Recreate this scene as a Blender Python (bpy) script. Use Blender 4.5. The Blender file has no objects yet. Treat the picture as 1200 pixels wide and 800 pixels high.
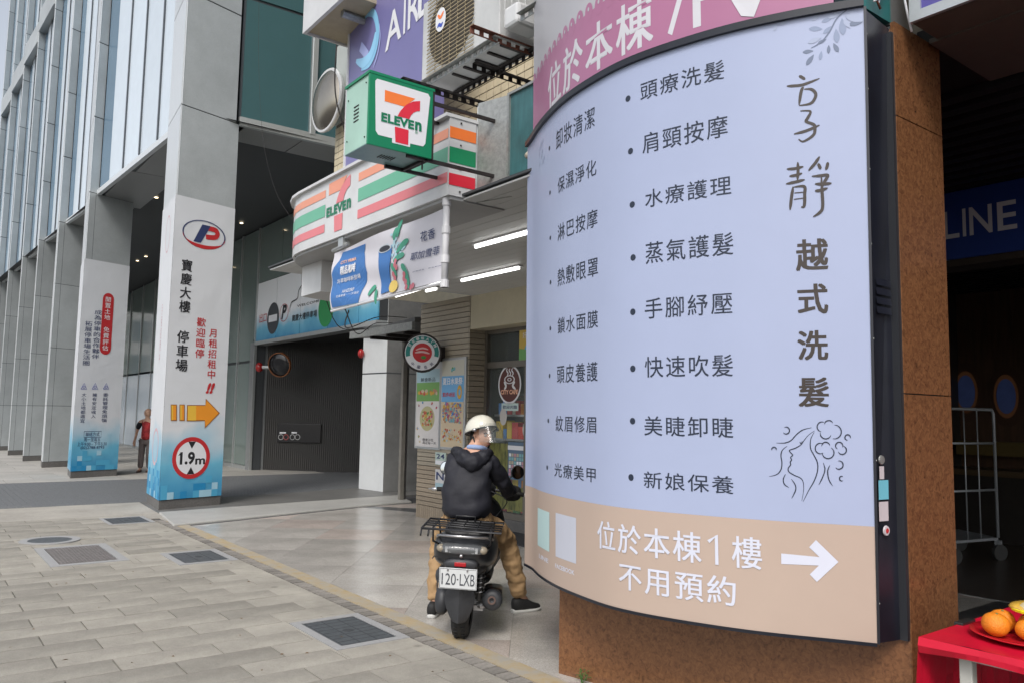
import bpy, bmesh, math, random
import numpy as np
from mathutils import Vector, Matrix
from math import sin, cos, tan, atan, atan2, pi, radians, hypot, sqrt
random.seed(7)
SC = bpy.context.scene
COL = SC.collection

# ------------------------------------------------------------------ camera
EYE = 1.62
YAW, PITCH, ROLL = radians(37.35), atan(86/933.), 0.0165
fw = Vector((sin(YAW)*cos(PITCH), cos(YAW)*cos(PITCH), sin(PITCH)))
r0 = Vector((cos(YAW), -sin(YAW), 0)); u0 = r0.cross(fw)
rt = r0*cos(ROLL)+u0*sin(ROLL); up = u0*cos(ROLL)-r0*sin(ROLL)
cam = bpy.data.cameras.new('camera'); cam.sensor_width = 36; cam.lens = 933*36/1200.
cam.clip_start = 0.05; cam.clip_end = 2000
co = bpy.data.objects.new('camera', cam); COL.objects.link(co)
co.matrix_world = Matrix(((rt.x, up.x, -fw.x, 0), (rt.y, up.y, -fw.y, 0), (rt.z, up.z, -fw.z, EYE), (0, 0, 0, 1)))
SC.camera = co

# ------------------------------------------------------------------ sky and sun (soft, overcast daylight)
SUN_EL, SUN_AZ = radians(46), radians(230)      # azimuth measured clockwise from +Y
w = bpy.data.worlds.new('World'); SC.world = w; w.use_nodes = True
nt = w.node_tree; nt.nodes.clear()
out = nt.nodes.new('ShaderNodeOutputWorld'); bg = nt.nodes.new('ShaderNodeBackground')
sky = nt.nodes.new('ShaderNodeTexSky'); sky.sky_type = 'NISHITA'; sky.sun_disc = False
sky.sun_elevation = SUN_EL; sky.sun_rotation = SUN_AZ; sky.air_density = 1.0; sky.dust_density = 3.0; sky.ozone_density = 1.0
hs = nt.nodes.new('ShaderNodeHueSaturation'); hs.inputs['Saturation'].default_value = 0.38
nt.links.new(sky.outputs[0], hs.inputs['Color']); nt.links.new(hs.outputs[0], bg.inputs['Color'])
bg.inputs['Strength'].default_value = 0.15
nt.links.new(bg.outputs[0], out.inputs[0])
sl = bpy.data.lights.new('sun', 'SUN'); sl.energy = 1.25; sl.angle = radians(16); sl.color = (1, .96, .9)
so = bpy.data.objects.new('sun', sl); COL.objects.link(so)
sd = Vector((sin(SUN_AZ)*cos(SUN_EL), cos(SUN_AZ)*cos(SUN_EL), sin(SUN_EL)))
so.rotation_euler = sd.to_track_quat('Z', 'Y').to_euler()
so.location = (-20, -10, 30)
SC.view_settings.view_transform = 'Standard'; SC.view_settings.look = 'None'
SC.view_settings.exposure = 0.50; SC.view_settings.gamma = 1
try: SC.view_settings.use_curve_mapping = False
except Exception: pass
SC.cycles.max_bounces = 8; SC.cycles.diffuse_bounces = 4; SC.cycles.glossy_bounces = 3
SC.cycles.use_denoising = True

# ------------------------------------------------------------------ materials
def lin(c):
    if isinstance(c, str):
        c = [int(c[i:i+2], 16)/255. for i in (0, 2, 4)]
        return tuple(x/12.92 if x <= .04045 else ((x+.055)/1.055)**2.4 for x in c)
    return tuple(c)
MATS = {}
def mat(name, col, rough=.6, metal=0, var=.12, scale=6, bump=0, bscale=80, rnd=0, spec=.5, dirt=0, emit=0, alpha=1, trans=0, coords='Object', stretch=(1, 1, 1), coat=0, spots=0):
    if name in MATS: return MATS[name]
    col = lin(col)
    m = bpy.data.materials.new(name); m.use_nodes = True; MATS[name] = m
    n = m.node_tree.nodes; l = m.node_tree.links; b = n['Principled BSDF']
    b.inputs['Roughness'].default_value = rough; b.inputs['Metallic'].default_value = metal
    b.inputs['Specular IOR Level'].default_value = spec
    b.inputs['Transmission Weight'].default_value = trans; b.inputs['Alpha'].default_value = alpha
    b.inputs['Coat Weight'].default_value = coat
    tc = n.new('ShaderNodeTexCoord'); mp = n.new('ShaderNodeMapping'); mp.inputs['Scale'].default_value = stretch
    l.new(tc.outputs[coords], mp.inputs['Vector'])
    nz = n.new('ShaderNodeTexNoise'); nz.inputs['Scale'].default_value = scale; nz.inputs['Detail'].default_value = 6; nz.inputs['Roughness'].default_value = .65
    l.new(mp.outputs[0], nz.inputs['Vector'])
    mr = n.new('ShaderNodeMapRange'); mr.inputs['From Min'].default_value = .25; mr.inputs['From Max'].default_value = .75
    mr.inputs['To Min'].default_value = 1-var; mr.inputs['To Max'].default_value = 1+var
    l.new(nz.outputs['Fac'], mr.inputs['Value'])
    val = mr.outputs[0]
    if rnd:
        oi = n.new('ShaderNodeObjectInfo'); m2 = n.new('ShaderNodeMapRange'); m2.inputs['To Min'].default_value = 1-rnd; m2.inputs['To Max'].default_value = 1+rnd
        l.new(oi.outputs['Random'], m2.inputs['Value'])
        mu = n.new('ShaderNodeMath'); mu.operation = 'MULTIPLY'; l.new(val, mu.inputs[0]); l.new(m2.outputs[0], mu.inputs[1]); val = mu.outputs[0]
    if dirt:
        n2 = n.new('ShaderNodeTexNoise'); n2.inputs['Scale'].default_value = .9; n2.inputs['Detail'].default_value = 8; n2.inputs['Roughness'].default_value = .7
        l.new(tc.outputs[coords], n2.inputs['Vector'])
        m3 = n.new('ShaderNodeMapRange'); m3.inputs['From Min'].default_value = .35; m3.inputs['From Max'].default_value = .65; m3.inputs['To Min'].default_value = 1-dirt; m3.inputs['To Max'].default_value = 1+dirt*.5
        l.new(n2.outputs['Fac'], m3.inputs['Value'])
        mu = n.new('ShaderNodeMath'); mu.operation = 'MULTIPLY'; l.new(val, mu.inputs[0]); l.new(m3.outputs[0], mu.inputs[1]); val = mu.outputs[0]
    if spots:
        vo = n.new('ShaderNodeTexVoronoi'); vo.inputs['Scale'].default_value = spots; l.new(tc.outputs[coords], vo.inputs['Vector'])
        m4 = n.new('ShaderNodeMapRange'); m4.inputs['From Min'].default_value = .05; m4.inputs['From Max'].default_value = .11; m4.inputs['To Min'].default_value = .62; m4.inputs['To Max'].default_value = 1
        l.new(vo.outputs['Distance'], m4.inputs['Value'])
        mu = n.new('ShaderNodeMath'); mu.operation = 'MULTIPLY'; l.new(val, mu.inputs[0]); l.new(m4.outputs[0], mu.inputs[1]); val = mu.outputs[0]
    vm = n.new('ShaderNodeVectorMath'); vm.operation = 'SCALE'; vm.inputs[0].default_value = col
    l.new(val, vm.inputs['Scale']); l.new(vm.outputs[0], b.inputs['Base Color'])
    if bump:
        nb = n.new('ShaderNodeTexNoise'); nb.inputs['Scale'].default_value = bscale; nb.inputs['Detail'].default_value = 4
        l.new(mp.outputs[0], nb.inputs['Vector'])
        bp = n.new('ShaderNodeBump'); bp.inputs['Strength'].default_value = bump; bp.inputs['Distance'].default_value = .01
        l.new(nb.outputs['Fac'], bp.inputs['Height']); l.new(bp.outputs[0], b.inputs['Normal'])
    if emit:
        b.inputs['Emission Color'].default_value = (*col, 1); b.inputs['Emission Strength'].default_value = emit
    return m
def flat(name, col, rough=.5, **k): return mat(name, col, rough, var=k.pop('var', .04), scale=k.pop('scale', 3), **k)
def ramp_mat(name, cols, scale, detail=8, dist=0, rough=.4, bump=0, stretch=(1, 1, 1), coat=0, rnd=0):
    if name in MATS: return MATS[name]
    m = bpy.data.materials.new(name); m.use_nodes = True; MATS[name] = m
    n = m.node_tree.nodes; l = m.node_tree.links; b = n['Principled BSDF']; b.inputs['Roughness'].default_value = rough; b.inputs['Coat Weight'].default_value = coat
    tc = n.new('ShaderNodeTexCoord'); mp = n.new('ShaderNodeMapping'); mp.inputs['Scale'].default_value = stretch; l.new(tc.outputs['Object'], mp.inputs['Vector'])
    nz = n.new('ShaderNodeTexNoise'); nz.inputs['Scale'].default_value = scale; nz.inputs['Detail'].default_value = detail; nz.inputs['Distortion'].default_value = dist; nz.inputs['Roughness'].default_value = .6
    l.new(mp.outputs[0], nz.inputs['Vector'])
    cr = n.new('ShaderNodeValToRGB'); e = cr.color_ramp.elements
    while len(e) < len(cols): e.new(.5)
    for i, (p, c) in enumerate(cols): e[i].position = p; e[i].color = (*lin(c), 1)
    l.new(nz.outputs['Fac'], cr.inputs[0])
    src = cr.outputs[0]
    if rnd:
        oi = n.new('ShaderNodeObjectInfo'); m2 = n.new('ShaderNodeMapRange'); m2.inputs['To Min'].default_value = 1-rnd; m2.inputs['To Max'].default_value = 1+rnd
        l.new(oi.outputs['Random'], m2.inputs['Value']); vm = n.new('ShaderNodeVectorMath'); vm.operation = 'SCALE'
        l.new(src, vm.inputs[0]); l.new(m2.outputs[0], vm.inputs['Scale']); src = vm.outputs[0]
    l.new(src, b.inputs['Base Color'])
    if bump:
        bp = n.new('ShaderNodeBump'); bp.inputs['Strength'].default_value = bump; bp.inputs['Distance'].default_value = .01
        l.new(nz.outputs['Fac'], bp.inputs['Height']); l.new(bp.outputs[0], b.inputs['Normal'])
    return m
def glass_mat(name, col, alpha=.25, rough=.03):
    if name in MATS: return MATS[name]
    m = bpy.data.materials.new(name); m.use_nodes = True; MATS[name] = m
    b = m.node_tree.nodes['Principled BSDF']; b.inputs['Base Color'].default_value = (*lin(col), 1)
    b.inputs['Roughness'].default_value = rough; b.inputs['Alpha'].default_value = alpha; b.inputs['Specular IOR Level'].default_value = .8
    return m

# ------------------------------------------------------------------ mesh builder
class MB:
    def __init__(s): s.v = []; s.f = []; s.m = []
    def add(s, vs, fs, mi=0):
        o = len(s.v); s.v += [tuple(p) for p in vs]; s.f += [tuple(i+o for i in f) for f in fs]; s.m += [mi]*len(fs); return s
    def box(s, a, b, mi=0):
        x0, y0, z0 = a; x1, y1, z1 = b
        return s.add([(x0,y0,z0),(x1,y0,z0),(x1,y1,z0),(x0,y1,z0),(x0,y0,z1),(x1,y0,z1),(x1,y1,z1),(x0,y1,z1)], BF, mi)
    def fbox(s, F, u0, u1, v0, v1, n0, n1, mi=0):
        return s.add([F.P(u0,v0,n0),F.P(u1,v0,n0),F.P(u1,v0,n1),F.P(u0,v0,n1),F.P(u0,v1,n0),F.P(u1,v1,n0),F.P(u1,v1,n1),F.P(u0,v1,n1)], BF, mi)
    def prism(s, pts, z0, z1, mi=0):
        n = len(pts); vs = [(p[0],p[1],z0) for p in pts]+[(p[0],p[1],z1) for p in pts]
        return s.add(vs, [tuple(range(n))[::-1], tuple(range(n,2*n))]+[(i,(i+1)%n,n+(i+1)%n,n+i) for i in range(n)], mi)
    def tube(s, pts, r, seg=8, mi=0, cap=True):
        pts = [Vector(p) for p in pts]; n = len(pts); rs = r if isinstance(r, (list, tuple)) else [r]*n
        vs = []; fs = []; prev = None
        for i, p in enumerate(pts):
            t = (pts[min(i+1,n-1)]-pts[max(i-1,0)]).normalized()
            if prev is None: a = Vector((0,0,1)) if abs(t.z) < .9 else Vector((1,0,0)); x = t.cross(a).normalized()
            else: x = (prev-t*prev.dot(t)).normalized()
            prev = x; y = t.cross(x)
            for k in range(seg): vs.append(p+(x*cos(2*pi*k/seg)+y*sin(2*pi*k/seg))*rs[i])
        for i in range(n-1):
            for k in range(seg): fs.append((i*seg+k, i*seg+(k+1)%seg, (i+1)*seg+(k+1)%seg, (i+1)*seg+k))
        if cap: fs += [tuple(range(seg))[::-1], tuple(range((n-1)*seg, n*seg))]
        return s.add(vs, fs, mi)
    def lathe(s, c, axis, prof, seg=24, mi=0):     # prof: (distance along axis, radius)
        c = Vector(c); t = Vector(axis).normalized(); a = Vector((0,0,1)) if abs(t.z) < .9 else Vector((1,0,0)); x = t.cross(a).normalized(); y = t.cross(x)
        vs = []; fs = []; n = len(prof)
        for d, r in prof:
            for k in range(seg): vs.append(c+t*d+(x*cos(2*pi*k/seg)+y*sin(2*pi*k/seg))*max(r, 1e-4))
        for i in range(n-1):
            for k in range(seg): fs.append((i*seg+k, i*seg+(k+1)%seg, (i+1)*seg+(k+1)%seg, (i+1)*seg+k))
        return s.add(vs, fs, mi)
    def ell(s, c, r, seg=12, rings=8, mi=0, M=None):
        vs = []; fs = []
        for i in range(rings+1):
            th = pi*i/rings
            for k in range(seg):
                p = Vector((r[0]*sin(th)*cos(2*pi*k/seg), r[1]*sin(th)*sin(2*pi*k/seg), r[2]*cos(th)))
                if M is not None: p = M@p
                vs.append(Vector(c)+p)
        for i in range(rings):
            for k in range(seg): fs.append((i*seg+k, (i+1)*seg+k, (i+1)*seg+(k+1)%seg, i*seg+(k+1)%seg))
        return s.add(vs, fs, mi)
    def loft(s, secs, seg=16, mi=0, e=2.6):        # secs along x: (x, yc, zc, half width, half height)
        vs = []; fs = []; n = len(secs)
        for x, yc, zc, a, b in secs:
            for k in range(seg):
                t = 2*pi*k/seg; c_, s_ = cos(t), sin(t)
                vs.append((x, yc+a*abs(c_)**(2/e)*(1 if c_ > 0 else -1), zc+b*abs(s_)**(2/e)*(1 if s_ > 0 else -1)))
        for i in range(n-1):
            for k in range(seg): fs.append((i*seg+k, i*seg+(k+1)%seg, (i+1)*seg+(k+1)%seg, (i+1)*seg+k))
        fs += [tuple(range(seg))[::-1], tuple(range((n-1)*seg, n*seg))]
        return s.add(vs, fs, mi)
    def xform(s, M): s.v = [tuple(M@Vector(p)) for p in s.v]; return s
    def build(s, name, m, parent=None, smooth=False, local=False, bevel=0, loc=None, fix=True):
        me = bpy.data.meshes.new(name); me.from_pydata(s.v, [], s.f)
        for x in (m if isinstance(m, (list, tuple)) else [m]): me.materials.append(x)
        if any(s.m): me.polygons.foreach_set('material_index', s.m)
        if fix and len(s.f) < 60000:
            bm = bmesh.new(); bm.from_mesh(me); bmesh.ops.recalc_face_normals(bm, faces=bm.faces); bm.to_mesh(me); bm.free()
        if smooth: me.polygons.foreach_set('use_smooth', [True]*len(me.polygons))
        me.update()
        return place(name, me, parent, local, bevel, loc)
BF = [(0,3,2,1),(4,5,6,7),(0,1,5,4),(1,2,6,5),(2,3,7,6),(3,0,4,7)]
def place(name, me, parent=None, local=False, bevel=0, loc=None):
    o = bpy.data.objects.new(name, me); COL.objects.link(o)
    if parent is not None:
        o.parent = parent
        if not local and parent.type == 'EMPTY': o.matrix_parent_inverse = Matrix.LocRotScale(parent.location, parent.rotation_euler, None).inverted()
    if loc is not None: o.location = loc
    if bevel:
        b = o.modifiers.new('bevel', 'BEVEL'); b.width = bevel; b.segments = 2; b.limit_method = 'ANGLE'
    return o
def tag(o, label=None, cat=None, group=None, kind=None):
    if label: o['label'] = label
    if cat: o['category'] = cat
    if group: o['group'] = group
    if kind: o['kind'] = kind
    return o
def thing(name, label, cat, loc=(0, 0, 0), rz=0, group=None):
    o = bpy.data.objects.new(name, None); COL.objects.link(o); o.location = loc; o.rotation_euler = (0, 0, rz); o.empty_display_size = .2
    return tag(o, label, cat, group)
def pieces(name, me_builder, m, parent, spots, rz=0):
    """alike pieces of a surface sharing one mesh"""
    o = me_builder.build(name, m, parent, loc=spots[0]); o.rotation_euler.z = rz
    for p in spots[1:]:
        c = o.copy(); COL.objects.link(c); c.parent = parent; c.location = p
    return o

# ------------------------------------------------------------------ surveying: a sight line from the photographer's spot met with a real plane
def sight(px, py): return fw*933.+rt*(px-600)-up*(py-400)
def on_z(px, py, z=0.):
    d = sight(px, py); return Vector((0, 0, EYE))+d*((z-EYE)/d.z)
def on_x(px, py, x):
    d = sight(px, py); return Vector((0, 0, EYE))+d*(x/d.x)
class Frame:
    def __init__(s, o, U, z=0):
        s.o = Vector((o[0], o[1], z)); s.U = Vector((U[0], U[1], 0)).normalized(); s.N = Vector((s.U.y, -s.U.x, 0)); s.V = Vector((0, 0, 1))
    def P(s, u, v, n=0): return s.o+s.U*u+s.V*v+s.N*n
    def site(s, px, py):
        d = sight(px, py); e = Vector((0, 0, EYE)); t = (s.o-e).dot(s.N)/d.dot(s.N); p = e+d*t-s.o
        return p.dot(s.U), p.z
class Flat3:      # any plane given by origin and two directions
    def __init__(s, o, U, V):
        s.o = Vector(o); s.U = Vector(U).normalized(); s.V = Vector(V).normalized(); s.N = s.U.cross(s.V)
    def P(s, u, v, n=0): return s.o+s.U*u+s.V*v+s.N*n
GL = {}
def glyphs(body, off=0., line=1.0, sp=1.0):
    k = (body, off, line, sp)
    if k not in GL:
        c = bpy.data.curves.new('t', 'FONT'); c.body = body; c.offset = off; c.space_line = line; c.space_character = sp; c.resolution_u = 3; c.align_x = 'LEFT'
        o = bpy.data.objects.new('t', c); COL.objects.link(o)
        dg = bpy.context.evaluated_depsgraph_get(); dg.update()
        m = bpy.data.meshes.new_from_object(o.evaluated_get(dg))
        v = [(q.co.x, q.co.y) for q in m.vertices]; f = [tuple(p.vertices) for p in m.polygons]
        bpy.data.objects.remove(o); bpy.data.curves.remove(c); bpy.data.meshes.remove(m)
        GL[k] = (v, f)
    return GL[k]
def letter(S, body, u0, u1, v0, v1, n=.004, off=0., line=1., sp=1., shear=0, mb=None):
    cjk = any(ord(c) > 0x2e80 for c in body)
    v, f = glyphs(body, 0 if cjk else off, line, sp); xs = [a for a, b in v]; ys = [b for a, b in v]
    x0, x1, y0, y1 = min(xs), max(xs), min(ys), max(ys); mb = mb or MB()
    em = (v1-v0)/(y1-y0 or 1)          # size of one em after fitting
    shifts = [(0, 0)]
    if cjk and off: shifts = [(-off*em, -off*em*.6), (off*em, -off*em*.6), (-off*em, off*em*.6), (off*em, off*em*.6)]
    for k, (dx, dy) in enumerate(shifts):
        vs = []
        for a, b in v:
            fy = (b-y0)/(y1-y0 or 1); fx = (a-x0)/(x1-x0 or 1)
            vs.append(S.P(u0+(u1-u0)*fx+shear*(fy-.5)+dx, v0+(v1-v0)*fy+dy, n+k*.00015))
        mb.add(vs, f)
    return mb
def words(S, body, tl, br, m, parent, n=.004, off=0., line=1., sp=1., shear=0, name='lettering'):
    a = S.site(*tl); b = S.site(*br)
    o = letter(S, body, a[0], b[0], b[1], a[1], n, off, line, sp, shear).build(name, m, parent, fix=False)
    return o
def vwords(S, body, tl, br, m, parent, **k):
    return words(S, '\n'.join(body), tl, br, m, parent, line=k.pop('line', 1.1), **k)
def poly(S, uv, n, mb=None, mi=0):
    mb = mb or MB(); return mb.add([S.P(u, v, n) for u, v in uv], [tuple(range(len(uv)))], mi)
def ppoly(S, pxs, m, parent, n=.004, name='print'):
    return poly(S, [S.site(*p) for p in pxs], n).build(name, m, parent, fix=False)
def disc(S, u, v, ru, rv, n, mb=None, seg=24, mi=0):
    return poly(S, [(u+ru*cos(2*pi*k/seg), v+rv*sin(2*pi*k/seg)) for k in range(seg)], n, mb, mi)
def ring(S, u, v, r1, r2, n, mb=None, seg=32, mi=0, k2=1):
    mb = mb or MB(); vs = []; fs = []
    for k in range(seg):
        c_, s_ = cos(2*pi*k/seg), sin(2*pi*k/seg); vs += [S.P(u+r1*c_, v+r1*s_*k2, n), S.P(u+r2*c_, v+r2*s_*k2, n)]
    for k in range(seg): a = 2*k; b = 2*((k+1) % seg); fs.append((a, b, b+1, a+1))
    return mb.add(vs, fs, mi)
def smooth_pts(p, k=5):
    if len(p) < 3: return p
    q = [p[0]]+list(p)+[p[-1]]; r = []
    for i in range(1, len(q)-2):
        for j in range(k):
            t = j/k; a, b, c, d = q[i-1], q[i], q[i+1], q[i+2]
            r.append(tuple(.5*((2*b[x])+(-a[x]+c[x])*t+(2*a[x]-5*b[x]+4*c[x]-d[x])*t*t+(-a[x]+3*b[x]-3*c[x]+d[x])*t**3) for x in (0, 1)))
    return r+[p[-1]]
def stroke(S, pts, w, mb, n=.004, taper=True, smooth=True, mi=0):
    if smooth: pts = smooth_pts(pts)
    m = len(pts); vs = []; fs = []
    for i, p in enumerate(pts):
        a = pts[max(i-1, 0)]; b = pts[min(i+1, m-1)]; dx, dy = b[0]-a[0], b[1]-a[1]; L = hypot(dx, dy) or 1
        h = w/2*((.25+.75*min(1, 4*min(i, m-1-i)/m+.1)) if taper else 1)
        vs += [S.P(p[0]-dy/L*h, p[1]+dx/L*h, n), S.P(p[0]+dy/L*h, p[1]-dx/L*h, n)]
    for i in range(m-1): fs.append((2*i, 2*i+1, 2*i+3, 2*i+2))
    return mb.add(vs, fs, mi)
def smooth3(p, k=6):
    p = [Vector(a) for a in p]
    if len(p) < 3: return p
    q = [p[0]]+p+[p[-1]]; r = []
    for i in range(1, len(q)-2):
        for j in range(k):
            t = j/k; a, b, c, d = q[i-1], q[i], q[i+1], q[i+2]; r.append(.5*((2*b)+(c-a)*t+(2*a-5*b+4*c-d)*t*t+(3*b-a-3*c+d)*t**3))
    return r+[p[-1]]
def skin(name, verts, edges, m, parent, sub=2, local=True):
    me = bpy.data.meshes.new(name); me.from_pydata([v[:3] for v in verts], edges, []); me.materials.append(m)
    o = place(name, me, parent, local)
    o.modifiers.new('skin', 'SKIN').use_smooth_shade = True
    bpy.context.view_layer.update()
    if not me.skin_vertices:
        bm = bmesh.new(); bm.from_mesh(me); bm.verts.layers.skin.verify(); bm.to_mesh(me); bm.free()
    for i, v in enumerate(verts):
        r = v[3]; me.skin_vertices[0].data[i].radius = (r, r) if not isinstance(r, tuple) else r
    me.skin_vertices[0].data[0].use_root = True
    s = o.modifiers.new('sub', 'SUBSURF'); s.levels = s.render_levels = sub
    return o

# ================================================================== THE GROUND
M_pav = mat('paver_stone', (.318,.298,.258), .75, var=.24, scale=130, bump=.5, bscale=150, rnd=.14, dirt=.32, spots=2.3)
M_joint = flat('paver_joint', (.045,.042,.04), .9)
M_asph = mat('asphalt', (.06,.06,.062), .9, var=.3, scale=60, bump=.3)
M_cob = mat('cobble', (.21,.195,.175), .85, var=.25, scale=30, rnd=.25, bump=.4)
M_gran = mat('granite_tile', (.47,.445,.41), .22, var=.36, scale=95, rnd=.07, dirt=.25, spec=.55, spots=1.7)
M_gran2 = mat('granite_pink', (.47,.41,.37), .26, var=.36, scale=95, rnd=.07, dirt=.25, spec=.55)
M_inlay_shadow = mat('inlay_and_lip_shadow', (.09,.092,.095), .25, var=.3, scale=60)
M_ltgran = mat('granite_light', (.40,.395,.375), .5, var=.16, scale=70, dirt=.15)
M_conc = mat('worn_concrete', (.22,.215,.205), .7, var=.15, scale=12, dirt=.2)
M_brickpav = mat('dark_brick_paving', (.105,.11,.115), .75, var=.25, scale=30, rnd=.25, bump=.3)
def yellow_mat():
    m = mat('worn_yellow_paint', (.42,.31,.15), .75, var=.2, scale=10)
    n = m.node_tree.nodes; l = m.node_tree.links; b = n['Principled BSDF']
    src = b.inputs['Base Color'].links[0].from_socket
    tc = n.new('ShaderNodeTexCoord'); z = n.new('ShaderNodeTexNoise'); z.inputs['Scale'].default_value = 5; z.inputs['Detail'].default_value = 10; z.inputs['Roughness'].default_value = .75
    l.new(tc.outputs['Object'], z.inputs['Vector']); cr = n.new('ShaderNodeValToRGB'); cr.color_ramp.elements[0].position = .34; cr.color_ramp.elements[1].position = .60
    l.new(z.outputs['Fac'], cr.inputs[0]); mx = n.new('ShaderNodeMix'); mx.data_type = 'RGBA'
    mx.inputs['B'].default_value = (.33,.31,.27,1); l.new(cr.outputs[0], mx.inputs['Factor']); l.new(src, mx.inputs['A']); l.new(mx.outputs['Result'], b.inputs['Base Color'])
    return m
M_yel = yellow_mat()

g = MB().add([(-300,-300,-.012),(300,-300,-.012),(300,400,-.012),(-300,400,-.012)], [(0,1,2,3)]).build('ground', M_asph); tag(g, kind='structure')
pv = MB().box((-2.2,1.5,-.01),(3.045,15.05,-.002)).build('pavement', M_joint); tag(pv, kind='structure')
# covers set into the pavement: (x0,x1,y0,y1) of the surrounds
holes = [(2.47,3.04,5.14,5.98),(2.42,3.03,8.80,9.62),(1.32,2.06,9.38,10.68),(2.42,3.02,12.33,13.10)]
RW, PL = .2843, .6245
spots = []
for i in range(-17, 32):
    y = 6.34+RW*i
    k0 = 0 if i % 2 == 0 else .5
    for j in range(-6, 6):
        x = .26+(j+k0)*PL+.0
        xa, xb = x, x+PL
        if xb > 3.06: continue
        if any(xa < h[1]-.05 and xb > h[0]+.05 and y < h[3]-.03 and y+RW > h[2]+.03 for h in holes): continue
        if hypot(x+.3-1.56, y+.14-11.27) < .36: continue
        spots.append((x+PL/2, y+RW/2, random.uniform(-.0015, .0015)))
spots.sort(key=lambda p: (p[0] < .02*p[1]-.3, p[1]))
pb = MB().box((-PL/2+.0048,-RW/2+.003,-.03),(PL/2-.0048,RW/2-.003,.010))
pieces('paver', pb, M_pav, pv, spots[:290])
rest = MB()
for x, y, z in spots[290:]: rest.box((x-PL/2+.0035,y-RW/2+.0035,-.03),(x+PL/2-.0035,y+RW/2-.0035,.008))
# half pavers that close the rows, and cut pavers around the covers
half = MB()
def fill(x0, x1, y0, y1):
    if x1-x0 > .012 and y1-y0 > .010: half.box((x0+.0025,y0+.0025,-.03),(x1-.0025,y1-.0025,.0085))
for i in range(-17, 32):
    y = 6.34+RW*i; k0 = 0 if i % 2 == 0 else .5
    for j in range(-6, 7):
        xa = .26+(j+k0)*PL; xb = min(xa+PL, 3.045)
        if xa > 3.0: continue
        full = xa+PL <= 3.06
        hs_ = [h for h in holes if xa < h[1]-.05 and xa+PL > h[0]+.05 and y < h[3]-.03 and y+RW > h[2]+.03]
        rd = hypot(xa+.3-1.56, y+.14-11.27) < .36
        if full and not hs_ and not rd: continue
        if rd: half.box((xa+.003,y+.003,-.03),(xb-.003,y+RW-.003,.002)); continue
        if not hs_: fill(xa, xb, y, y+RW)
        else:
            h = hs_[0]; fill(xa, min(h[0], xb), y, y+RW); fill(max(h[1], xa), xb, y, y+RW)
            fill(max(xa, h[0]), min(xb, h[1]), y, min(h[2], y+RW)); fill(max(xa, h[0]), min(xb, h[1]), max(y, h[3]), y+RW)
tag(half.build('cut_paver', M_pav, pv), kind='stuff')
if rest.v: tag(rest.build('outlying_paver', M_pav, pv), kind='stuff')
# kerb: a row of small dark cobbles, then a strip with worn yellow paint
kb = MB().box((3.045,1.5,-.01),(3.175,12.75,0)).build('kerb', M_joint); tag(kb, kind='structure')
cb = MB().box((-.055,-.054,-.02),(.055,.054,.011))
pieces('cobble', cb, M_cob, kb, [(3.11, 2.2+.124*i, random.uniform(-.002,.002)) for i in range(84)])
ys = MB().box((3.178,1.5,-.01),(3.335,12.4,.010)).build('painted_kerb_strip', M_yel); tag(ys, kind='structure')
# paving beyond the driveway and the dark brick driveway
tag(MB().add([(-2.2,15.05,.004),(3.2,15.05,.004),(3.35,12.75,.004),(4.9,13.5,.004),(8.2,14.0,.004),(8.2,15.5,.004),(4.834,15.128,.004),(-2.2,15.03,.004)],[(0,1,2,3),]).build('driveway_edge', M_conc), kind='structure')
dk = MB().box((-3,15.05,-.01),(9.9,20.0,.002)).build('driveway', M_joint); tag(dk, kind='structure')
db = MB()
for i in range(0, 49):
    for j in range(0, 60):
        x = -1.5+j*.2+(.1 if i % 2 else 0); y = 15.07+i*.1
        db.box((x+.004,y+.004,0),(x+.196,y+.096,.012))
tag(db.build('brick', M_brickpav, dk), kind='stuff')
# inner part of the driveway behind the near pillar, towards the ramp
# walkway beyond with pale slabs
M_slab = mat('pale_slab', (.36,.345,.32), .55, var=.12, scale=20, rnd=.12, dirt=.15)
wk = MB().box((-3,20.0,-.01),(9.9,60,.002)).build('far_walkway', M_joint); tag(wk, kind='structure')
sb = MB().box((-.595,-.445,-.02),(.595,.445,.010))
pieces('slab', sb, M_slab, wk, [(.1+1.2*i+(.6 if j % 2 else 0), 20.5+.9*j, 0) for j in range(0, 20) for i in range(-1, 8)])
# granite platform in front of the shop: square inlay laid on the diagonal
pf = MB().prism([(3.337,.6),(9.5,.6),(9.5,12.9),(6.34,12.56),(3.337,11.76)], -.02, .004).build('granite_platform', flat('granite_grout', (.17,.155,.14), .8)); tag(pf, kind='structure')
ang = radians(-39); ca, sa = cos(ang), sin(ang)
def clip(pg, inside, inter):
    o = []
    for i in range(len(pg)):
        a, b = pg[i-1], pg[i]
        if inside(b):
            if not inside(a): o.append(inter(a, b))
            o.append(b)
        elif inside(a): o.append(inter(a, b))
    return o
def halfplane(p, q):
    f = lambda r: (q[0]-p[0])*(r[1]-p[1])-(q[1]-p[1])*(r[0]-p[0])
    def it(a, b): t = f(a)/(f(a)-f(b)); return (a[0]+(b[0]-a[0])*t, a[1]+(b[1]-a[1])*t)
    return (lambda r: f(r) >= 0), it
hull = [(3.34,1.0),(9.4,1.0),(9.4,12.8),(6.60,12.58),(3.34,11.70)]
TL_, TW_ = .88, .88
n_t = 0
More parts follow.
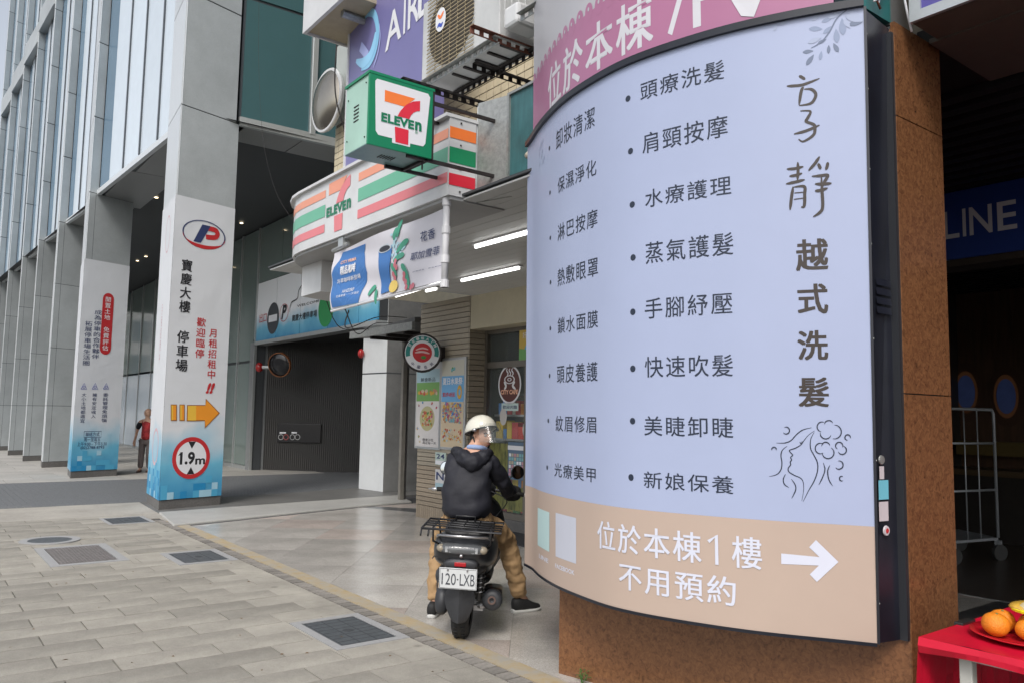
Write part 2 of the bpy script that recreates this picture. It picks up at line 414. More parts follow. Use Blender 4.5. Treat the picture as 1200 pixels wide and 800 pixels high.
for i in range(-16, 17):
    for j in range(-16, 17):
        cx, cy = 5.2+(i*TL_)*ca-(j*TW_)*sa, 7.35+(i*TL_)*sa+(j*TW_)*ca
        hw, hh = TL_/2-.0013, TW_/2-.0013
        pg = [(cx+a*ca-b*sa, cy+a*sa+b*ca) for a, b in ((-hw,-hh),(hw,-hh),(hw,hh),(-hw,hh))]
        for k in range(len(hull)):
            if not pg: break
            ins, it = halfplane(hull[k], hull[(k+1) % len(hull)]); pg = clip(pg, ins, it)
        if len(pg) < 3: continue
        MB().prism([(p[0]-cx, p[1]-cy) for p in pg], -.01, .008).build('granite_tile', M_gran2 if (i*7+j*3) % 4 == 0 else M_gran, pf, loc=(cx, cy, random.uniform(-.0004,.0004)))
# dark strip painting the ramp lip's shadow, dark border inlay at its end, light granite ramp band
inl_shadow = MB(); inl_shadow.prism([(3.30,11.72),(6.30,12.51),(6.34,12.58),(3.30,11.78)], -.01, .0095)
inl_shadow.prism([(6.36,12.60),(6.62,12.66),(7.35,11.5),(7.35,11.06),(7.0,11.06)][:5], -.01, .0092)
tag(inl_shadow.build('lip_shadow_and_inlay', M_inlay_shadow), kind='structure')
bd = MB(); bd.prism([(3.12,11.75),(6.34,12.58),(7.5,12.75),(7.84,13.85),(4.17,13.42),(3.3,13.3)], -.01, .035)
tag(bd.build('light_granite_ramp', M_ltgran, bevel=.015), kind='structure')
fl = MB().prism([(3.3,13.3),(4.17,13.42),(7.84,13.85),(10,13.9),(10,15.8),(7.85,15.72),(4.83,15.13),(3.4,15.05)], -.01, .016)
tag(fl.build('arcade_floor_band', mat('smooth_grey_floor', (.15,.148,.143), .45, var=.1, scale=8, dirt=.2)), kind='structure')
tag(MB().box((-2.2,13.32,-.01),(3.75,15.05,.012)).build('kerbside_stone', mat('beige_stone', (.36,.335,.295), .7, var=.14, scale=25, dirt=.2)), kind='structure')

tag(MB().box((3.178,12.4,-.01),(3.345,13.32,.0085)).box((3.05,12.755,-.01),(3.176,13.32,.0082)).build('kerb_end_stone', mat('beige_stone', (.36,.335,.295)), ys), kind='stuff')
# covers
M_iron = mat('cast_iron', (.10,.112,.122), .5, metal=.3, var=.3, scale=30, bump=.3)
M_surr = mat('cover_surround', (.31,.312,.315), .75, var=.12, scale=40)
M_rust = mat('rusty_iron', (.17,.155,.15), .6, metal=.3, var=.3, scale=18)
M_seamdk = flat('cover_groove', (.05,.055,.06), .7); M_ruster = mat('worn_iron_tread', (.23,.215,.21), .5, metal=.3, var=.3, scale=18)
def cover(name, label, x0, x1, y0, y1, rim, kind, mlid):
    t = thing(name, label, 'manhole cover', ((x0+x1)/2, (y0+y1)/2, 0))
    f = MB()
    for a, b, c, d in ((x0,x1,y0,y0+rim),(x0,x1,y1-rim,y1),(x0,x0+rim,y0+rim,y1-rim),(x1-rim,x1,y0+rim,y1-rim)): f.box((a,c,-.02),(b,d,.0135))
    f.build('surround', M_surr, t)
    MB().box((x0+rim+.008,y0+rim+.008,-.02),(x1-rim-.008,y1-rim-.008,.0105)).build('lid', mlid, t)
    tr = MB(); X0, X1, Y0, Y1 = x0+rim+.02, x1-rim-.02, y0+rim+.02, y1-rim-.02
    if kind == 'tread':
        s_ = .034; i = 0
        while X0+i*s_ < X1-.02:
            j = 0
            while Y0+j*s_ < Y1-.02:
                tr.box((X0+i*s_,Y0+j*s_,.008),(X0+i*s_+.021,Y0+j*s_+.021,.0150)); j += 1
            i += 1
    else:
        s_ = (Y1-Y0)/8
        for j in range(9): tr.box((X0,Y0+j*s_-.003,.008),(X1,Y0+j*s_+.003,.0118))
        for i in range(4): tr.box((X0+(X1-X0)*i/3-.003,Y0,.008),(X0+(X1-X0)*i/3+.003,Y1,.0121))
        tr.ell(((X0+X1)/2,(Y0+Y1)/2,.009), (.05,.05,.004), 12, 4)
    tag(tr.build('tread_pattern', M_seamdk if kind != 'tread' else M_ruster, t), kind='stuff')
    return t
cover('manhole_cover', 'dark square iron cover in pale surround beside the yellow kerb, nearest the camera', *holes[0], .065, 'slab', M_iron)
cover('manhole_cover', 'smaller dark rectangular cover beside the kerb, second nearest the camera', *holes[1], .07, 'slab', M_iron)
cover('manhole_cover', 'large brownish waffle patterned square iron cover at the left of the pavement', *holes[2], .09, 'tread', M_rust)
cover('manhole_cover', 'small grey cover set in the paving at the foot of the near pillar', *holes[3], .05, 'slab', M_iron)
t = thing('round_manhole_cover', 'round dark manhole cover in pale ring left of the waffle cover', 'manhole cover', (1.56,11.27,0))
MB().lathe((1.56,11.27,-.02), (0,0,1), [(0,.33),(.0345,.33),(.0345,.24),(0,.24)], 32).build('surround', M_surr, t)
MB().lathe((1.56,11.27,-.02), (0,0,1), [(0,.235),(.033,.235),(.033,0)], 32).build('lid', M_iron, t)
# fallen leaves
lv = MB()
for i in range(38):
    x, y = random.uniform(.3,2.9), random.uniform(3.6,9); a = random.uniform(0,6.3); r = random.uniform(.008,.022)
    lv.add([(x+r*cos(a),y+r*sin(a),.010),(x+r*.5*cos(a+1.6),y+r*.5*sin(a+1.6),.016),(x-r*cos(a),y-r*sin(a),.010),(x+r*.5*cos(a-1.6),y+r*.5*sin(a-1.6),.012)],[(0,1,2,3)])
tag(lv.build('fallen_leaves', flat('dry_leaf', (.16,.09,.04), .8)), kind='stuff')

# ================================================================== THE TALL GREY BUILDING
M_panel = mat('grey_metal_panel', (.43,.46,.47), .45, var=.09, scale=70, rnd=.05, dirt=.13, metal=.15)
M_pside = mat('light_panel_edge', (.64,.67,.69), .3, var=.04, scale=20, rnd=.05, metal=.15)
M_seam = flat('dark_seam', (.05,.055,.06), .6)
M_pale = flat('pale_glass', (.62,.70,.77), .14, rnd=.08, spec=.8)
M_blue = flat('blue_glass', (.15,.25,.35), .06, rnd=.1, spec=.9)
M_teal = flat('teal_glass', (.045,.105,.115), .06, spec=.9)
M_green = flat('green_tinted_glass', (.17,.215,.20), .08, spec=.7, rnd=.06)
M_soff = mat('soffit_panel', (.27,.275,.275), .4, var=.05, scale=20, rnd=.06)
M_alu = mat('aluminium', (.50,.52,.52), .35, metal=.6, var=.05)
M_stone = mat('plinth_stone', (.13,.125,.12), .6, var=.25, scale=40, dirt=.2)
FL = 6.72
tower = thing('office_building', 'tall grey panelled office building with fins and glass over an open arcade', 'building', (3.4,13.7,0))
TOP = 22.0
def pil(c, r, l):
    return [c, r, (r[0]+l[0]-c[0], r[1]+l[1]-c[1]), l]
pillars = [pil((3.393,13.71),(4.472,14.032),(3.514,15.011)), pil((3.206,20.838),(4.263,21.25),(3.335,22.1))]
xx = [(3.116,24.79),(3.006,27.95),(2.947,31.5),(2.87,35.0),(2.79,38.5),(2.71,42.0)]
for x, y in xx: pillars.append(pil((x,y),(x+1.06,y+.40),(x+.10,y+1.0)))
def shrink(q, d):
    cx = sum(p[0] for p in q)/4; cy = sum(p[1] for p in q)/4
    return [(p[0]+(cx-p[0])*d, p[1]+(cy-p[1])*d) for p in q]
for i, q in enumerate(pillars):
    # core with recessed joints, then cladding panels standing 6 mm proud
    core = MB().prism(shrink(q, .012), 0, FL).build('pillar', M_seam, tower)
    MB().prism(q, 0, .16).build('plinth', M_stone, core, bevel=.004)
    Ff = Frame(q[0], (q[1][0]-q[0][0], q[1][1]-q[0][1])); Wd = hypot(q[1][0]-q[0][0], q[1][1]-q[0][1])
    Fs = Frame(q[3], (q[0][0]-q[3][0], q[0][1]-q[3][1])); Dp = hypot(q[3][0]-q[0][0], q[3][1]-q[0][1])
    Fr = Frame(q[1], (q[2][0]-q[1][0], q[2][1]-q[1][1]))
    zs = [.165,1.67,3.24,5.0,FL]
    for a, b in zip(zs, zs[1:]):
        m = MB()
        if i < 1: m.fbox(Ff, .004, Wd-.004, a+.006, b-.006, -.02, 0)
        else: m.fbox(Ff, .004, .17, a+.006, b-.006, -.02, 0); m.fbox(Ff, .182, Wd-.004, a+.006, b-.006, -.02, 0)
        m.build('cladding_panel', M_panel, core)
        MB().fbox(Fs, .004, Dp-.004, a+.006, b-.006, -.02, 0).build('side_panel', M_pside, core); MB().fbox(Fr, .004, Dp-.004, a+.006, b-.006, -.02, 0).build('side_panel', M_pside, core)
# upper fins over each pillar
def fin(q, i):
    c, r, b, l = q
    near = i == 0
    depth = 1.07 if near else .24          # how far the front face runs into the building before the glass
    U = Vector((r[0]-c[0], r[1]-c[1])).normalized(); Wf = depth
    q2 = [c, (c[0]+U.x*Wf, c[1]+U.y*Wf), (l[0]+U.x*Wf, l[1]+U.y*Wf), l]
    core = MB().prism(shrink(q2, .02), FL, TOP+4).build('fin', M_seam, tower)
    Ff = Frame(c, U); Fs = Frame(l, (c[0]-l[0], c[1]-l[1])); Dp = hypot(l[0]-c[0], l[1]-c[1])
    z = FL; k = 0
    off = 0
    while z < TOP:
        z2 = z+(1.85 if i else 2.0)
        MB().fbox(Ff, .003, Wf-.003, z+.012, z2-.012, -.02, 0).build('fin_panel', M_panel, core)
        MB().fbox(Fs, .003, Dp-.003, z+.012, z2-.012, -.02, 0).build('fin_side_panel', M_pside, core)
        z = z2
for i, q in enumerate(pillars): fin(q, i)
# slender fins between the main ones
# glazing of each bay, street side
M_mull = flat('dark_mullion', (.06,.07,.08), .4)
for i in range(len(pillars)-1):
    a = pillars[i][3]; b = pillars[i+1][0]
    # plane .24 behind the fin fronts
    A = (a[0]+.20, a[1]); B = (b[0]+.23, b[1]+.09)
    F = Frame(B, (A[0]-B[0], A[1]-B[1])); L = hypot(A[0]-B[0], A[1]-B[1])
    bay = MB().fbox(F, 0, L, FL+.02, TOP, -.25, -.04).build('bay_backing', M_mull, tower)
    for (z0, z1) in ((FL+.12, 14.7), (15.5, TOP)):
        MB().fbox(F, .03, .95 if i == 0 else .62, z0, z1, -.03, .0).build('blue_pane', M_blue, bay)
        x = .98 if i == 0 else .65; wq = (L-x)/(4 if i == 0 else 3)
        k = 0
        while x < L-.1:
            MB().fbox(F, x+.035, min(x+wq-.035, L), z0, z1, -.03, .03).build('pale_pane', M_pale, bay)
            if x+wq < L-.1: MB().fbox(F, x+wq-.03, x+wq+.03, z0, z1, .0, .055).build('mullion', M_mull, bay)
            x += wq; k += 1
    MB().fbox(F, .0, L, FL-.02, FL+.10, -.04, .05).build('sill_rail', M_pside, bay)
    # floor band higher up
    MB().fbox(F, .0, L, 14.72, 15.48, -.04, .24).build('spandrel', M_panel, bay)
# soffit panels (underside of the building over the arcade)
sf = MB().add([(3.72,13.95,FL+.03),(9.9,13.95,FL+.03),(9.9,46,FL+.03),(2.45,46,FL+.03)],[(0,1,2,3)]).build('soffit', M_seam, tower)
for j in range(0, 9):
    for i in range(0, 5):
        y0 = 15.0+j*3.4; x0 = 3.70+i*1.0-(y0-15)*.04
        p = MB().box((0,0,0),(.975,3.37,.02)) if i or j > 4 else MB().box((0,0,0),(.975,3.37,.02)).build('soffit_panel', M_soff, sf, loc=(x0,y0,FL))
for i, (a, b) in enumerate(((4.6,5.7),(5.7,6.8),(6.8,7.9))): MB().box((a+.01,13.98,FL),(b-.01,14.98,FL+.02)).build('soffit_panel', M_soff, sf)
# end facade over the driveway side
U = Vector((1.079,.322)); Fe = Frame((4.472,14.032), (1,-.03))
ef = MB().fbox(Fe, .0, 5.2, FL+.03, TOP, -1.0, -.06).build('end_wall', M_mull, tower)
MB().fbox(Fe, .0, 5.2, FL-.02, FL+.14, -.06, .03).build('end_sill', M_alu, ef)
for a, b, m in ((.04,1.30,M_teal),(1.42,2.6,M_teal),(2.72,3.9,M_teal)):
    for z0, z1 in ((FL+.16,9.1),(9.16,12.5),(12.56,TOP)): MB().fbox(Fe, a, b, z0, z1, -.05, -.03).build('teal_pane', m, ef)
for a in (1.36,2.66): MB().fbox(Fe, a-.055, a+.055, FL+.1, TOP, -.05, .04).build('mullion', M_alu, ef, bevel=.01)
# inner wall of the arcade
XW = 7.68
Fw = Frame((XW,50), (0,-1))     # u runs towards the camera: u = 50 - y
def wy(y): return 50-y
inner = MB().fbox(Fw, 0, wy(21.8), 0, FL, -.3, -.06).build('arcade_wall', M_seam, tower)
ys_ = [21.8,23.2,24.7,26.2,27.9,29.6,31.4,33.3,35.3,37.4,39.6,42,44.5]
for k, (a, b) in enumerate(zip(ys_, ys_[1:])):
    for z0, z1, m in ((.12,2.95 if k < 2 else 3.1,M_green if k < 3 else M_pale),(3.02,FL-.02,M_green)):
        MB().fbox(Fw, wy(b)+.03, wy(a)-.03, z0, z1, -.05, -.02).build('wall_pane', m, inner)
    MB().fbox(Fw, wy(a)-.03, wy(a)+.03, 0, FL, -.05, .02).build('mullion', M_alu, inner)
MB().fbox(Fw, 0, wy(21.8), 0, .11, -.05, .01).build('base_rail', M_alu, inner)
# wall above the ramp entrance, with a printed band
hd = MB().fbox(Fw, wy(21.8), wy(14.66), 3.52, FL, -.3, -.06).build('entrance_header', M_seam, tower)
for y0, y1 in ((20.1,21.8),(18.4,20.1),(16.7,18.4),(15.0,16.7)):
    MB().fbox(Fw, wy(y1)+.015, wy(y0)-.015, 5.15, FL-.02, -.05, -.02).build('wall_pane', M_green, hd)
MB().fbox(Fw, wy(21.8), wy(14.66), 3.42, 3.52, -.3, .02).build('header_rail', M_alu, hd)
# entrance recess
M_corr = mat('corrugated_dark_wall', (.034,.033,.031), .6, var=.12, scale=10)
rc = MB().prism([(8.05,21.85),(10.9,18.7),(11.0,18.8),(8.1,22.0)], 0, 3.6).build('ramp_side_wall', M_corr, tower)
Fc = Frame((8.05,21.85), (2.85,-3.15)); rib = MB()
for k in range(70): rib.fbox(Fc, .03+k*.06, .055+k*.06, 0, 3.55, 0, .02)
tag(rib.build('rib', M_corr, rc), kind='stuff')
MB().prism([(7.66,21.82),(8.1,21.82),(8.1,22.1),(7.66,22.1)], 0, 3.5).build('entrance_jamb', mat('dim_panel',(.20,.21,.215),.5,var=.05), tower)
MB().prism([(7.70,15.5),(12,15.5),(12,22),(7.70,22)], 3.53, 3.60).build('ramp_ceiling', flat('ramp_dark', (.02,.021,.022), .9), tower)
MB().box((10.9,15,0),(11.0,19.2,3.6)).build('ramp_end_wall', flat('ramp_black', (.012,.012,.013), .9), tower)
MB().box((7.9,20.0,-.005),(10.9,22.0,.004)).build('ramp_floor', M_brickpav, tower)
# the white end pillar of the entrance
q = [(7.825,15.53),(7.93,14.65),(10.9,14.4),(10.9,15.5)]
ep = MB().prism(shrink(q,.004), 0, FL).build('end_pier', M_seam, tower)
Fp = Frame(q[0], (q[1][0]-q[0][0], q[1][1]-q[0][1])); Lp = hypot(q[1][0]-q[0][0], q[1][1]-q[0][1])
Fq = Frame(q[1], (q[2][0]-q[1][0], q[2][1]-q[1][1])); M_wp = mat('pale_pier_panel', (.60,.62,.63), .4, var=.04, scale=8, dirt=.05, spec=.3)
for z0, z1 in ((0.02,2.43),(2.46,FL)):
    MB().fbox(Fp, .004, Lp-.004, z0, z1, -.02, .0).build('pier_panel', M_wp, ep)
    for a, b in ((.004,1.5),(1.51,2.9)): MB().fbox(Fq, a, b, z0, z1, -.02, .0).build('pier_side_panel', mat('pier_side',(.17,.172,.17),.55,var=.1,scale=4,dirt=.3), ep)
# downlights
M_lamp = mat('lamp_glow', (1,.85,.6), .5, emit=2.5, var=0)
for k, (px, py) in enumerate(((274,311),(183,232),(171,301),(161,306),(283,262),(186,344))):
    p = on_z(px, py, FL-.004)
    d = MB().lathe(p, (0,0,1), [(0,.045),(.01,.045),(.01,.03),(.004,.03),(.004,0)], 16).build('downlight', M_lamp); d['label'] = ['round lit downlight in the soffit just right of the near bannered pillar','round lit downlight in the soffit high between the two bannered pillars','small lit downlight in the far soffit, upper of the pair','small lit downlight in the far soffit, lower of the pair','lit downlight above the green glass wall, highest on the right','lit downlight low against the far arcade glass'][k]; tag(d, None, 'downlight', 'downlights in the arcade ceiling')

# ------------------------------------------------------------------ printed matter
M_ban = mat('banner_cloth', (.62,.63,.66), .45, var=.02, scale=2, bump=.25, bscale=3, stretch=(1,1,3))
def banner_mat(name, z0, z1, wh=(.66,.68,.71)):
    """white vinyl printed with a blue band that fades upwards"""
    m = bpy.data.materials.new(name); m.use_nodes = True; n = m.node_tree.nodes; l = m.node_tree.links; b = n['Principled BSDF']; b.inputs['Roughness'].default_value = .4
    tc = n.new('ShaderNodeTexCoord'); sp = n.new('ShaderNodeSeparateXYZ'); l.new(tc.outputs['Object'], sp.inputs[0])
    nz = n.new('ShaderNodeTexNoise'); nz.inputs['Scale'].default_value = 1.6; l.new(tc.outputs['Object'], nz.inputs['Vector'])
    ad = n.new('ShaderNodeMath'); ad.operation = 'MULTIPLY_ADD'; ad.inputs[1].default_value = .8*(z1-z0); l.new(nz.outputs['Fac'], ad.inputs[0]); l.new(sp.outputs['Z'], ad.inputs[2])
    mr = n.new('ShaderNodeMapRange'); mr.inputs['From Min'].default_value = z0+.35*(z1-z0); mr.inputs['From Max'].default_value = z1+.45*(z1-z0); l.new(ad.outputs[0], mr.inputs['Value'])
    cr = n.new('ShaderNodeValToRGB'); cr.color_ramp.elements[0].color = (.035,.25,.47,1); cr.color_ramp.elements[1].color = (*wh,1)
    e = cr.color_ramp.elements.new(.45); e.color = (.15,.45,.62,1)
    l.new(mr.outputs[0], cr.inputs[0]); l.new(cr.outputs[0], b.inputs['Base Color'])
    n2 = n.new('ShaderNodeTexNoise'); n2.inputs['Scale'].default_value = 2.5; n2.inputs['Detail'].default_value = 3; l.new(tc.outputs['Object'], n2.inputs['Vector'])
    bp = n.new('ShaderNodeBump'); bp.inputs['Strength'].default_value = .5; bp.inputs['Distance'].default_value = .03; l.new(n2.outputs['Fac'], bp.inputs['Height']); l.new(bp.outputs[0], b.inputs['Normal'])
    return m
M_blk = flat('print_black', (.018,.018,.022), .5); M_red = flat('print_red', (.50,.025,.03), .5); M_navy = flat('print_navy', (.03,.045,.13), .5)
M_wht = flat('print_white', (.72,.73,.76), .45); M_or = flat('print_orange', (.80,.30,.03), .45); M_orl = flat('print_amber', (.78,.48,.06), .45); M_brn = flat('print_brown', (.28,.10,.02), .5)
M_sqs = [flat('square_deep_blue', (.02,.24,.48), .45), flat('square_sky_blue', (.08,.37,.58), .45), flat('square_pale_blue', (.34,.56,.68), .45)]
def squares(F, W, z0, rows, s, par, seed, n=.018):
    R = random.Random(seed); mbs = [MB(), MB(), MB()]
    for j in range(rows):
        for i in range(int(W/s)):
            if R.random() < .62*(1-j/rows): F_ = mbs[R.choice((0,1,1,2))]; poly(F, [(i*s+.01,z0+j*s),(i*s+s+.01,z0+j*s),(i*s+s+.01,z0+j*s+s),(i*s+.01,z0+j*s+s)], n+.001*j*.2, F_)
    for mb, m in zip(mbs, M_sqs):
        if mb.v: tag(mb.build('printed_squares', m, par, fix=False), kind='stuff')
for idx, (q, zt) in enumerate(((pillars[0],5.17),(pillars[1],5.12))):
    t = thing('pillar_banner', ['white banner wrapped round the near pillar with an orange arrow and height limit sign','white and blue banner wrapped round the farther pillar with a red lettered pill shape'][idx], 'banner', (q[0][0],q[0][1],0), group='printed banners wrapped round the arcade pillars')
    Ff = Frame(q[0], (q[1][0]-q[0][0], q[1][1]-q[0][1])); Wd = hypot(q[1][0]-q[0][0], q[1][1]-q[0][1])
    Fs = Frame(q[3], (q[0][0]-q[3][0], q[0][1]-q[3][1])); Dp = hypot(q[3][0]-q[0][0], q[3][1]-q[0][1])
    bmx = banner_mat('banner_vinyl_%d' % idx, .15, 1.35)
    # slightly rippled sheet
    mb = MB(); nu, nv = 10, 40; vs = []
    for j in range(nv+1):
        for i in range(nu+1):
            u = Wd*i/nu; v = .17+(zt-.17)*j/nv; vs.append(Ff.P(u-.006 if i == 0 else u, v, .012+(.002*sin(v*7+u*3)+.0015*sin(v*17+u*9) if 0 < i < nu else 0)))
    mb.add(vs, [(j*(nu+1)+i, j*(nu+1)+i+1, (j+1)*(nu+1)+i+1, (j+1)*(nu+1)+i) for j in range(nv) for i in range(nu)])
    mb.build('front_sheet', bmx, t, smooth=True)
    MB().fbox(Fs, 0, Dp+.008, .17, zt, .004, .010).build('side_sheet', bmx, t)
    FS = Frame(Ff.P(0,0,.0)[:2], Ff.U)
    squares(Ff, Wd, .17, 5, .115, t, 3+idx, .0158)
    squares(Fs, Dp, .17, 5, .115, t, 9+idx, .0112)
    K = dict(n=.0170)
    if idx == 0:
        S = Ff
        a = S.site(238.9,275.6)
        lg = MB(); ring(S, a[0], a[1], .385, .41, .0170, lg, k2=.60); lg.build('logo_ring', M_navy, t)
        r2 = MB()
        pts = [(a[0]+.40*cos(th), a[1]+.245*sin(th)) for th in [pi*(1.02+.96*k/16) for k in range(17)]]
        pts2 = [(a[0]+.40*cos(th), a[1]-.05+.13*sin(th)) for th in [pi*(1.02+.96*k/16) for k in range(17)]]
        for k in range(16): poly(S, [pts[k], pts[k+1], pts2[k+1], pts2[k]], .0176, r2)
        r2.build('logo_swoosh', M_red, t, fix=False)
        poly(S, [(a[0]-.20,a[1]-.15),(a[0]-.06,a[1]-.15),(a[0]+.11,a[1]+.17),(a[0]-.05,a[1]+.17)], .0182).build('logo_stem', M_navy, t)
        bw = MB(); stroke(S, [(a[0]+.06,a[1]+.125),(a[0]+.20,a[1]+.12),(a[0]+.25,a[1]+.06),(a[0]+.2,a[1]-.01),(a[0]+.03,a[1]-.03)], .085, bw, .0180, taper=False); bw.build('logo_bowl', M_red, t)
        vwords(S, '寶慶大樓', (212.5,303.5), (221.8,367), M_blk, t, off=.018, **K)
        vwords(S, '停車場', (207.5,387), (218.5,435), M_blk, t, off=.018, **K)
        vwords(S, '歡迎臨停', (230.3,372), (238.3,419.5), M_red, t, off=.012, **K)
        vwords(S, '月租招租中', (244.8,385.5), (251.6,443.5), M_red, t, off=.012, **K)
        words(S, '!', (242.3,448), (245.2,461), M_red, t, off=.05, shear=.06, **K); words(S, '!', (246.7,448), (249.6,461), M_red, t, off=.05, shear=.06, **K)
        def rr(x0,y0,x1,y1,m,nn): return ppoly(S, [(x0,y0),(x1,y0),(x1,y1),(x0,y1)], m, t, nn)
        for (x0,x1) in ((199.4,206.6),(209.6,215.8)):
            rr(x0,473.5,x1,492.5,M_brn,.0170); rr(x0+.9,474.4,x1-.9,491.6,M_or,.0176); rr(x0+.9,474.4,x0+2.7,491.6,M_orl,.0180)
        for g_, m, nn in ((0,M_brn,.0170),(1,M_or,.0176)):
            ppoly(S, [(218.4+g_,474+g_),(240-g_*.2,474+g_),(240.4+g_,466.5+2*g_),(257-1.4*g_,483.5),(239.2+g_,501.5-2*g_),(239.4-g_*.2,492.5-g_),(218+g_,493-g_)], m, t, nn)
        rr(219.4,475,229,492,M_orl,.0180)
        c = S.site(223.6,535.8)
        disc(S, c[0], c[1], .345, .345, .0169, None, 40).build('limit_sign_disc', M_wht, t, fix=False)
        ring(S, c[0], c[1], .275, .345, .0172, None, 40).build('limit_sign_ring', M_red, t, fix=False)
        poly(S, [S.site(208.2,533.2),S.site(211.5,529.0),S.site(211.6,532.6)], .0173).build('lettering', M_blk, t, fix=False); words(S, '1.9', (210.6,529), (227.3,543.5), M_blk, t, off=.04, n=.0173); words(S, 'm', (228.2,536.5), (239.5,543.2), M_blk, t, off=.03, n=.0173)
        for s_ in (1,-1): poly(S, [(c[0]-.07,c[1]+s_*.27),(c[0]+.07,c[1]+s_*.27),(c[0],c[1]+s_*.15)], .0174).build('limit_triangle', M_blk, t, fix=False)
        # faint print on the side sheet
        pk = flat('print_faint_pink', (.62,.42,.46), .5); ring(Fs, .75, 4.6, .2, .22, .0116, None, k2=1.5).build('side_logo', pk, t); letter(Fs, '月\n租\n招\n租\n中', .55,.65,2.4,3.4,.0116).build('lettering', pk, t); ring(Fs, .7, 1.0, .26, .31, .0116).build('side_ring', pk, t)
    else:
        S = Ff
        a = S.site(122,343); b = S.site(132.5,416); R_ = .14; u0, u1, v1, v0 = a[0]-.03, a[0]+.26, a[1], b[1]
        pl = [(u0+R_+R_*cos(th), v1-R_+R_*sin(th)) for th in [pi*k/8 for k in range(9)]]+[(u0+R_+R_*cos(th), v0+R_+R_*sin(th)) for th in [pi+pi*k/8 for k in range(9)]]
        poly(S, pl, .0170).build('red_pill', M_red, t, fix=False)
        letter(S, '閒\n置\n土\n地\n \n免\n費\n評\n估', u0+.06, u1-.08, v0+.1, v1-.1, .0176, off=.01, line=1.1).build('lettering', M_wht, t, fix=False)
        vwords(S, '成為停車的合作夥伴', (110.5,363), (115.5,420.5), M_navy, t, off=.005, **K)
        vwords(S, '拓展停車場生活圈', (99.5,376), (104.5,428), M_navy, t, off=.005, **K)
        vwords(S, '大小土地都適宜', (95.3,460), (98.7,494.5), M_navy, t, off=.005, **K)
        vwords(S, '擁有安定收入', (108,460), (111.5,489.5), M_navy, t, off=.005, **K)
        vwords(S, '委託管理免煩惱', (120.5,460), (124.5,494), M_navy, t, off=.005, **K)
        for px in (98,111,124):
            c = S.site(px,452.5); ic = MB(); stroke(S, [(c[0]-.07,c[1]-.06),(c[0],c[1]+.08),(c[0]+.07,c[1]-.06),(c[0]-.07,c[1]-.06)], .02, ic, .0170, False, False); ring(S, c[0], c[1]-.01, .02, .035, .0172, ic, 12); ic.build('printed_icon', flat('print_violet',(.25,.27,.5),.5), t)
        words(S, '聯絡方式', (100,506), (116,510.5), M_navy, t, **K)
        words(S, '周一至周五', (98,512.5), (117,516.5), M_navy, t, **K)
        words(S, '上午9:00 - 下午5:30', (90,517.5), (124.5,521.5), M_navy, t, **K)
        words(S, '(02)2788-8793', (94,522.5), (121.5,525.8), M_navy, t, off=.01, **K)
        c0 = S.site(98.2,505); c1 = S.site(118,511.5); fr = MB(); stroke(S, [(c0[0],c0[1]),(c1[0],c0[1]),(c1[0],c1[1]),(c0[0],c1[1]),(c0[0],c0[1])], .01, fr, .0170, False, False); fr.build('printed_frame', M_navy, t)

# printed band over the ramp entrance
t = thing('entrance_sign_band', 'blue and white printed band over the dark ramp entrance', 'sign', (XW,18,3.5))
bm_ = banner_mat('band_vinyl', 3.5, 4.2, (.84,.86,.88))
for y0, y1 in ((20.35,21.85),(18.75,20.35),(17.1,18.75),(15.55,17.1),(14.66,15.55)):
    MB().fbox(Fw, wy(y1)+.012, wy(y0)-.012, 3.53, 5.13, -.05, -.015).build('band_panel', bm_, t)
S = Frame((XW,50), (0,-1)); K = dict(n=.0)
words(S, '出口', (304,368.5), (312,377), M_red, t, n=-.005, off=.0)
c = S.site(319.5,373); disc(S, c[0], c[1], .42, .42, -.008, None, 32).build('no_entry_disc', flat('print_charcoal',(.05,.055,.065),.5), t, fix=False)
poly(S, [(c[0]-.3,c[1]-.09),(c[0]+.3,c[1]-.09),(c[0]+.3,c[1]+.09),(c[0]-.3,c[1]+.09)], -.004).build('no_entry_bar', M_wht, t, fix=False)
c = S.site(332.5,366.5); lp = MB(); ring(S, c[0], c[1], .27, .29, -.006, lp, k2=.8); lp.build('logo_ring', M_red, t); letter(S, 'P', c[0]-.12, c[0]+.16, c[1]-.16, c[1]+.2, -.004, off=.04, shear=.1).build('lettering', M_blk, t, fix=False)
words(S, 'WELCOME', (348,357.5), (374,354), M_blk, t, n=-.006)
words(S, '寶慶大樓停車場', (342,369.5), (371,371), M_blk, t, n=-.006, off=.01)
c = S.site(381.5,362); disc(S, c[0], c[1], .42, .42, -.008, None, 32).build('green_disc', flat('print_green',(.03,.30,.09),.5), t, fix=False)
oc = MB()
c0 = S.site(339,366); stroke(S, [c0, S.site(341,355), S.site(348,350), S.site(350,340), S.site(358,328)], .03, oc, -.006); oc.build('printed_car_outline', M_blk, t)

# control panel, red alarm, mirror at the ramp
S = Fc
t = thing('control_panel', 'black control panel with dim lit dials on the dark ribbed wall', 'panel', Fc.P(.8,1.2,0)[:])
a = S.site(326.5,495.5); b = S.site(376.5,518.5)
MB().fbox(S, a[0], b[0], b[1], a[1], .02, .07).build('panel_box', flat('panel_black',(.008,.008,.01),.2), t, bevel=.01)
for k, px in enumerate((330.5,336.5,344,350)):
    c = S.site(px,511.5); ring(S, c[0], c[1], .06, .08, .073, None, 16).build('dial', flat('dial_grey',(.3,.3,.3),.5) if k != 1 else flat('dial_red',(.3,.05,.05),.5), t, fix=False)
for px, ww in ((329,.10),(332.5,.1),(343,.16)):
    c = S.site(px,507.2); poly(S, [(c[0],c[1]),(c[0]+ww,c[1]),(c[0]+ww,c[1]+.04),(c[0],c[1]+.04)], .073).build('dial_label', M_wht, t, fix=False)
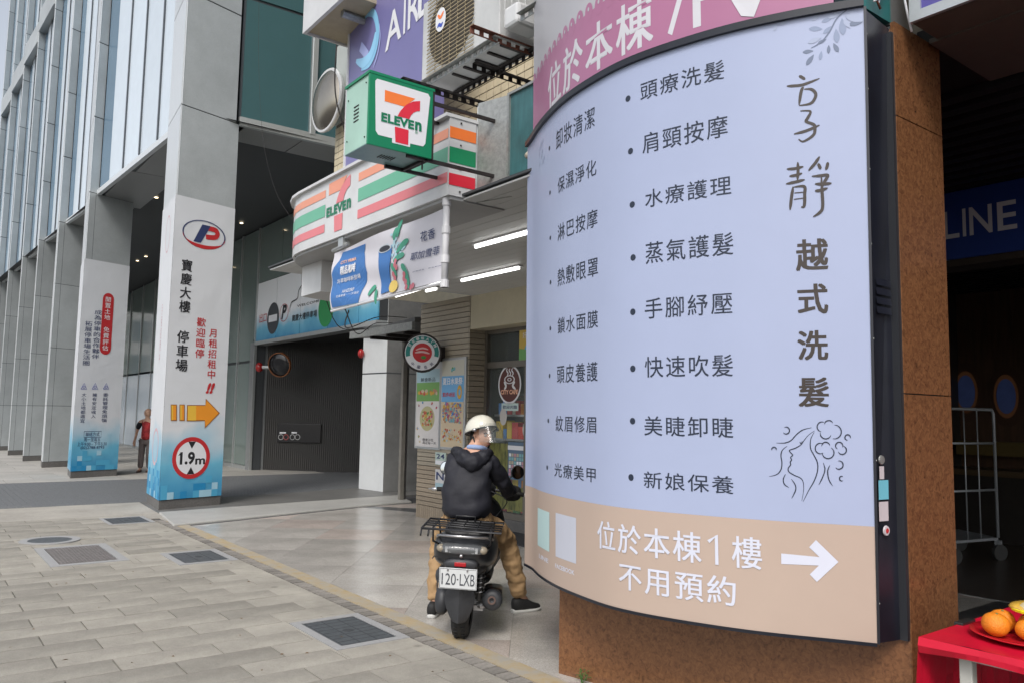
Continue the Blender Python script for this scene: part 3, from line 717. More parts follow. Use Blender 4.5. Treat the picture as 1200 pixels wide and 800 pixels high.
p = on_x(304,430,7.62); t = thing('alarm_lamp', 'red rotating alarm lamp beside the dark entrance', 'lamp', p)
MB().tube([p+Vector((0,.0,0)), p+Vector((.3,-.3,0))], .05).build('bracket', M_alu, t); MB().ell(p, (.11,.11,.13)).build('lens', flat('red_lens',(.35,.02,.02),.2), t, smooth=True)
p = on_x(328,427,7.9); t = thing('convex_mirror', 'dark round convex traffic mirror at the ramp mouth, beside the alarm lamp', 'mirror', p)
ax = Vector((-.75,-.6,-.2)); MB().lathe(p, ax, [(0,0),(-.06,.2),(-.05,.31),(.0,.31),(.03,.29),(.05,.15),(.06,0)], 28).build('hood', flat('mirror_dark',(.02,.02,.022),.15), t, smooth=True)
MB().lathe(p, ax, [(-.02,.33),(.05,.325),(.05,.305),(-.02,.31)], 28).build('rim', flat('dim_orange',(.25,.09,.03),.4), t)
MB().tube([p, p+Vector((.25,.25,0))], .02).build('bracket', M_alu, t)
MB().ell(on_x(423,414,7.75), (.07,.07,.1)).build('pier_alarm_lamp', flat('red_lens',(.35,.02,.02),.2), smooth=True); tag(bpy.data.objects['pier_alarm_lamp'], 'small red alarm lamp on the left edge of the white pier', 'lamp')

# ================================================================== THE SHOP BUILDING
M_tile = mat('buff_wall_tile', (.34,.30,.235), .35, var=.08, scale=14, rnd=.07, dirt=.08)
M_tile2 = mat('buff_wall_tile_low', (.31,.255,.19), .5, var=.12, scale=25, rnd=.08, dirt=.1, bump=.3)
M_cream = mat('cream_paint', (.50,.46,.34), .6, var=.05, scale=4, dirt=.12)
M_ytile = mat('yellow_wall_tile', (.60,.52,.36), .4, var=.12, scale=9, dirt=.15)
M_grout = flat('tile_grout', (.14,.13,.11), .9)
M_white = mat('white_panel', (.60,.61,.62), .35, var=.04, scale=3, dirt=.12)
M_ceil = mat('white_ceiling_slat', (.52,.53,.53), .45, var=.03, scale=3, dirt=.05)
M_steel = mat('dark_bracket_steel', (.035,.030,.030), .55, metal=.4, var=.4, scale=20, bump=.2)
M_galv = mat('galvanised_steel', (.33,.34,.33), .45, metal=.6, var=.25, scale=25, bump=.15)
M_rusty = mat('rust_brown', (.16,.06,.04), .8, var=.35, scale=18, bump=.3)
M_bronze = mat('bronze_frame', (.17,.155,.135), .4, metal=.5, var=.08)
CZ = 3.367
shop = thing('shop_building', 'cream tiled shop building with arcade ceiling, brick-tiled pier and glass door', 'building', (6.57,9.6,0))
# brick-tile pier: street face, door-side return
pier = MB().box((6.60,9.67,0),(7.3,11.02,CZ)).build('pier', M_grout, shop)
Fb = Frame((6.57,11.04), (0,-1)); Fr_ = Frame((6.57,9.64), (1,0))
def course(F, u0, u1, v0, v1, m, d=.03): return MB().fbox(F, u0, u1, v0, v1, -d, 0).build('wall_tile', m, pier, bevel=0)
z = .21; k = 0
for F, u0, u1 in ((Fb,0,1.40),(Fr_,.0,.31)):
    z = .21
    while z < CZ-.02:
        h = .068 if z > .98 else .058
        hh = min(z+h, CZ)
        course(F, u0 if F is Fb else .003, u1-(.031 if F is Fb else 0), z, hh, M_tile if z > .78 else M_tile2)
        z += h+.010
    w_ = .052; u = u0+.004
    while u+w_ < u1: course(F, u, u+w_, .005, .20, M_tile2); u += w_+.007
# lintel and storefront
MB().box((6.575,3.95,2.86),(7.25,9.635,CZ)).build('lintel', M_cream, shop, bevel=.01)
Fg = Frame((6.90,9.67), (0,-1))
fr = MB()
for a, b in ((.0,.09),(.62+.03,.69),(1.45,1.56),(3.3,3.42)): fr.fbox(Fg, a, b, .18, 2.88, -.04, .05)
glz = MB().fbox(Fg, .0, .09, .18, 2.88, -.04, .05).build('door_frame', M_bronze, shop)
def gu(px, py=500): return Fg.site(px, py)[0]
for a, b in ((gu(617,500),gu(625,500)),(3.0,3.1),(4.6,4.7)): MB().fbox(Fg, a, b, .18, 2.88, -.04, .05).build('door_frame', M_bronze, shop)
TRZ = Fg.site(590,427)[1]
for z0, z1 in ((.17,.26),(TRZ-.045,TRZ+.045),(2.80,2.88)): MB().fbox(Fg, .02, 5.7, z0, z1, -.035, .04).build('door_rail', M_bronze, shop)
M_sg = glass_mat('shop_glass', (.30,.36,.36), .10)
for a, b in ((.09,gu(617,500)),(gu(625,500),3.0),(3.1,4.6)):
    for z0, z1 in ((.26,TRZ-.045),(TRZ+.045,2.80)): MB().fbox(Fg, a, b, z0, z1, -.01, -.002).build('door_glass', M_sg, shop)
MB().box((6.84,3.95,0),(7.2,9.63,.17)).build('door_sill', M_stone, shop, bevel=.01)
# shop interior
MB().box((10.5,5.7,0),(10.6,10.6,CZ)).build('back_wall', flat('shop_inner_wall',(.30,.26,.22),.7), shop)
MB().box((7.31,10.5,0),(10.5,10.6,CZ)).build('side_wall', flat('shop_inner_wall',(.30,.26,.22),.7), shop)
MB().box((7.26,5.7,3.0),(10.5,10.5,3.05)).build('inner_ceiling', flat('shop_ceiling',(.35,.35,.33),.7), shop)
MB().box((7.6,5.7,0),(10.5,10.5,.17)).build('inner_floor', flat('shop_floor',(.30,.28,.25),.3), shop)
# goods seen through the glass
R = random.Random(4)
goods_c = [flat('goods_%d' % i, c, .4) for i, c in enumerate([(.75,.08,.06),(.85,.62,.08),(.12,.3,.65),(.8,.78,.7),(.2,.5,.15),(.8,.32,.06),(.8,.6,.1),(.7,.1,.1)])]
for sx in range(2):
    x = 7.02+sx*1.1; st = thing('display_rack', ['shop display rack of colourful packets just behind the glass door','second rack of packets deeper inside the shop'][sx], 'shelf', (x,9.0,.17))
    for z in (.2,.55,.9,1.25,1.6): MB().box((x,7.9,z),(x+.45,9.6,z+.03)).build('shelf_board', M_alu, st)
    MB().box((x+.4,7.9,.17),(x+.45,9.6,1.95)).build('rack_back', flat('rack_back',(.35,.33,.3),.6), st)
    for z in (.23,.58,.93,1.28,1.63):
        y = 7.93
        while y < 9.5:
            w_ = R.uniform(.07,.16); h = R.uniform(.14,.28)
            MB().box((x+.03,y,z),(x+.25,y+w_-.01,z+h)).build('packet', R.choice(goods_c), st); y += w_
# ceiling slats of the arcade
cl = MB().box((3.5,3.95,CZ+.012),(6.9,9.60,CZ+.03)).build('arcade_ceiling', M_seam, shop)
s_ = MB().box((0,0,0),(.142,5.62,.014))
pieces('ceiling_slat', s_, M_ceil, cl, [(3.52+.148*i,3.96,CZ-.016) for i in range(23)])
# upper facade
MB().box((4.98,3.3,CZ+.05),(5.4,11.02,12)).build('upper_wall', M_grout, shop)
Fu = Frame((4.98,11.04), (0,-1))
tb = MB(); j = 0
for j in range(0, 48):
    z = 3.95+j*.098
    n_ = 56
    for i in range(n_):
        u = i*.137+.01
        if z > 5.9 and u < 1.2: continue
        tb.fbox(Fu, u, u+.124, z, z+.086, -.01, .008)
tag(tb.build('wall_tile', M_ytile, shop), kind='stuff')
Ful = Frame((7,11.03), (-1,0)); tb = MB()
MB().box((4.99,11.02,3.4),(9,11.05,12)).build('gable', M_ytile, shop)
for z0, z1 in ((5.95,7.2),(7.23,8.6),(8.63,12)): MB().fbox(Fu, 0, 1.35, z0, z1, -.01, .03).build('grey_wall_panel', mat('pale_grey_panel',(.42,.45,.43),.5,var=.05,dirt=.1), shop)
# canopy with striped fascia
can = thing('shop_canopy', 'white convenience store canopy with orange, green and red stripes and a rounded end', 'canopy', (3.4,7,CZ))
FT = 4.01
plan = [(3.368,5.30),(3.372,8.3)]
for k in range(1, 9):
    a = pi/2*k/8; plan.append((3.375+1.0*(1-cos(a)), 8.3+1.0*sin(a)*1.05))
plan.append((4.95,9.36))
for p in plan: pass
mb = MB()
full = plan+[(4.95,5.30)]
MB().prism(full, CZ-.0, FT).build('canopy_body', M_white, can)
MB().prism([(3.33,5.28),(3.335,8.32)]+[(3.335+1.04*(1-cos(pi/2*k/8)), 8.32+1.04*1.05*sin(pi/2*k/8)) for k in range(1,9)]+[(4.95,9.42),(4.95,5.28)], FT, FT+.028).build('canopy_top_lip', M_white, can)
class Path:      # developable face along a plan polyline
    def __init__(s, pts):
        s.p = [Vector((a, b, 0)) for a, b in pts]; s.l = [0]
        for a, b in zip(s.p, s.p[1:]): s.l.append(s.l[-1]+(b-a).length)
    def at(s, u):
        i = 0
        while i < len(s.l)-2 and u > s.l[i+1]: i += 1
        a, b = s.p[i], s.p[i+1]; t = (u-s.l[i])/(s.l[i+1]-s.l[i]); d = (b-a).normalized(); return a+(b-a)*t, Vector((d.y, -d.x, 0))
    def P(s, u, v, n=0): p, N = s.at(u); q = p+N*n; return Vector((q.x, q.y, v))
    def site(s, px, py):
        e = Vector((0,0,EYE)); d = sight(px,py); best = None
        for i in range(len(s.p)-1):
            a, b = s.p[i], s.p[i+1]; t_ = (b-a).normalized(); N = Vector((t_.y,-t_.x,0)); k = (a-e).dot(N)/d.dot(N); q = e+d*k; u = (Vector((q.x,q.y,0))-a).dot(t_)
            if -1e-3 <= u <= (b-a).length+1e-3 and (best is None or k < best[0]): best = (k, s.l[i]+u, q.z)
        return best[1:] if best else (0, 0)
    def band(s, u0, u1, v0, v1, n, mb=None):
        mb = mb or MB(); us = sorted([u0, u1]+[l for l in s.l if u0 < l < u1]); vs = []
        for u in us: vs += [s.P(u, v0, n), s.P(u, v1, n)]
        return mb.add(vs, [(2*i, 2*i+2, 2*i+3, 2*i+1) for i in range(len(us)-1)])
fp = Path(plan[::-1])
Lf = fp.l[-1]
uu = lambda px, py: fp.site(px, py)
M_so = flat('stripe_orange', (.85,.20,.04), .35, spec=.5); M_sg2 = flat('stripe_green', (.01,.24,.10), .35); M_sr = flat('stripe_red', (.66,.025,.05), .35)
M_fo = flat('faded_orange', (.74,.30,.19), .35); M_fg = flat('faded_green', (.13,.42,.28), .35); M_fr = flat('faded_red', (.68,.19,.21), .35)
M_lg = flat('sign_light_green', (.40,.62,.50), .3)
vz = lambda a: CZ+(FT-CZ)*a
for (a, b) in ((uu(350,270)[0]-.55, uu(381,255)[0]), (uu(420,230)[0], Lf-.003)):
    for v0, v1, m in ((.735,.86,M_fo),(.42,.62,M_fg),(.16,.295,M_fr)): fp.band(a, b, vz(v0), vz(v1), .004).build('stripe', m, can, fix=False)
# numeral and name on the fascia
def seven(S, uc, w, v0, v1, par, n, eleven_h=.16, m_out=True):
    """white-backed numeral with the word across it; uc centre, w width, v0..v1 height"""
    H = v1-v0; X = lambda a: uc+(a-.5)*w; Y = lambda b: v0+b*H
    poly(S, [(X(0),Y(1)),(X(.86),Y(1)),(X(.55),Y(.77)),(X(0),Y(.77))], n).build('numeral_top_bar', M_so if m_out else M_fo, par, fix=False)
    arc = [(X(1.0),Y(.98)),(X(.80),Y(.93)),(X(.60),Y(.82)),(X(.44),Y(.66)),(X(.37),Y(.54))]
    ar2 = [(X(.70),Y(.54)),(X(.74),Y(.62)),(X(.82),Y(.70)),(X(.92),Y(.75)),(X(1.0),Y(.765))]
    poly(S, arc+ar2, n+.0008).build('numeral_curve', M_sr if m_out else M_fr, par, fix=False)
    poly(S, [(X(.33),Y(0)),(X(.69),Y(0)),(X(.69),Y(.31)),(X(.30),Y(.31))], n+.0008).build('numeral_foot', M_sr if m_out else M_fr, par, fix=False)
    words_ = letter(S, 'ELEVE', X(-.08), X(.84), Y(.345), Y(.53), n+.002, off=.045, sp=1.06)
    letter(S, 'n', X(.87), X(1.06), Y(.345), Y(.53), n+.002, off=.045, mb=words_)
    words_.build('lettering', flat('print_dark_green',(.0,.17,.08),.4), par, fix=False)
a = uu(388,250); b = uu(410,235)
seven(fp, (a[0]+b[0])/2-.03, .50, vz(.10), vz(.93), can, .004, .16, False)
# end face stripes and the plain white box beyond
Fend = Frame((3.368,5.30), (1,0))
MB().fbox(Fend, 0, .26, CZ, FT, -.01, .012).build('end_face', M_white, can)
for v0, v1, m in ((.735,.88,M_so),(.42,.62,M_sg2),(.13,.28,M_sr)): poly(Fend, [(.0,vz(v0)),(.257,vz(v0)),(.257,vz(v1)),(.0,vz(v1))], .016).build('end_stripe', m, can, fix=False)
rv = MB()
for v in (.06,.35,.66,.95): rv.fbox(Fend, .10, .115, vz(v)-.007, vz(v)+.007, .016, .02)
tag(rv.build('rivets', M_steel, can), kind='stuff')
MB().prism([(3.64,5.30),(3.74,4.96),(4.95,4.96),(4.95,5.30)], CZ+.01, FT+.16).build('white_return_box', M_pside, can, bevel=.006)
MB().prism([(3.64,5.285),(3.655,5.285),(3.755,4.95),(3.74,4.95)], CZ-.02, FT+.18).build('corner_trim', M_galv, can)
# soffit screws
sc_ = MB()
for k in range(7): sc_.ell((3.45+.03*k*0,5.6+.5*k,CZ-.003), (.012,.012,.004), 8, 4)
for k in range(5): sc_.ell((3.7,5.8+.7*k,CZ-.003), (.010,.010,.004), 8, 4)
tag(sc_.build('soffit_screws', M_steel, can), kind='stuff')
# flat grey underside strip
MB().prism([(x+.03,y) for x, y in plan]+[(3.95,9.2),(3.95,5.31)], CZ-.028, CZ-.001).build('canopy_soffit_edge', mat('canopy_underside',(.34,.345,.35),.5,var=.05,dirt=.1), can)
# a lower white wedge fixing behind the banner
t = thing('lower_canopy', 'small white box canopy with grey underside below the rounded canopy end', 'canopy', (4.3,9.6,3))
a_ = [on_x(359,349,3.95), ]
MB().prism([(3.70,8.45),(3.70,9.0),(4.25,9.2),(4.25,8.45)], 2.98, CZ-.03).build('canopy_box', M_white, t)

# teal box to the right of the white panel
t = thing('teal_sign_box', 'weathered teal metal back of a sign box beside the curved sign', 'sign', (3.72,4.8,3.5))
M_tb = mat('teal_painted_metal', (.035,.12,.13), .45, var=.3, scale=3, dirt=.35, stretch=(1,6,1))
MB().box((3.72,4.0,3.50),(4.9,4.94,4.17)).build('box_body', M_tb, t)
MB().box((3.70,4.94,3.47),(3.76,4.965,4.19)).box((3.70,4.0,4.17),(3.76,4.94,4.19)).build('edge_trim', M_galv, t)
MB().box((3.66,3.9,3.42),(4.9,5.0,3.48)).build('under_tray', M_steel, t)
rg = MB(); rg.ell((3.66,4.52,3.56), (.03,.09,.035), 10, 6); rg.ell((3.64,4.60,3.575), (.025,.04,.03), 8, 6); rg.tube([(3.66,4.6,3.56),(3.68,4.5,3.46),(3.67,4.42,3.55)], .008)
tag(rg.build('rag_bundle', mat('dirty_cloth',(.40,.36,.29),.9,var=.3,scale=30,bump=.6), smooth=True), 'dirty pale cable bundle tied below the teal box', 'cable')
MB().box((3.9,4.0,4.19),(4.98,5.0,4.24)).build('ledge', M_steel, shop)

# fluorescent tubes under the ceiling
M_tube = mat('tube_glow', (1,.99,.96), .5, emit=3.0, var=0)
for k, (x, y0, y1) in enumerate(((4.55,5.45,6.63),(5.60,7.2,8.45),(5.72,9.2,9.52))):
    t = thing('tube_light', ['lit tube light under the canopy, nearest the curved sign','lit tube light under the canopy, middle one above the cream lintel','lit tube light end under the canopy behind the cloth banner'][k], 'ceiling light', (x,(y0+y1)/2,3.32), group='tube lights under the canopy')
    MB().box((x-.035,y0,3.335),(x+.035,y1,CZ)).build('housing', M_white, t)
    MB().tube([(x,y0+.03,3.318),(x,y1-.03,3.318)], .017, 10).build('tube', M_tube, t)
t = thing('tube_light', 'lit tube light hanging just below the cloth banner', 'ceiling light', (3.55,6.6,2.68), group='tube lights under the canopy')
MB().tube([(3.62,5.75,2.74),(3.62,6.55,2.71)], .013, 10).build('tube', M_tube, t)

# hanging banner on poles
t = thing('cloth_banner', 'hanging white and blue coffee advertising banner below the striped canopy', 'banner', (3.42,6.4,2.6))
Fk = Frame((3.42,7.53), (0,-1)); Wb = 2.15
mb = MB(); nu, nv = 30, 12; vs = []
def bn(u, v): return .010*sin(v*21+u*2.2)*min(1, (Wb-u)*1.5)+.012*sin(u*4+v*5)
vb = lambda u: 2.655+.035*u/Wb
for j in range(nv+1):
    for i in range(nu+1):
        u = Wb*i/nu; v = vb(u)+(3.24+.055*u/Wb-vb(u))*j/nv; vs.append(Fk.P(u, v, bn(u, v)))
mb.add(vs, [(j*(nu+1)+i, j*(nu+1)+i+1, (j+1)*(nu+1)+i+1, (j+1)*(nu+1)+i) for j in range(nv) for i in range(nu)])
mb.build('cloth', mat('banner_white_cloth',(.60,.59,.64),.6,var=.03), t, smooth=True)
class Rip:
    def P(s, u, v, n=0): return Fk.P(u, v, bn(u, v)+n)
    def site(s, px, py): return Fk.site(px, py)
RB = Rip()
def grid(S, pts, m, par, name, n=.005):   # fan polygon subdivided so it follows the ripple
    bm = bmesh.new(); vs = [bm.verts.new((u, v, 0)) for u, v in pts]; bm.faces.new(vs); bmesh.ops.triangulate(bm, faces=bm.faces); bmesh.ops.subdivide_edges(bm, edges=bm.edges, cuts=5, use_grid_fill=True)
    for q in bm.verts: q.co = S.P(q.co.x, q.co.y, n)
    me = bpy.data.meshes.new(name); bm.to_mesh(me); bm.free(); me.materials.append(m); return place(name, me, par)
sp = lambda *p: [RB.site(*q) for q in p]
M_cb = flat('coffee_blue', (.045,.16,.42), .5); M_lf = flat('leaf_print_green', (.06,.30,.20), .5)
edge = [(429,286),(426,296),(428,308),(430,319),(428,330),(424,340),(421,355)]
grid(RB, sp((400,296),(397,306),(393,314),(390.5,322),(390,340),(390.5,361),(405,358.5),*edge[::-1]), M_cb, t, 'blue_panel')
M_w2 = M_wht
for s_, tl, br, o_ in (('CITY PRIMA',(400,306.5),(417,305),.02),('精品咖啡',(400.5,313),(417,318),.03),('冷萃咖啡新登場',(396,328),(422,326),.01),('\u005fHANDDRIP\u005f'.replace('_',''),(403,340),(415,341),0),('花香果香・一次滿足',(397,347),(421,344),0)):
    words(RB, s_, tl, br, flat('print_peach',(.8,.45,.3),.5) if s_[0:4] == 'CITY' else M_w2, t, n=.010, off=o_)
c = sp((452,291),(452,347),(444,297),(460,288))
# tall blue cup
cup = [(444.5,295),(446,310),(445.5,325),(447,345),(458.5,341),(458,325),(460.5,307),(460.5,288)]
grid(RB, sp(*cup), M_cb, t, 'cup_print', .011)
q = RB.site(452.5,292); disc(RB, q[0], q[1], .125, .035, .014).build('cup_rim_print', flat('cup_rim',(.5,.55,.6),.4), t, fix=False); disc(RB, q[0], q[1], .105, .026, .016).build('cup_drink_print', flat('cup_dark',(.02,.02,.03),.4), t, fix=False)
lfm = MB(); bry = MB(); lem = MB(); ice = MB()
for px, py, a, L in ((470,268,1.3,.16),(466,275,1.0,.12),(473,289,.4,.22),(470,303,.2,.18),(477,318,-.9,.16),(479,329,-1.2,.16),(464,317,-1.0,.14),(436,341,.5,.15),(441,348,-1.5,.14)):
    u, v = RB.site(px, py); dx, dy = cos(a)*L/2, sin(a)*L/2; stroke(RB, [(u-dx,v-dy),(u,v+.015),(u+dx,v+dy)], .055, lfm, .012)
R = random.Random(2)
for px, py in ((467,307),(466.5,311),(468,314),(463,322),(464,326),(476,322),(475,327),(477,331),(478,337),(484,337),(486,335)):
    u, v = RB.site(px, py); disc(RB, u, v, .026, .026, .014, bry, 10)
q = RB.site(462,336); disc(RB, q[0], q[1], .085, .055, .015, lem, 20)
for k in range(34):
    u, v = RB.site(R.uniform(455,470), R.uniform(284,304)); disc(RB, u+R.uniform(-.05,.1), v+R.uniform(-.05,.08), R.uniform(.01,.03), R.uniform(.01,.03), .010, ice, 7)
tag(lfm.build('leaf_print', M_lf, t, fix=False), kind='stuff'); tag(bry.build('berry_print', flat('berry_print',(.55,.16,.2),.5), t, fix=False), kind='stuff'); lem.build('lemon_print', flat('lemon_print',(.75,.55,.14),.5), t, fix=False); tag(ice.build('splash_print', flat('splash_print',(.40,.60,.68),.4), t, fix=False), kind='stuff')
words(RB, '花香', (493.5,272.5), (509.5,279), M_navy, t, n=.012, off=.01); words(RB, '耶加雪菲', (484,297), (515,298), M_navy, t, n=.012, off=.01); words(RB, '花香撲鼻・果香鮮亮', (486,319), (518,312), M_navy, t, n=.012)
tag(t, None)
pl = MB().tube([(3.41,5.375,2.63),(3.41,5.375,CZ+.02)], .028, 12); pl.build('banner_pole', flat('white_pvc',(.6,.6,.62),.35), t, smooth=True)
jn = MB()
for z in (2.66,2.86,3.1,3.33): MB().tube([(3.41,5.375,z-.03),(3.41,5.375,z+.03)], .036, 12).build('pole_collar', flat('white_pvc',(.6,.6,.62),.35), t)
MB().tube([(3.43,7.56,3.27),(3.43,7.2,3.29)], .02).box((3.39,7.25,3.27),(3.46,7.36,3.36)).build('camera_bracket', M_alu, t)
MB().tube([(3.425,7.53,2.64),(3.425,5.38,2.675)], .014).build('bottom_rod', flat('white_pvc',(.6,.6,.62),.35), t)

# ------------------------------------------------------------------ box sign on arms
t = thing('box_sign', 'green projecting convenience store box sign held on dark steel arms above the canopy', 'sign', (2.83,5.25,3.55))
X0, X1, Y0, Y1, Z0, Z1 = 2.55, 3.085, 5.10, 5.48, 3.555, 4.10
M_bg = mat('box_green', (.0,.20,.09), .3, var=.03); M_bm = mat('box_mint', (.36,.56,.47), .3, var=.06, scale=4, dirt=.1); M_bu = mat('box_underside', (.16,.27,.27), .35, var=.1, dirt=.1)
MB().box((X0,Y0,Z0+.006),(X1,Y1,Z1-.02)).build('sign_body', M_bm, t)
MB().box((X0+.001,Y0+.001,Z0),(X1-.001,Y1-.001,Z0+.006)).build('underside', M_bu, t)
MB().box((X0-.012,Y0-.015,Z1-.02),(X1+.012,Y1+.01,Z1)).build('top_cap', M_bg, t)
Fx = Frame((X0,Y0), (1,0)); W_ = X1-X0
MB().fbox(Fx, -.008, W_+.008, Z0-.008, Z1-.018, -.01, .012).build('sign_face', M_bg, t, bevel=.004)
MB().fbox(Fx, W_-.004, W_+.012, Z0-.01, Z1-.015, -.38, .014).build('dark_edge', M_steel, t)
H_ = Z1-Z0
tr = [(.075,.90),(.06,.87),(.10,.17),(.13,.125),(.34,.125),(.34,.055),(.66,.055),(.66,.11),(.85,.115),(.885,.15),(.95,.85),(.92,.90)]
tr = [(.10,.905),(.07,.87),(.10,.19),(.14,.14),(.355,.14),(.355,.08),(.64,.08),(.64,.13),(.85,.135),(.885,.18),(.945,.86),(.91,.905)]
poly(Fx, [(a*W_, Z0+b*H_) for a, b in tr], .014).build('white_plate', M_wht, t, fix=False)
seven(Fx, .50*W_, .56*W_, Z0+.10*H_, Z0+.78*H_, t, .0155)
letter(Fx, '®', .71*W_, .76*W_, Z0+.285*H_, Z0+.325*H_, .016).build('lettering', M_sg2, t, fix=False)
Fy = Frame((X0,Y1), (0,-1)); vt = MB()
for k in range(5): vt.fbox(Fy, .14, .22, Z0+.22+k*.028, Z0+.228+k*.028, 0, .004)
for k in range(6): vt.box((X0+.2+k*.022,Y0+.16,Z0-.004),(X0+.207+k*.022,Y0+.24,Z0+.001))
tag(vt.build('vent_slots', M_steel, t), kind='stuff')
sw = MB()
for a, b in ((.04,.1),(.33,.06),(.04,.42),(.33,.47)): sw.ell(Fy.P(a, Z0+b, .003), (.006,.006,.006), 6, 4)
tag(sw.build('screws', M_steel, t), kind='stuff')
for y in (Y0+.01, Y1-.03):
    for z in (Z0-.025, Z1-.11): MB().box((X1-.2 if z < Z0 else X1+.012,y,z),(3.76,y+.025,z+.025)).build('arm', M_steel, t)
MB().box((X1-.06,Y0+.03,Z0-.09),(X1-.05,Y0+.04,Z0+.02)).build('cable_tail', M_steel, t)
MB().box((X1-.05,Y0+.01,Z0-.024),(X1-.03,Y1,Z0-.002)).build('cross_bar', M_steel, t)

# ------------------------------------------------------------------ airline sign
t = thing('airline_sign', 'violet airline sign with swirl emblem high on the shop facade', 'sign', (4.3,8,4.4))
Fa = Frame((4.30,9.20), (sin(radians(-6)), -cos(radians(-6))))
M_vio = mat('violet_sign', (.17,.16,.36), .35, var=.06, scale=1.2)
MB().fbox(Fa, 0, 2.4, 4.45, 8.6, -.2, 0).build('sign_board', M_vio, t)
MB().fbox(Fa, -.035, 0, 4.42, 8.6, -.22, .02).build('sign_edge', M_white, t)
K = dict(n=.006)
words(Fa, 'AIRLI', (452.5,23), (505,40), M_wht, t, n=.006, sp=1.05) if False else None
a1 = Fa.site(453,60); a2 = Fa.site(496,-12); a3 = Fa.site(453,22)
uA = Fa.site(452.5,61.5); uL = Fa.site(497,19)
hgt = Fa.site(464,24)[1]-Fa.site(464,51)[1]
for ch, (pa, pb) in (('A',((452.5,0),(471,0))),('I',((473,0),(475.5,0))),('R',((478,0),(492,0))),('L',((489.5,0),(505,0)))):
    u_a = Fa.site(pa[0], 40)[0]; u_b = Fa.site(pb[0], 30)[0]
    vb_ = Fa.site(460,54)[1]
    letter(Fa, ch, u_a, u_b, vb_, vb_+.42, .006, off=.012).build('lettering', M_wht, t, fix=False)
sw = MB(); px2 = lambda pts: [Fa.site(x, y) for x, y in pts]
stroke(Fa, px2([(425,27),(431,17),(438,16),(442,26),(443,42),(440,60),(433,76),(424,82)]), .10, sw, .006); sw.build('swirl_outer', flat('swirl_sky',(.25,.55,.80),.35), t)
sw = MB(); stroke(Fa, px2([(418,72),(426,74),(434,66),(439,52),(441,38)]), .13, sw, .008); sw.build('swirl_inner', flat('swirl_cyan',(.30,.62,.88),.35), t)
sw = MB(); stroke(Fa, px2([(423,55),(427,60),(431,66)]), .12, sw, .007, False); stroke(Fa, px2([(438,80),(443,64),(446,45),(445,28)]), .03, sw, .007); sw.build('swirl_wing', flat('swirl_lilac',(.40,.45,.78),.35), t)

# convex mirror disc high on the wall
p = Vector((4.80,10.89,6.25)); t = thing('wall_mirror', 'round convex mirror with pale rim high on the shop wall corner', 'mirror', p)
ax = Vector((-1,-.03,.0)); MB().lathe(p, ax, [(0,.0),(0,.46),(.05,.485),(.07,.475),(.07,.44)], 36).build('rim', M_white, t, smooth=False)
MB().lathe(p, ax, [(.06,.45),(.10,.40),(.15,.27),(.18,.13),(.19,0)], 36).build('mirror_glass', mat('mirror_chrome',(.40,.36,.30),.25,metal=1,var=.12,scale=2), t, smooth=True)
MB().tube([p+Vector((0,0,.4)), p+Vector((.1,.0,.45))], .02).build('bracket', M_steel, t)
# overhanging box at the top
t = thing('facade_overhang', 'beige overhanging box with white edge at the top of the shop facade', 'canopy', (3.9,9.5,6.5))
MB().box((3.84,8.3,6.5),(4.97,9.5,7.6)).build('box_body', mat('beige_underside',(.36,.31,.22),.6,var=.1,dirt=.15), t)
MB().box((3.79,9.5,6.47),(4.97,9.53,7.6)).box((3.79,8.3,6.47),(3.835,9.5,7.6)).build('box_edge', M_white, t)
MB().tube([(3.95,8.7,6.46),(4.9,8.7,6.46)], .05).build('cable_duct', M_galv, t)
# hinge brackets and wall wires
t = thing('wall_hook', 'small dark hinge bracket on the yellow tiled wall above the canopy', 'bracket', (4.93,9.9,4.9))
for y in (9.75,9.95): MB().box((4.93,y,4.82),(4.97,y+.02,5.0)).box((4.90,y-.05,4.9),(4.97,y,4.94)).build('plate', M_steel, t)
def wire(label, pts, r=.008, m=None, name='cable'): return tag(MB().tube(smooth3(pts), r, 6).build(name, m or M_steel, smooth=True), label, 'cable')
wire('thin dark cable hanging down past the wall mirror', [(4.6,10.2,9),(4.62,10.3,7.2),(4.66,10.4,6.2),(4.85,10.3,5.4),(4.9,10.2,4.3)], .010)
wire('thin cable sagging in front of the teal glass facade', [(4.22,12.6,9.5),(4.24,12.58,8.2),(4.27,12.5,7.0),(4.36,12.4,5.9),(4.52,12.2,5.1),(4.72,11.9,4.6),(4.95,11.5,4.2)], .0022, M_steel)

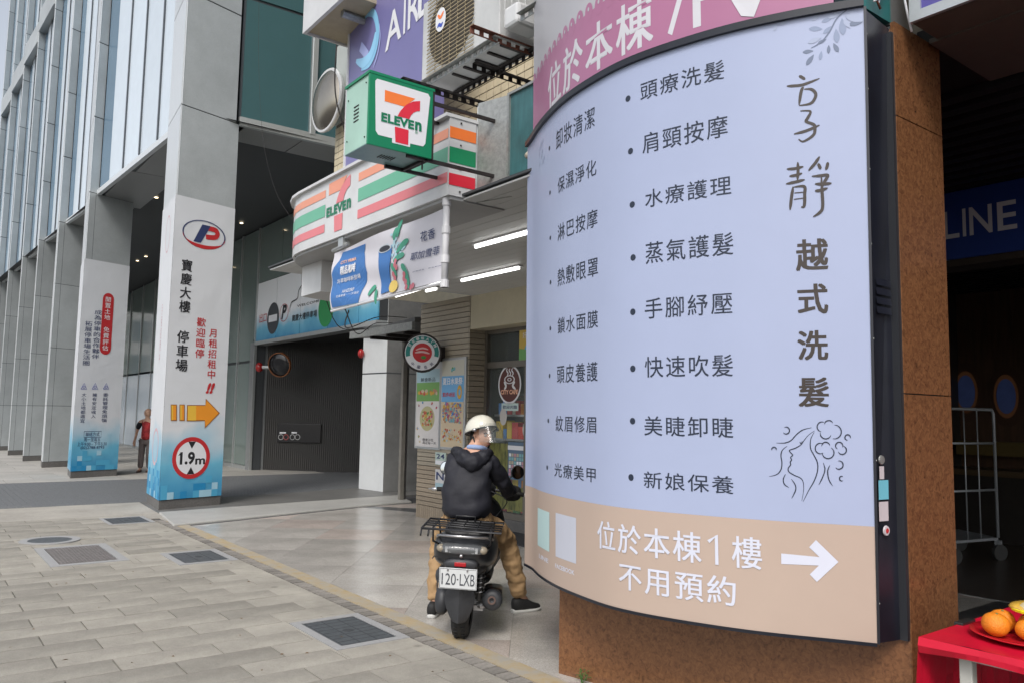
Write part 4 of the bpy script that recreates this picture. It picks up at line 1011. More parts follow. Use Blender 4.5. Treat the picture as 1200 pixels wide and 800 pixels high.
# ------------------------------------------------------------------ air conditioners on brackets
def angle_iron(mb, a, b, w=.045, holes=True):
    a, b = Vector(a), Vector(b); d = (b-a).normalized(); L = (b-a).length; s_ = d.cross(Vector((0,0,1))).normalized()
    F = Flat3(a, d, Vector((0,0,1)))
    n = int(L/.09) or 1; st = L/n
    def bx(u0,u1,v0,v1,n0,n1): mb.add([F.P(u,v,n_) for v in (v0,v1) for u,n_ in ((u0,n0),(u1,n0),(u1,n1),(u0,n1))], BF)
    bx(0,L,0,.010,-.003,.003); bx(0,L,w-.010,w,-.003,.003)
    for k in range(n): bx(k*st, k*st+st*.45, .010, w-.010, -.003, .003)
    bx(0,L,w-.004,w,0,w*.8)
    return mb
def ac_unit(name, label, x, y0, y1, z, h, d):
    t = thing(name, label, 'air conditioner', (x+d/2,(y0+y1)/2,z), group='outdoor air conditioner units')
    MB().box((x,y0,z),(x+d,y1,z+h)).build('casing', mat('ac_casing',(.52,.53,.53),.4,var=.06,scale=4,dirt=.2), t, bevel=.008)
    F = Frame((x,y1), (0,-1)); L = y1-y0
    c = (L*.40, z+h*.52)
    R_ = min(h*.46, L*.38)
    disc(F, c[0], c[1], R_, R_, .003, None, 40).build('fan_opening', flat('ac_dark',(.10,.09,.075),.7), t, fix=False)
    gr = MB()
    k = -R_*1.05
    while k < R_*1.05:
        hw = R_*1.05; gr.fbox(F, c[0]-hw, c[0]+hw, c[1]+k, c[1]+k+.007, .010, .017); k += .036
    for a in (-.66,-.33,0,.33,.66): gr.fbox(F, c[0]+a*R_-.003, c[0]+a*R_+.003, c[1]-R_*1.05, c[1]+R_*1.05, .008, .012)
    tag(gr.build('grille', mat('ac_grille',(.33,.27,.17),.6,var=.4,scale=10), t), kind='stuff')
    F2 = Frame((x,y0), (1,0)); 
    for k in range(4): MB().fbox(F2, .05+k*.07, .055+k*.07, z+.1, z+h-.05, 0, .006).build('side_rib', M_white, t)
    return t, F, c
t, F, c = ac_unit('air_conditioner', 'white air conditioner with rusty grille and emblem on slotted brackets beside the violet sign', 3.62, 4.98, 6.19, 4.64, .78, .40)
disc(F, .34, 5.13, .085, .11, .019, None, 24).build('emblem_disc', M_wht, t, fix=False)
em = MB(); stroke(F, [(.29,5.19),(.34,5.15),(.39,5.19)], .03, em, .021); em.build('emblem_top', M_so, t); em = MB(); stroke(F, [(.29,5.07),(.32,5.09),(.35,5.07),(.38,5.09)], .03, em, .021); em.build('emblem_wave', flat('emblem_blue',(.04,.08,.45),.4), t); letter(F, 'SANYO', .285,.395,5.115,5.135,.021).build('lettering', M_navy, t, fix=False) if False else None
for k in range(5): MB().box((3.7+.0*k,5.05+k*.18,4.625),(3.98,5.08+k*.18,4.64)).build('foot_rail', M_steel, t)
br = thing('wall_bracket', 'frame of slotted angle irons carrying the air conditioner', 'bracket', (3.9,5.4,4.55))
for a, b, m in (((3.60,6.12,4.575),(3.60,4.95,4.575),M_galv),((3.96,6.12,4.575),(3.96,4.75,4.575),M_steel),((3.35,5.0,4.60),(4.98,5.0,4.60),M_rusty),((3.30,6.0,4.50),(4.98,6.0,4.50),M_steel),((3.30,5.88,4.44),(4.98,5.88,4.44),M_steel),((4.5,6.05,4.56),(4.5,4.2,4.56),M_steel),((3.62,4.70,4.66),(3.62,4.1,4.66),M_galv),((3.72,5.5,4.58),(4.98,5.5,4.58),M_steel)):
    angle_iron(MB(), a, b, .055).build('angle_iron', m, br)
t2, F, c = ac_unit('air_conditioner', 'second white air conditioner partly hidden behind the curved sign', 3.95, 3.9, 4.72, 4.72, .7, .4)
MB().box((3.62,4.74,4.68),(3.9,4.93,4.86)).build('junction_box', M_white, br, bevel=.03)
for k, pts in enumerate((((4.2,4.72,5.4),(4.1,4.8,5.0),(4.3,4.85,4.7),(4.9,4.9,4.3)),((4.3,4.74,5.3),(4.0,4.9,4.9),(4.6,5.1,4.35),(4.95,5.3,4.6)),((4.6,5.2,4.5),(4.5,5.0,4.28),(4.3,4.9,4.3),(4.2,4.7,4.5)))):
    wire(['black cable looping beside the air conditioner','black cable drooping from the air conditioner casing','short black loop of cable below the brackets'][k], smooth3(pts) if False else pts, .012)

# ------------------------------------------------------------------ things on the pier
def poster(name, label, px0, px1, pyt, pyb, art):
    a = Fb.site(px0, pyt); b = Fb.site(px1, pyb)
    t = thing(name, label, 'poster', Fb.P(a[0], b[1])[:], group='posters on the tiled pier')
    MB().fbox(Fb, a[0], b[0], b[1], a[1], 0, .03).build('frame', M_alu, t, bevel=.004)
    MB().fbox(Fb, a[0]+.035, b[0]-.035, b[1]+.035, a[1]-.035, .03, .033).build('paper', flat('poster_paper',(.52,.53,.55),.3), t)
    art(t, a[0]+.04, b[0]-.04, b[1]+.04, a[1]-.04)
R = random.Random(11)
pal = [flat('poster_%d' % i, c, .5) for i, c in enumerate([(.45,.09,.06),(.10,.28,.08),(.55,.33,.05),(.40,.20,.12),(.06,.22,.48),(.50,.42,.30),(.40,.08,.16),(.15,.36,.42)])]
def blobs(t, u0, u1, v0, v1, n, r, cols, d=.036):
    mbs = {}
    for k in range(n):
        m = R.choice(cols); u, v = R.uniform(u0+r,u1-r), R.uniform(v0+r,v1-r); q = R.uniform(.4,1)*r; disc(Fb, u, v, q, q*R.uniform(.6,1), d+k*.00006, mbs.setdefault(m.name, (MB(), m))[0], R.choice((5,7,10)))
    for mb, m in mbs.values(): tag(mb.build('printed_shapes', m, t, fix=False), kind='stuff')
def rect(t, u0, u1, v0, v1, m, d=.0345, S=None): return poly(S or Fb, [(u0,v0),(u1,v0),(u1,v1),(u0,v1)], d).build('printed_block', m, t, fix=False)
def art1(t, u0, u1, v0, v1):
    h = v1-v0; w_ = u1-u0
    rect(t, u0, u1, v1-.56*h, v0+.78*h, flat('poster_green',(.16,.34,.10),.5)); rect(t, u0,u1,v0+.78*h,v1-.06*h, flat('poster_sky',(.35,.50,.56),.5))
    blobs(t, u0+.02, u1-.02, v0+.60*h, v0+.72*h, 26, .055, [pal[0],pal[2],pal[5],pal[3]])
    letter(Fb, '鮮食新品', u0+.12, u1-.12, v0+.79*h, v0+.84*h, .037).build('lettering', M_blk, t, fix=False)
    rect(t, u0, u1, v0, v0+.55*h, flat('poster_white',(.60,.58,.57),.5), .0346)
    cu, cv = u0+w_*.5, v0+.34*h
    disc(Fb, cu, cv, w_*.33, h*.15, .0352, None, 30).build('bowl_print', flat('bowl_print',(.42,.40,.22),.5), t, fix=False)
    blobs(t, cu-w_*.26, cu+w_*.26, cv-h*.11, cv+h*.11, 70, .032, [pal[0],pal[1],pal[2],pal[5],pal[6]])
    for a_, b_ in ((.1,.50),(.3,.53),(.7,.52),(.9,.47),(.08,.22),(.15,.12),(.2,.05)): blobs(t, u0+w_*a_-.04, u0+w_*a_+.05, v0+h*b_-.04, v0+h*b_+.04, 3, .03, pal)
    letter(Fb, '健康沙拉\n滿足每一天', u0+.32*w_, u1-.08*w_, v0+.03*h, v0+.10*h, .037).build('lettering', M_blk, t, fix=False)
def art2(t, u0, u1, v0, v1):
    h = v1-v0; w_ = u1-u0
    rect(t, u0,u1,v0+.82*h,v1, flat('poster_cream',(.50,.49,.42),.5)); blobs(t, u0+.35*w_,u0+.65*w_,v0+.84*h,v0+.95*h,6,.04,[pal[7],pal[1]])
    rect(t, u0,u1,v0+.52*h,v0+.82*h, flat('poster_blue',(.14,.36,.62),.5)); rect(t, u0,u1,v0+.0*h,v0+.52*h, flat('poster_palewarm',(.56,.46,.32),.5))
    letter(Fb, '夏日水果祭', u0+.06*w_, u1-.06*w_, v0+.72*h, v0+.80*h, .037, off=.02).build('lettering', M_wht, t, fix=False)
    letter(Fb, '第2件6折起', u0+.06*w_, u0+.62*w_, v0+.58*h, v0+.63*h, .037, off=.02).build('lettering', M_red, t, fix=False)
    ring(Fb, u0+.82*w_, v0+.63*h, .03, .065, .0375, None, k2=1.6).build('ring_print', pal[2], t)
    blobs(t, u0+.02,u1-.02,v0+.26*h,v0+.53*h,150,.032,[pal[7],pal[5],pal[3],pal[4],pal[2],pal[6]])
    blobs(t, u0+.02,u1-.02,v0+.04*h,v0+.22*h,80,.024,[pal[2],pal[5],pal[0],flat('poster_sky',(.35,.50,.56),.5)])
poster('wall_poster', 'food poster with salad bowl in metal frame, left one on the tiled pier', 490, 517, 425, 527, art1)
poster('wall_poster', 'blue and yellow fruit poster in metal frame, right one on the tiled pier', 519, 546, 420, 528, art2)
def small(name, label, px0, px1, pyt, pyb, base, txt, col):
    a = Fb.site(px0, pyt); b = Fb.site(px1, pyb); t = thing(name, label, 'notice', Fb.P(a[0], b[1])[:])
    MB().fbox(Fb, a[0], b[0], b[1], a[1], 0, .012).build('plate', base, t); w_, h = b[0]-a[0], a[1]-b[1]
    rect(t, a[0]+.01, b[0]-.01, b[1]+.05*h, b[1]+.35*h, col, .014); letter(Fb, txt, a[0]+.12*w_, b[0]-.12*w_, b[1]+.5*h, a[1]-.12*h, .015, off=.02).build('lettering', M_navy, t, fix=False)
small('small_notice', 'small pale green notice on the pier beside the posters', 511, 523, 529, 545, flat('notice_mint',(.45,.55,.50),.4), '24', M_wht)
small('small_notice', 'small white notice with letter N lower on the pier', 511, 522, 549, 575, flat('notice_white',(.58,.58,.58),.4), 'N', flat('poster_sky',(.35,.50,.56),.5))
# round ATM sign on a bracket
p = Vector((6.20,10.35,2.53)); t = thing('round_atm_sign', 'round red, white and green cash machine sign projecting from the tiled pier', 'sign', p)
Uo = Vector((.84,-.54,0)); Fo = Frame(p[:2], Uo, 0)
MB().lathe(p, -Fo.N, [(-.032,.262),(-.034,.285),(-.02,.292),(.10,.292),(.10,0)], 32).build('drum', M_steel, t)
MB().lathe(p, -Fo.N, [(-.031,0),(-.031,.262)], 40).build('white_disc', M_wht, t)
rg = MB(); vs = []
ths = [pi*(.0-.08+1.16*k/20) for k in range(21)]
for k in range(20): poly(Fo, [(.25*cos(a),2.53+.25*sin(a)) for a in (ths[k],ths[k+1])]+[(.185*cos(a),2.53+.185*sin(a)) for a in (ths[k+1],ths[k])], .033, rg)
rg.build('green_arc', flat('atm_green',(.02,.22,.2),.4), t, fix=False)
disc(Fo, 0, 2.53, .145, .145, .034, None, 32).build('red_disc', M_red, t, fix=False)
sw = MB(); stroke(Fo, [(-.10,2.57),(0,2.60),(.09,2.58)], .025, sw, .036); stroke(Fo, [(-.11,2.53),(0,2.545),(.11,2.52)], .03, sw, .036); sw.build('script_print', flat('pinkish',(.7,.45,.45),.4), t)
blb = MB(); disc(Fo, .02, 2.46, .04, .025, .037, blb, 10); blb.build('leaf_print', flat('atm_leaf',(.05,.25,.05),.4), t, fix=False)
for k, ch in enumerate('提款轉帳ATM'):
    a = radians(150-k*20); cx, cy = .218*cos(a), 2.53+.218*sin(a); g_ = letter(Flat3(Fo.P(cx,cy,.0365), Fo.U*sin(a)-Fo.V*cos(a), Fo.U*cos(a)+Fo.V*sin(a)), ch, -.022,.022,-.024,.024,0,off=.01); g_.build('lettering', M_wht, t, fix=False)
for k, ch in enumerate('中國信託'):
    a = radians(230+k*27); cx, cy = .218*cos(a), 2.53+.218*sin(a); letter(Flat3(Fo.P(cx,cy,.0365), -Fo.U*sin(a)+Fo.V*cos(a), -Fo.U*cos(a)-Fo.V*sin(a)), ch, -.022,.022,-.024,.024,0,off=.01).build('lettering', M_navy, t, fix=False)
MB().prism([(6.22,10.42),(6.57,10.30),(6.57,10.40),(6.3,10.5)], 2.42, 2.64).build('bracket', M_steel, t)
# door stickers
Fs_ = Fg
t = thing('oval_cafe_sticker', 'oval brown and white coffee cup sticker on the glass door', 'sticker', Fg.P(*Fg.site(597,450))[:])
c = Fg.site(597.3,450); 
disc(Fg, c[0], c[1], .27, .28, .003, None, 36).build('white_oval', M_wht, t, fix=False)
disc(Fg, c[0], c[1], .24, .25, .0045, None, 36).build('brown_oval', flat('coffee_brown',(.10,.025,.02),.4), t, fix=False)
sw = MB()
for dx in (-.06,0,.06): stroke(Fg, [(c[0]+dx,c[1]+.12),(c[0]+dx+.025,c[1]+.16),(c[0]+dx-.01,c[1]+.20),(c[0]+dx+.01,c[1]+.23)], .022, sw, .006)
ring(Fg, c[0], c[1]+.07, .10, .125, .006, sw, k2=.5); ring(Fg, c[0], c[1]+.07, .03, .05, .0062, sw, k2=.5)
stroke(Fg, [(c[0]-.13,c[1]+.04),(c[0]-.08,c[1]-.02),(c[0]-.12,c[1]-.07)], .04, sw, .0064); stroke(Fg, [(c[0]+.13,c[1]+.04),(c[0]+.08,c[1]-.02),(c[0]+.15,c[1]-.07)], .04, sw, .0066)
sw.build('cup_print', M_wht, t)
letter(Fg, 'CITY CAFE', c[0]-.20, c[0]+.20, c[1]-.14, c[1]-.075, .0075, off=.04).build('lettering', flat('print_peach',(.8,.45,.3),.5), t, fix=False)
def dsticker(name, label, px0, px1, pyt, pyb, m, txt=None, tm=None, n=.004):
    a = Fg.site(px0, pyt); b = Fg.site(px1, pyb); t = thing(name, label, 'sticker', Fg.P(a[0], b[1])[:]); MB().fbox(Fg, a[0], b[0], b[1], a[1], 0, .003).build('sheet', m, t)
    if txt: letter(Fg, txt, a[0]+.03, b[0]-.03, b[1]+.03, a[1]-.03, n+.001, off=.015).build('lettering', tm or M_navy, t, fix=False)
    return t, a, b
dsticker('door_label', 'small white lettered label below the oval sticker on the door', 588, 607.5, 472, 481, flat('label_mint',(.5,.62,.6),.4), '歡迎光臨')
t, a, b = dsticker('notice_sheet', 'sheet of many small pictures taped low on the glass door', 595.5, 616, 517, 563, flat('sheet_blue',(.10,.16,.24),.4))
R = random.Random(5); mbs = [MB() for _ in range(4)]
nx, nz = 6, 6
for i in range(nx):
    for j in range(nz):
        u = a[0]+.03+(b[0]-a[0]-.06)*i/nx; ph = (a[1]-b[1]-.2)/nz; pw = (b[0]-a[0]-.06)/nx; v = b[1]+.05+ph*j; poly(Fg, [(u,v),(u+pw*.8,v),(u+pw*.8,v+ph*.82),(u,v+ph*.82)], .005, R.choice(mbs))
for mb, m in zip(mbs, (M_wht,flat('pic_teal',(.2,.42,.45),.4),flat('pic_pink',(.5,.25,.3),.4),flat('pic_sand',(.45,.4,.3),.4))):
    if mb.v: tag(mb.build('picture_cells', m, t, fix=False), kind='stuff')
rect(t, a[0], b[0], a[1]-.11, a[1]-.05, M_wht, .005, Fg)
M_bam = ramp_mat('bamboo_print', [(.35,(.05,.06,.02)),(.6,(.20,.20,.06))], 5, rough=.4, stretch=(1,3,1))
dsticker('lower_door_film', 'olive green bamboo print film over the lower glass door', 574, 616.5, 566, 600, M_bam)
dsticker('middle_door_film', 'yellowish bamboo print film left of the picture sheet on the door', 574, 595, 518, 566, M_bam)
p = on_x(622.5,404,7.15); t = thing('hanging_poster', 'blue and yellow cartoon-coloured card hanging at the top of the doorway', 'poster', p)
a = Fg.site(616,388); b = Fg.site(634,421)
MB().fbox(Fg, a[0], b[0], b[1], a[1], .10, .11).build('card', flat('card_yellow',(.60,.42,.08),.5), t)
poly(Fg, [(a[0]+.05,b[1]+.07),(b[0],b[1]+.07),(b[0],a[1]-.18),(a[0]+.22,a[1]-.10),(a[0]+.1,a[1]-.3)], .112).build('blue_shape', flat('card_blue',(.08,.38,.55),.5), t, fix=False)
poly(Fg, [(a[0],b[1]+.0),(b[0],b[1]+.0),(b[0],b[1]+.12),(a[0],b[1]+.16)], .113).build('green_shape', flat('card_green',(.15,.4,.12),.5), t, fix=False)
letter(Fg, '好禮', a[0]+.08, b[0]-.1, a[1]-.12, a[1]-.03, .114).build('lettering', M_wht, t, fix=False)
for px, py in ((590,488),(617,503)):
    c = Fg.site(px, py); disc(Fg, c[0], c[1], .085, .12, .004, None, 20).build('small_round_sticker', flat('oval_grey',(.5,.48,.46),.4), fix=False)
tag(bpy.data.objects['small_round_sticker'], 'small grey oval sticker on the door just above the rider helmet', 'sticker'); tag(bpy.data.objects['small_round_sticker.001'], 'small pale oval sticker beside the right door frame', 'sticker')
t = thing('door_mat', 'dark grey mat on the floor before the shop door', 'mat', (6.8,8.6,0)); MB().box((6.2,7.2,.008),(7.2,9.1,.022)).build('mat_pad', flat('mat_dark',(.05,.05,.055),.9), t)

# ------------------------------------------------------------------ passage between buildings: post, shed roof, dark wall
t = thing('lean_to_shed', 'narrow metal lean-to roof on a steel post between pier and office building', 'shed', (7.45,13.1,0))
MB().box((7.42,13.05,0),(7.50,13.13,3.0)).build('post', mat('post_beige',(.24,.225,.20),.5,var=.15,scale=8,metal=.3), t)
MB().tube([(7.55,13.12,.0),(7.55,13.12,3.0)], .03).build('drain_pipe', M_stone, t)
pr = [(on_x(415,378,6.6)), ]
MB().add([(6.55,13.45,2.98),(6.55,11.2,3.10),(9.6,11.2,3.30),(9.6,13.45,3.2),(6.55,13.45,3.06),(6.55,11.2,3.18),(9.6,11.2,3.38),(9.6,13.45,3.28)], BF).build('roof_sheet', mat('shed_roof',(.12,.12,.12),.5,var=.2,dirt=.3), t)
MB().box((6.50,11.2,2.97),(6.56,13.47,3.10)).build('roof_edge', M_galv, t)
for y in (11.6,12.2,12.8): MB().box((6.6,y,2.93),(9.5,y+.05,2.99)).build('rafter', M_steel, t)
for k, pts in enumerate((((4.0,9.2,3.3),(5.0,10.8,2.9),(6.2,12.5,3.05),(7.4,13,3.2)),((3.6,7.6,2.7),(5.2,10.5,2.75),(6.6,12.6,3.2),(7.5,13.2,3.3)),((3.6,7.5,2.66),(4.6,9.6,2.72),(6.0,11.4,3.15),(6.8,11.9,3.25)))):
    wire(['black cable sagging from canopy to shed, upper','black cable sagging from banner foot to shed roof','black cable sagging lowest below the banner'][k], pts, .007)
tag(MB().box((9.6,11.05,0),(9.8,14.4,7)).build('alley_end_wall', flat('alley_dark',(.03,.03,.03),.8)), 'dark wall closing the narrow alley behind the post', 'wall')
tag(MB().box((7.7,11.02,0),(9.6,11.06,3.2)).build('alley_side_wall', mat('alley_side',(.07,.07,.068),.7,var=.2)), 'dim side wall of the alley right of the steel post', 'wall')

# ================================================================== THE CURVED SIGN AND ITS COLUMN
ZB, ZT = .60, 3.59
Bc = [(3.50,4.40),(3.46,4.26),(3.34,4.045),(3.211,3.703),(3.13,3.285),(3.122,3.148),(3.156,2.929),(3.276,2.587),(3.381,2.367),(3.508,2.175),(3.643,1.966)]
Tc = [(3.55,4.50),(3.50,4.38),(3.385,4.16),(3.21,3.71),(3.136,3.32),(3.122,3.03),(3.177,2.706),(3.254,2.435),(3.354,2.204),(3.44,2.04),(3.527,1.893)]
def resample(P, n=80):
    P = [Vector((a, b)) for a, b in P]
    Q = smooth_pts([tuple(p) for p in P], 8); Q = [Vector(q) for q in Q]
    L = [0]
    for a, b in zip(Q, Q[1:]): L.append(L[-1]+(b-a).length)
    R = []; j = 0
    for i in range(n+1):
        t = L[-1]*i/n
        while j < len(Q)-2 and t > L[j+1]: j += 1
        R.append(Q[j]+(Q[j+1]-Q[j])*((t-L[j])/(L[j+1]-L[j])))
    for _ in range(14): R = [R[0]]+[R[i]*.5+(R[i-1]+R[i+1])*.25 for i in range(1, n)]+[R[-1]]
    return R, L[-1]
BR_, LB = resample(Bc); TR_, LT = resample(Tc); NS = 80; LS = (LB+LT)/2
class Curved:
    """ruled, gently curved face: u runs 0..LS from the far end to the near end, v is height"""
    def __init__(s, inset=0): s.i = inset
    def base(s, u, v):
        t = min(max(u/LS*NS, 0), NS-1e-6); k = int(t); f = t-k
        b = BR_[k].lerp(BR_[k+1], f); c = TR_[k].lerp(TR_[k+1], f); w_ = (v-ZB)/(ZT-ZB)
        p = b.lerp(c, w_); d = (BR_[min(k+2, NS)]-BR_[max(k-1, 0)]).normalized()
        return p, Vector((d.y, -d.x))
    def P(s, u, v, n=0):
        p, N = s.base(u, v); q = p+N*(n-s.i); return Vector((q.x, q.y, v))
    def px(s, u, v):
        d = s.P(u, v)-Vector((0,0,EYE)); return 600+933*d.dot(rt)/d.dot(fw), 400-933*d.dot(up)/d.dot(fw)
    def site(s, px, py):
        best = (1e9, 0, 0)
        for i in range(31):
            for j in range(13):
                u, v = LS*i/30, ZB+(ZT+.9-ZB)*j/12; a = s.px(u, v); e = hypot(a[0]-px, a[1]-py)
                if e < best[0]: best = (e, u, v)
        _, u, v = best
        for _ in range(12):
            a = s.px(u, v); e = .004; b = s.px(u+e, v); c = s.px(u, v+e)
            J = [[(b[0]-a[0])/e, (c[0]-a[0])/e], [(b[1]-a[1])/e, (c[1]-a[1])/e]]; D = J[0][0]*J[1][1]-J[0][1]*J[1][0]
            if abs(D) < 1e-6: break
            ex, ey = px-a[0], py-a[1]; du = (ex*J[1][1]-ey*J[0][1])/D; dv = (J[0][0]*ey-J[1][0]*ex)/D
            u += max(-.3, min(.3, du)); v += max(-.3, min(.3, dv))
        return min(max(u, 0), LS), v
CS = Curved()
def sheet(S, u0, u1, v0, v1, n, nu=60, nv=2, mb=None):
    mb = mb or MB(); vs = [S.P(u0+(u1-u0)*i/nu, v0+(v1-v0)*j/nv, n) for j in range(nv+1) for i in range(nu+1)]
    return mb.add(vs, [(j*(nu+1)+i, j*(nu+1)+i+1, (j+1)*(nu+1)+i+1, (j+1)*(nu+1)+i) for j in range(nv) for i in range(nu)])
M_sgn = flat('sign_periwinkle', (.355,.405,.57), .38, var=.03, scale=1.5, dirt=.02)
M_tan = flat('sign_tan', (.45,.35,.29), .4, var=.03, scale=2)
M_bx = mat('black_sheet_metal', (.014,.016,.024), .28, var=.3, scale=3, spec=.5, dirt=.3)
M_slate = flat('sign_slate', (.018,.026,.048), .45); M_swht = flat('sign_white_text', (.60,.62,.72), .4); M_sbrn = flat('sign_brown', (.042,.032,.027), .45)
M_wood = ramp_mat('burl_laminate', [(.28,(.085,.037,.018)),(.45,(.155,.069,.031)),(.60,(.205,.094,.041)),(.78,(.25,.12,.052))], 38, detail=12, dist=1.1, rough=.22, coat=.15)
sg = thing('curved_sign', 'large curved pale blue beauty salon sign with a tan foot band on the wooden column', 'sign', (3.4,3.1,ZB))
ZM = 1.134
sheet(CS, 0, LS, ZM, ZT-.0, 0, 80, 8).build('printed_face', M_sgn, sg, smooth=True)
sheet(CS, 0, LS, ZB+.004, ZM, .0008, 80, 4).build('foot_band', M_tan, sg, smooth=True)
# cabinet behind the face
bk = (3.835,1.90)
def cab(z0, z1, m, name, ins=.012, par=sg, back=None):
    pb_ = [CS.P(LS*i/40, ZB, -ins)[:2] for i in range(41)]; pt_ = [CS.P(LS*i/40, ZT, -ins)[:2] for i in range(41)]
    ext = back or [(3.86,1.93),(3.86,4.45)]
    pb_ = list(pb_)+ext; pt_ = list(pt_)+ext; n = len(pb_)
    vs = [(a,b,z0) for a,b in pb_]+[(a,b,z1) for a,b in pt_]
    return MB().add(vs, [tuple(range(n))[::-1], tuple(range(n,2*n))]+[(i,(i+1)%n,n+(i+1)%n,n+i) for i in range(n)]).build(name, m, par)
cab(ZB-.0, ZT, M_bx, 'cabinet')
rim = MB()
for v0, v1, nn in ((ZT-.002,ZT+.035,.022),(ZB-.012,ZB+.004,.006)):
    if v0 < 1: rim.build('upper_rim', M_bx, sg); rim = MB()
    for i in range(80):
        a, b = LS*i/80, LS*(i+1)/80; va, vb_ = v0, v1
        rim.add([CS.P(a,va,-.02),CS.P(b,va,-.02),CS.P(b,va,nn),CS.P(a,va,nn),CS.P(a,vb_,-.02),CS.P(b,vb_,-.02),CS.P(b,vb_,nn),CS.P(a,vb_,nn)], BF)
rim.build('lower_rim', M_bx, sg, smooth=False)
eb = MB()
for a, b in ((LS-.001,LS+.012),):
    for k in range(1): 
        p0, p1 = CS.P(LS, ZB, .006), CS.P(LS, ZT, .006); q0, q1 = CS.P(LS, ZB, -.03), CS.P(LS, ZT, -.03); d = Vector((.55,-.83,0))*.012
        eb.add([p0,p0+d,q0+d,q0,p1,p1+d,q1+d,q1], BF)
eb.build('edge_trim', flat('edge_grey',(.03,.032,.04),.35,metal=.3), sg)
# side face details: the side runs from the near end of the face back to the column
s0 = CS.P(LS, ZB, -.012); s1 = Vector((3.86,1.93,ZB)); sgt = CS.P(LS, ZT, -.012); st1 = Vector((3.86,1.93,ZT))
def side(a, b, n=0):     # a: 0 near edge..1 back edge, b: 0 bottom..1 top
    p = s0.lerp(s1, a).lerp(sgt.lerp(st1, a), b); return p+Vector((-.08,-.99,0))*n
def srect(a0, a1, b0, b1, m, name, n=.003): return MB().add([side(a0,b0,n),side(a1,b0,n),side(a1,b1,n),side(a0,b1,n)],[(0,1,2,3)]).build(name, m, sg, fix=False)
H_ = ZT-ZB
def sb_(py): return ((1.62+(488+8-py)/ (933/ (4.05)))-ZB)/H_
for k in range(4):
    z = 2.13+.045*k; b0 = (z-ZB)/H_; vs = [side(.22,b0,.005),side(.72,b0,.005),side(.72,b0+.004,.001),side(.22,b0+.004,.001),side(.22,b0+.011,.001),side(.72,b0+.011,.001)]
    MB().add(vs, [(0,1,2,3),(0,1,5,4)]).build('louvre', M_bx, sg)
srect(.14,.46,(1.255-ZB)/H_,(1.345-ZB)/H_, flat('sticker_cyan',(.16,.50,.62),.4), 'cyan_sticker')
srect(.14,.44,(1.155-ZB)/H_,(1.245-ZB)/H_, flat('sticker_pale',(.55,.52,.55),.4), 'pale_sticker')
srect(.18,.33,(1.35-ZB)/H_,(1.41-ZB)/H_, flat('sticker_pale',(.55,.52,.55),.4), 'small_sticker')
for b, r, m in ((1.11,.024,flat('sticker_pale',(.55,.52,.55),.4)),(1.44,.022,M_galv)):
    c = side(.35 if b < 1.3 else .25, (b-ZB)/H_, .002); MB().lathe(c, (-.08,-.99,0), [(0,0),(0,r),(.006,r*.8),(.007,0)] if False else [(.0,r),(.006,r*.9),(.007,0)], 16).build('round_sticker' if b < 1.3 else 'lock', m, sg)
c = side(.35, (1.11-ZB)/H_, .010); MB().lathe(c, (-.08,-.99,0), [(0,.012),(.001,0)], 12).build('sticker_dot', M_red, sg)
scm = MB()
for b in (.06,.28,.47,.62,.74,.87,.96): scm.ell(side(.08, b, .002), (.005,.006,.005), 6, 4)
tag(scm.build('screws', M_galv, sg), kind='stuff')
# trim post between cabinet and column
MB().box((3.805,1.905,ZB),(3.872,1.97,ZT-.03)).build('back_trim', flat('charcoal_trim',(.035,.038,.045),.4,metal=.3), sg)

# lettering
def row(txt, tl, br, bul, m=M_slate, off=.003):
    words(CS, txt, tl, br, m, sg, n=.0014, off=off, sp=1.16)
    if bul:
        c = CS.site(*bul); r = .018 if bul[0] > 700 else .0145; disc(CS, c[0], c[1], r, r, .0014, None, 16).build('bullet', m, sg, fix=False)
for a in (('頭療洗髮',(750.5,98),(848.8,92.5),(736,116)),('肩頸按摩',(753,157.5),(853,160),(739,177.5)),('水療護理',(756,223.5),(857,228),(741,240)),
          ('蒸氣護髮',(756.5,285),(859.5,298.5),(742,302)),('手腳紓壓',(755.7,350.5),(858.4,367.5),(741.7,365.6)),('快速吹髮',(755.7,418),(859,440.4),(741.7,431.6)),
          ('美睫卸睫',(755,487),(859.5,512.7),(741.4,492.9)),('新娘保養',(754.5,551.5),(860,578.5),(739.6,558.8)),
          ('卸妝清潔',(651.9,154.5),(697,148.5),(644,174)),('保濕淨化',(653.8,210),(699,205),(644.7,226)),('淋巴按摩',(653.8,264),(700.4,265),(645,279)),
          ('熱敷眼罩',(653.7,316),(701,323),(645.3,331)),('鎖水面膜',(653.7,373),(700.9,383.5),(645,384.7)),('頭皮養護',(653,428),(700.5,446),(644.2,440)),
          ('紋眉修眉',(651.5,486.5),(698.8,507),(642.7,492.5)),('光療美甲',(650,541.5),(698.2,565),(641.4,547.3))): row(*a)
for ch, tl, br in (('越',(933,282),(970,316)),('式',(935,334),(970,367)),('洗',(935,388),(970,421)),('髮',(936,442),(971,476))): words(CS, ch, tl, br, M_sbrn, sg, n=.0014, off=.022)
def crop(pts, bx, by, k): return [CS.site(bx+x/k, by+y/k) for x, y in pts]
hw_ = MB(); i_ = 0
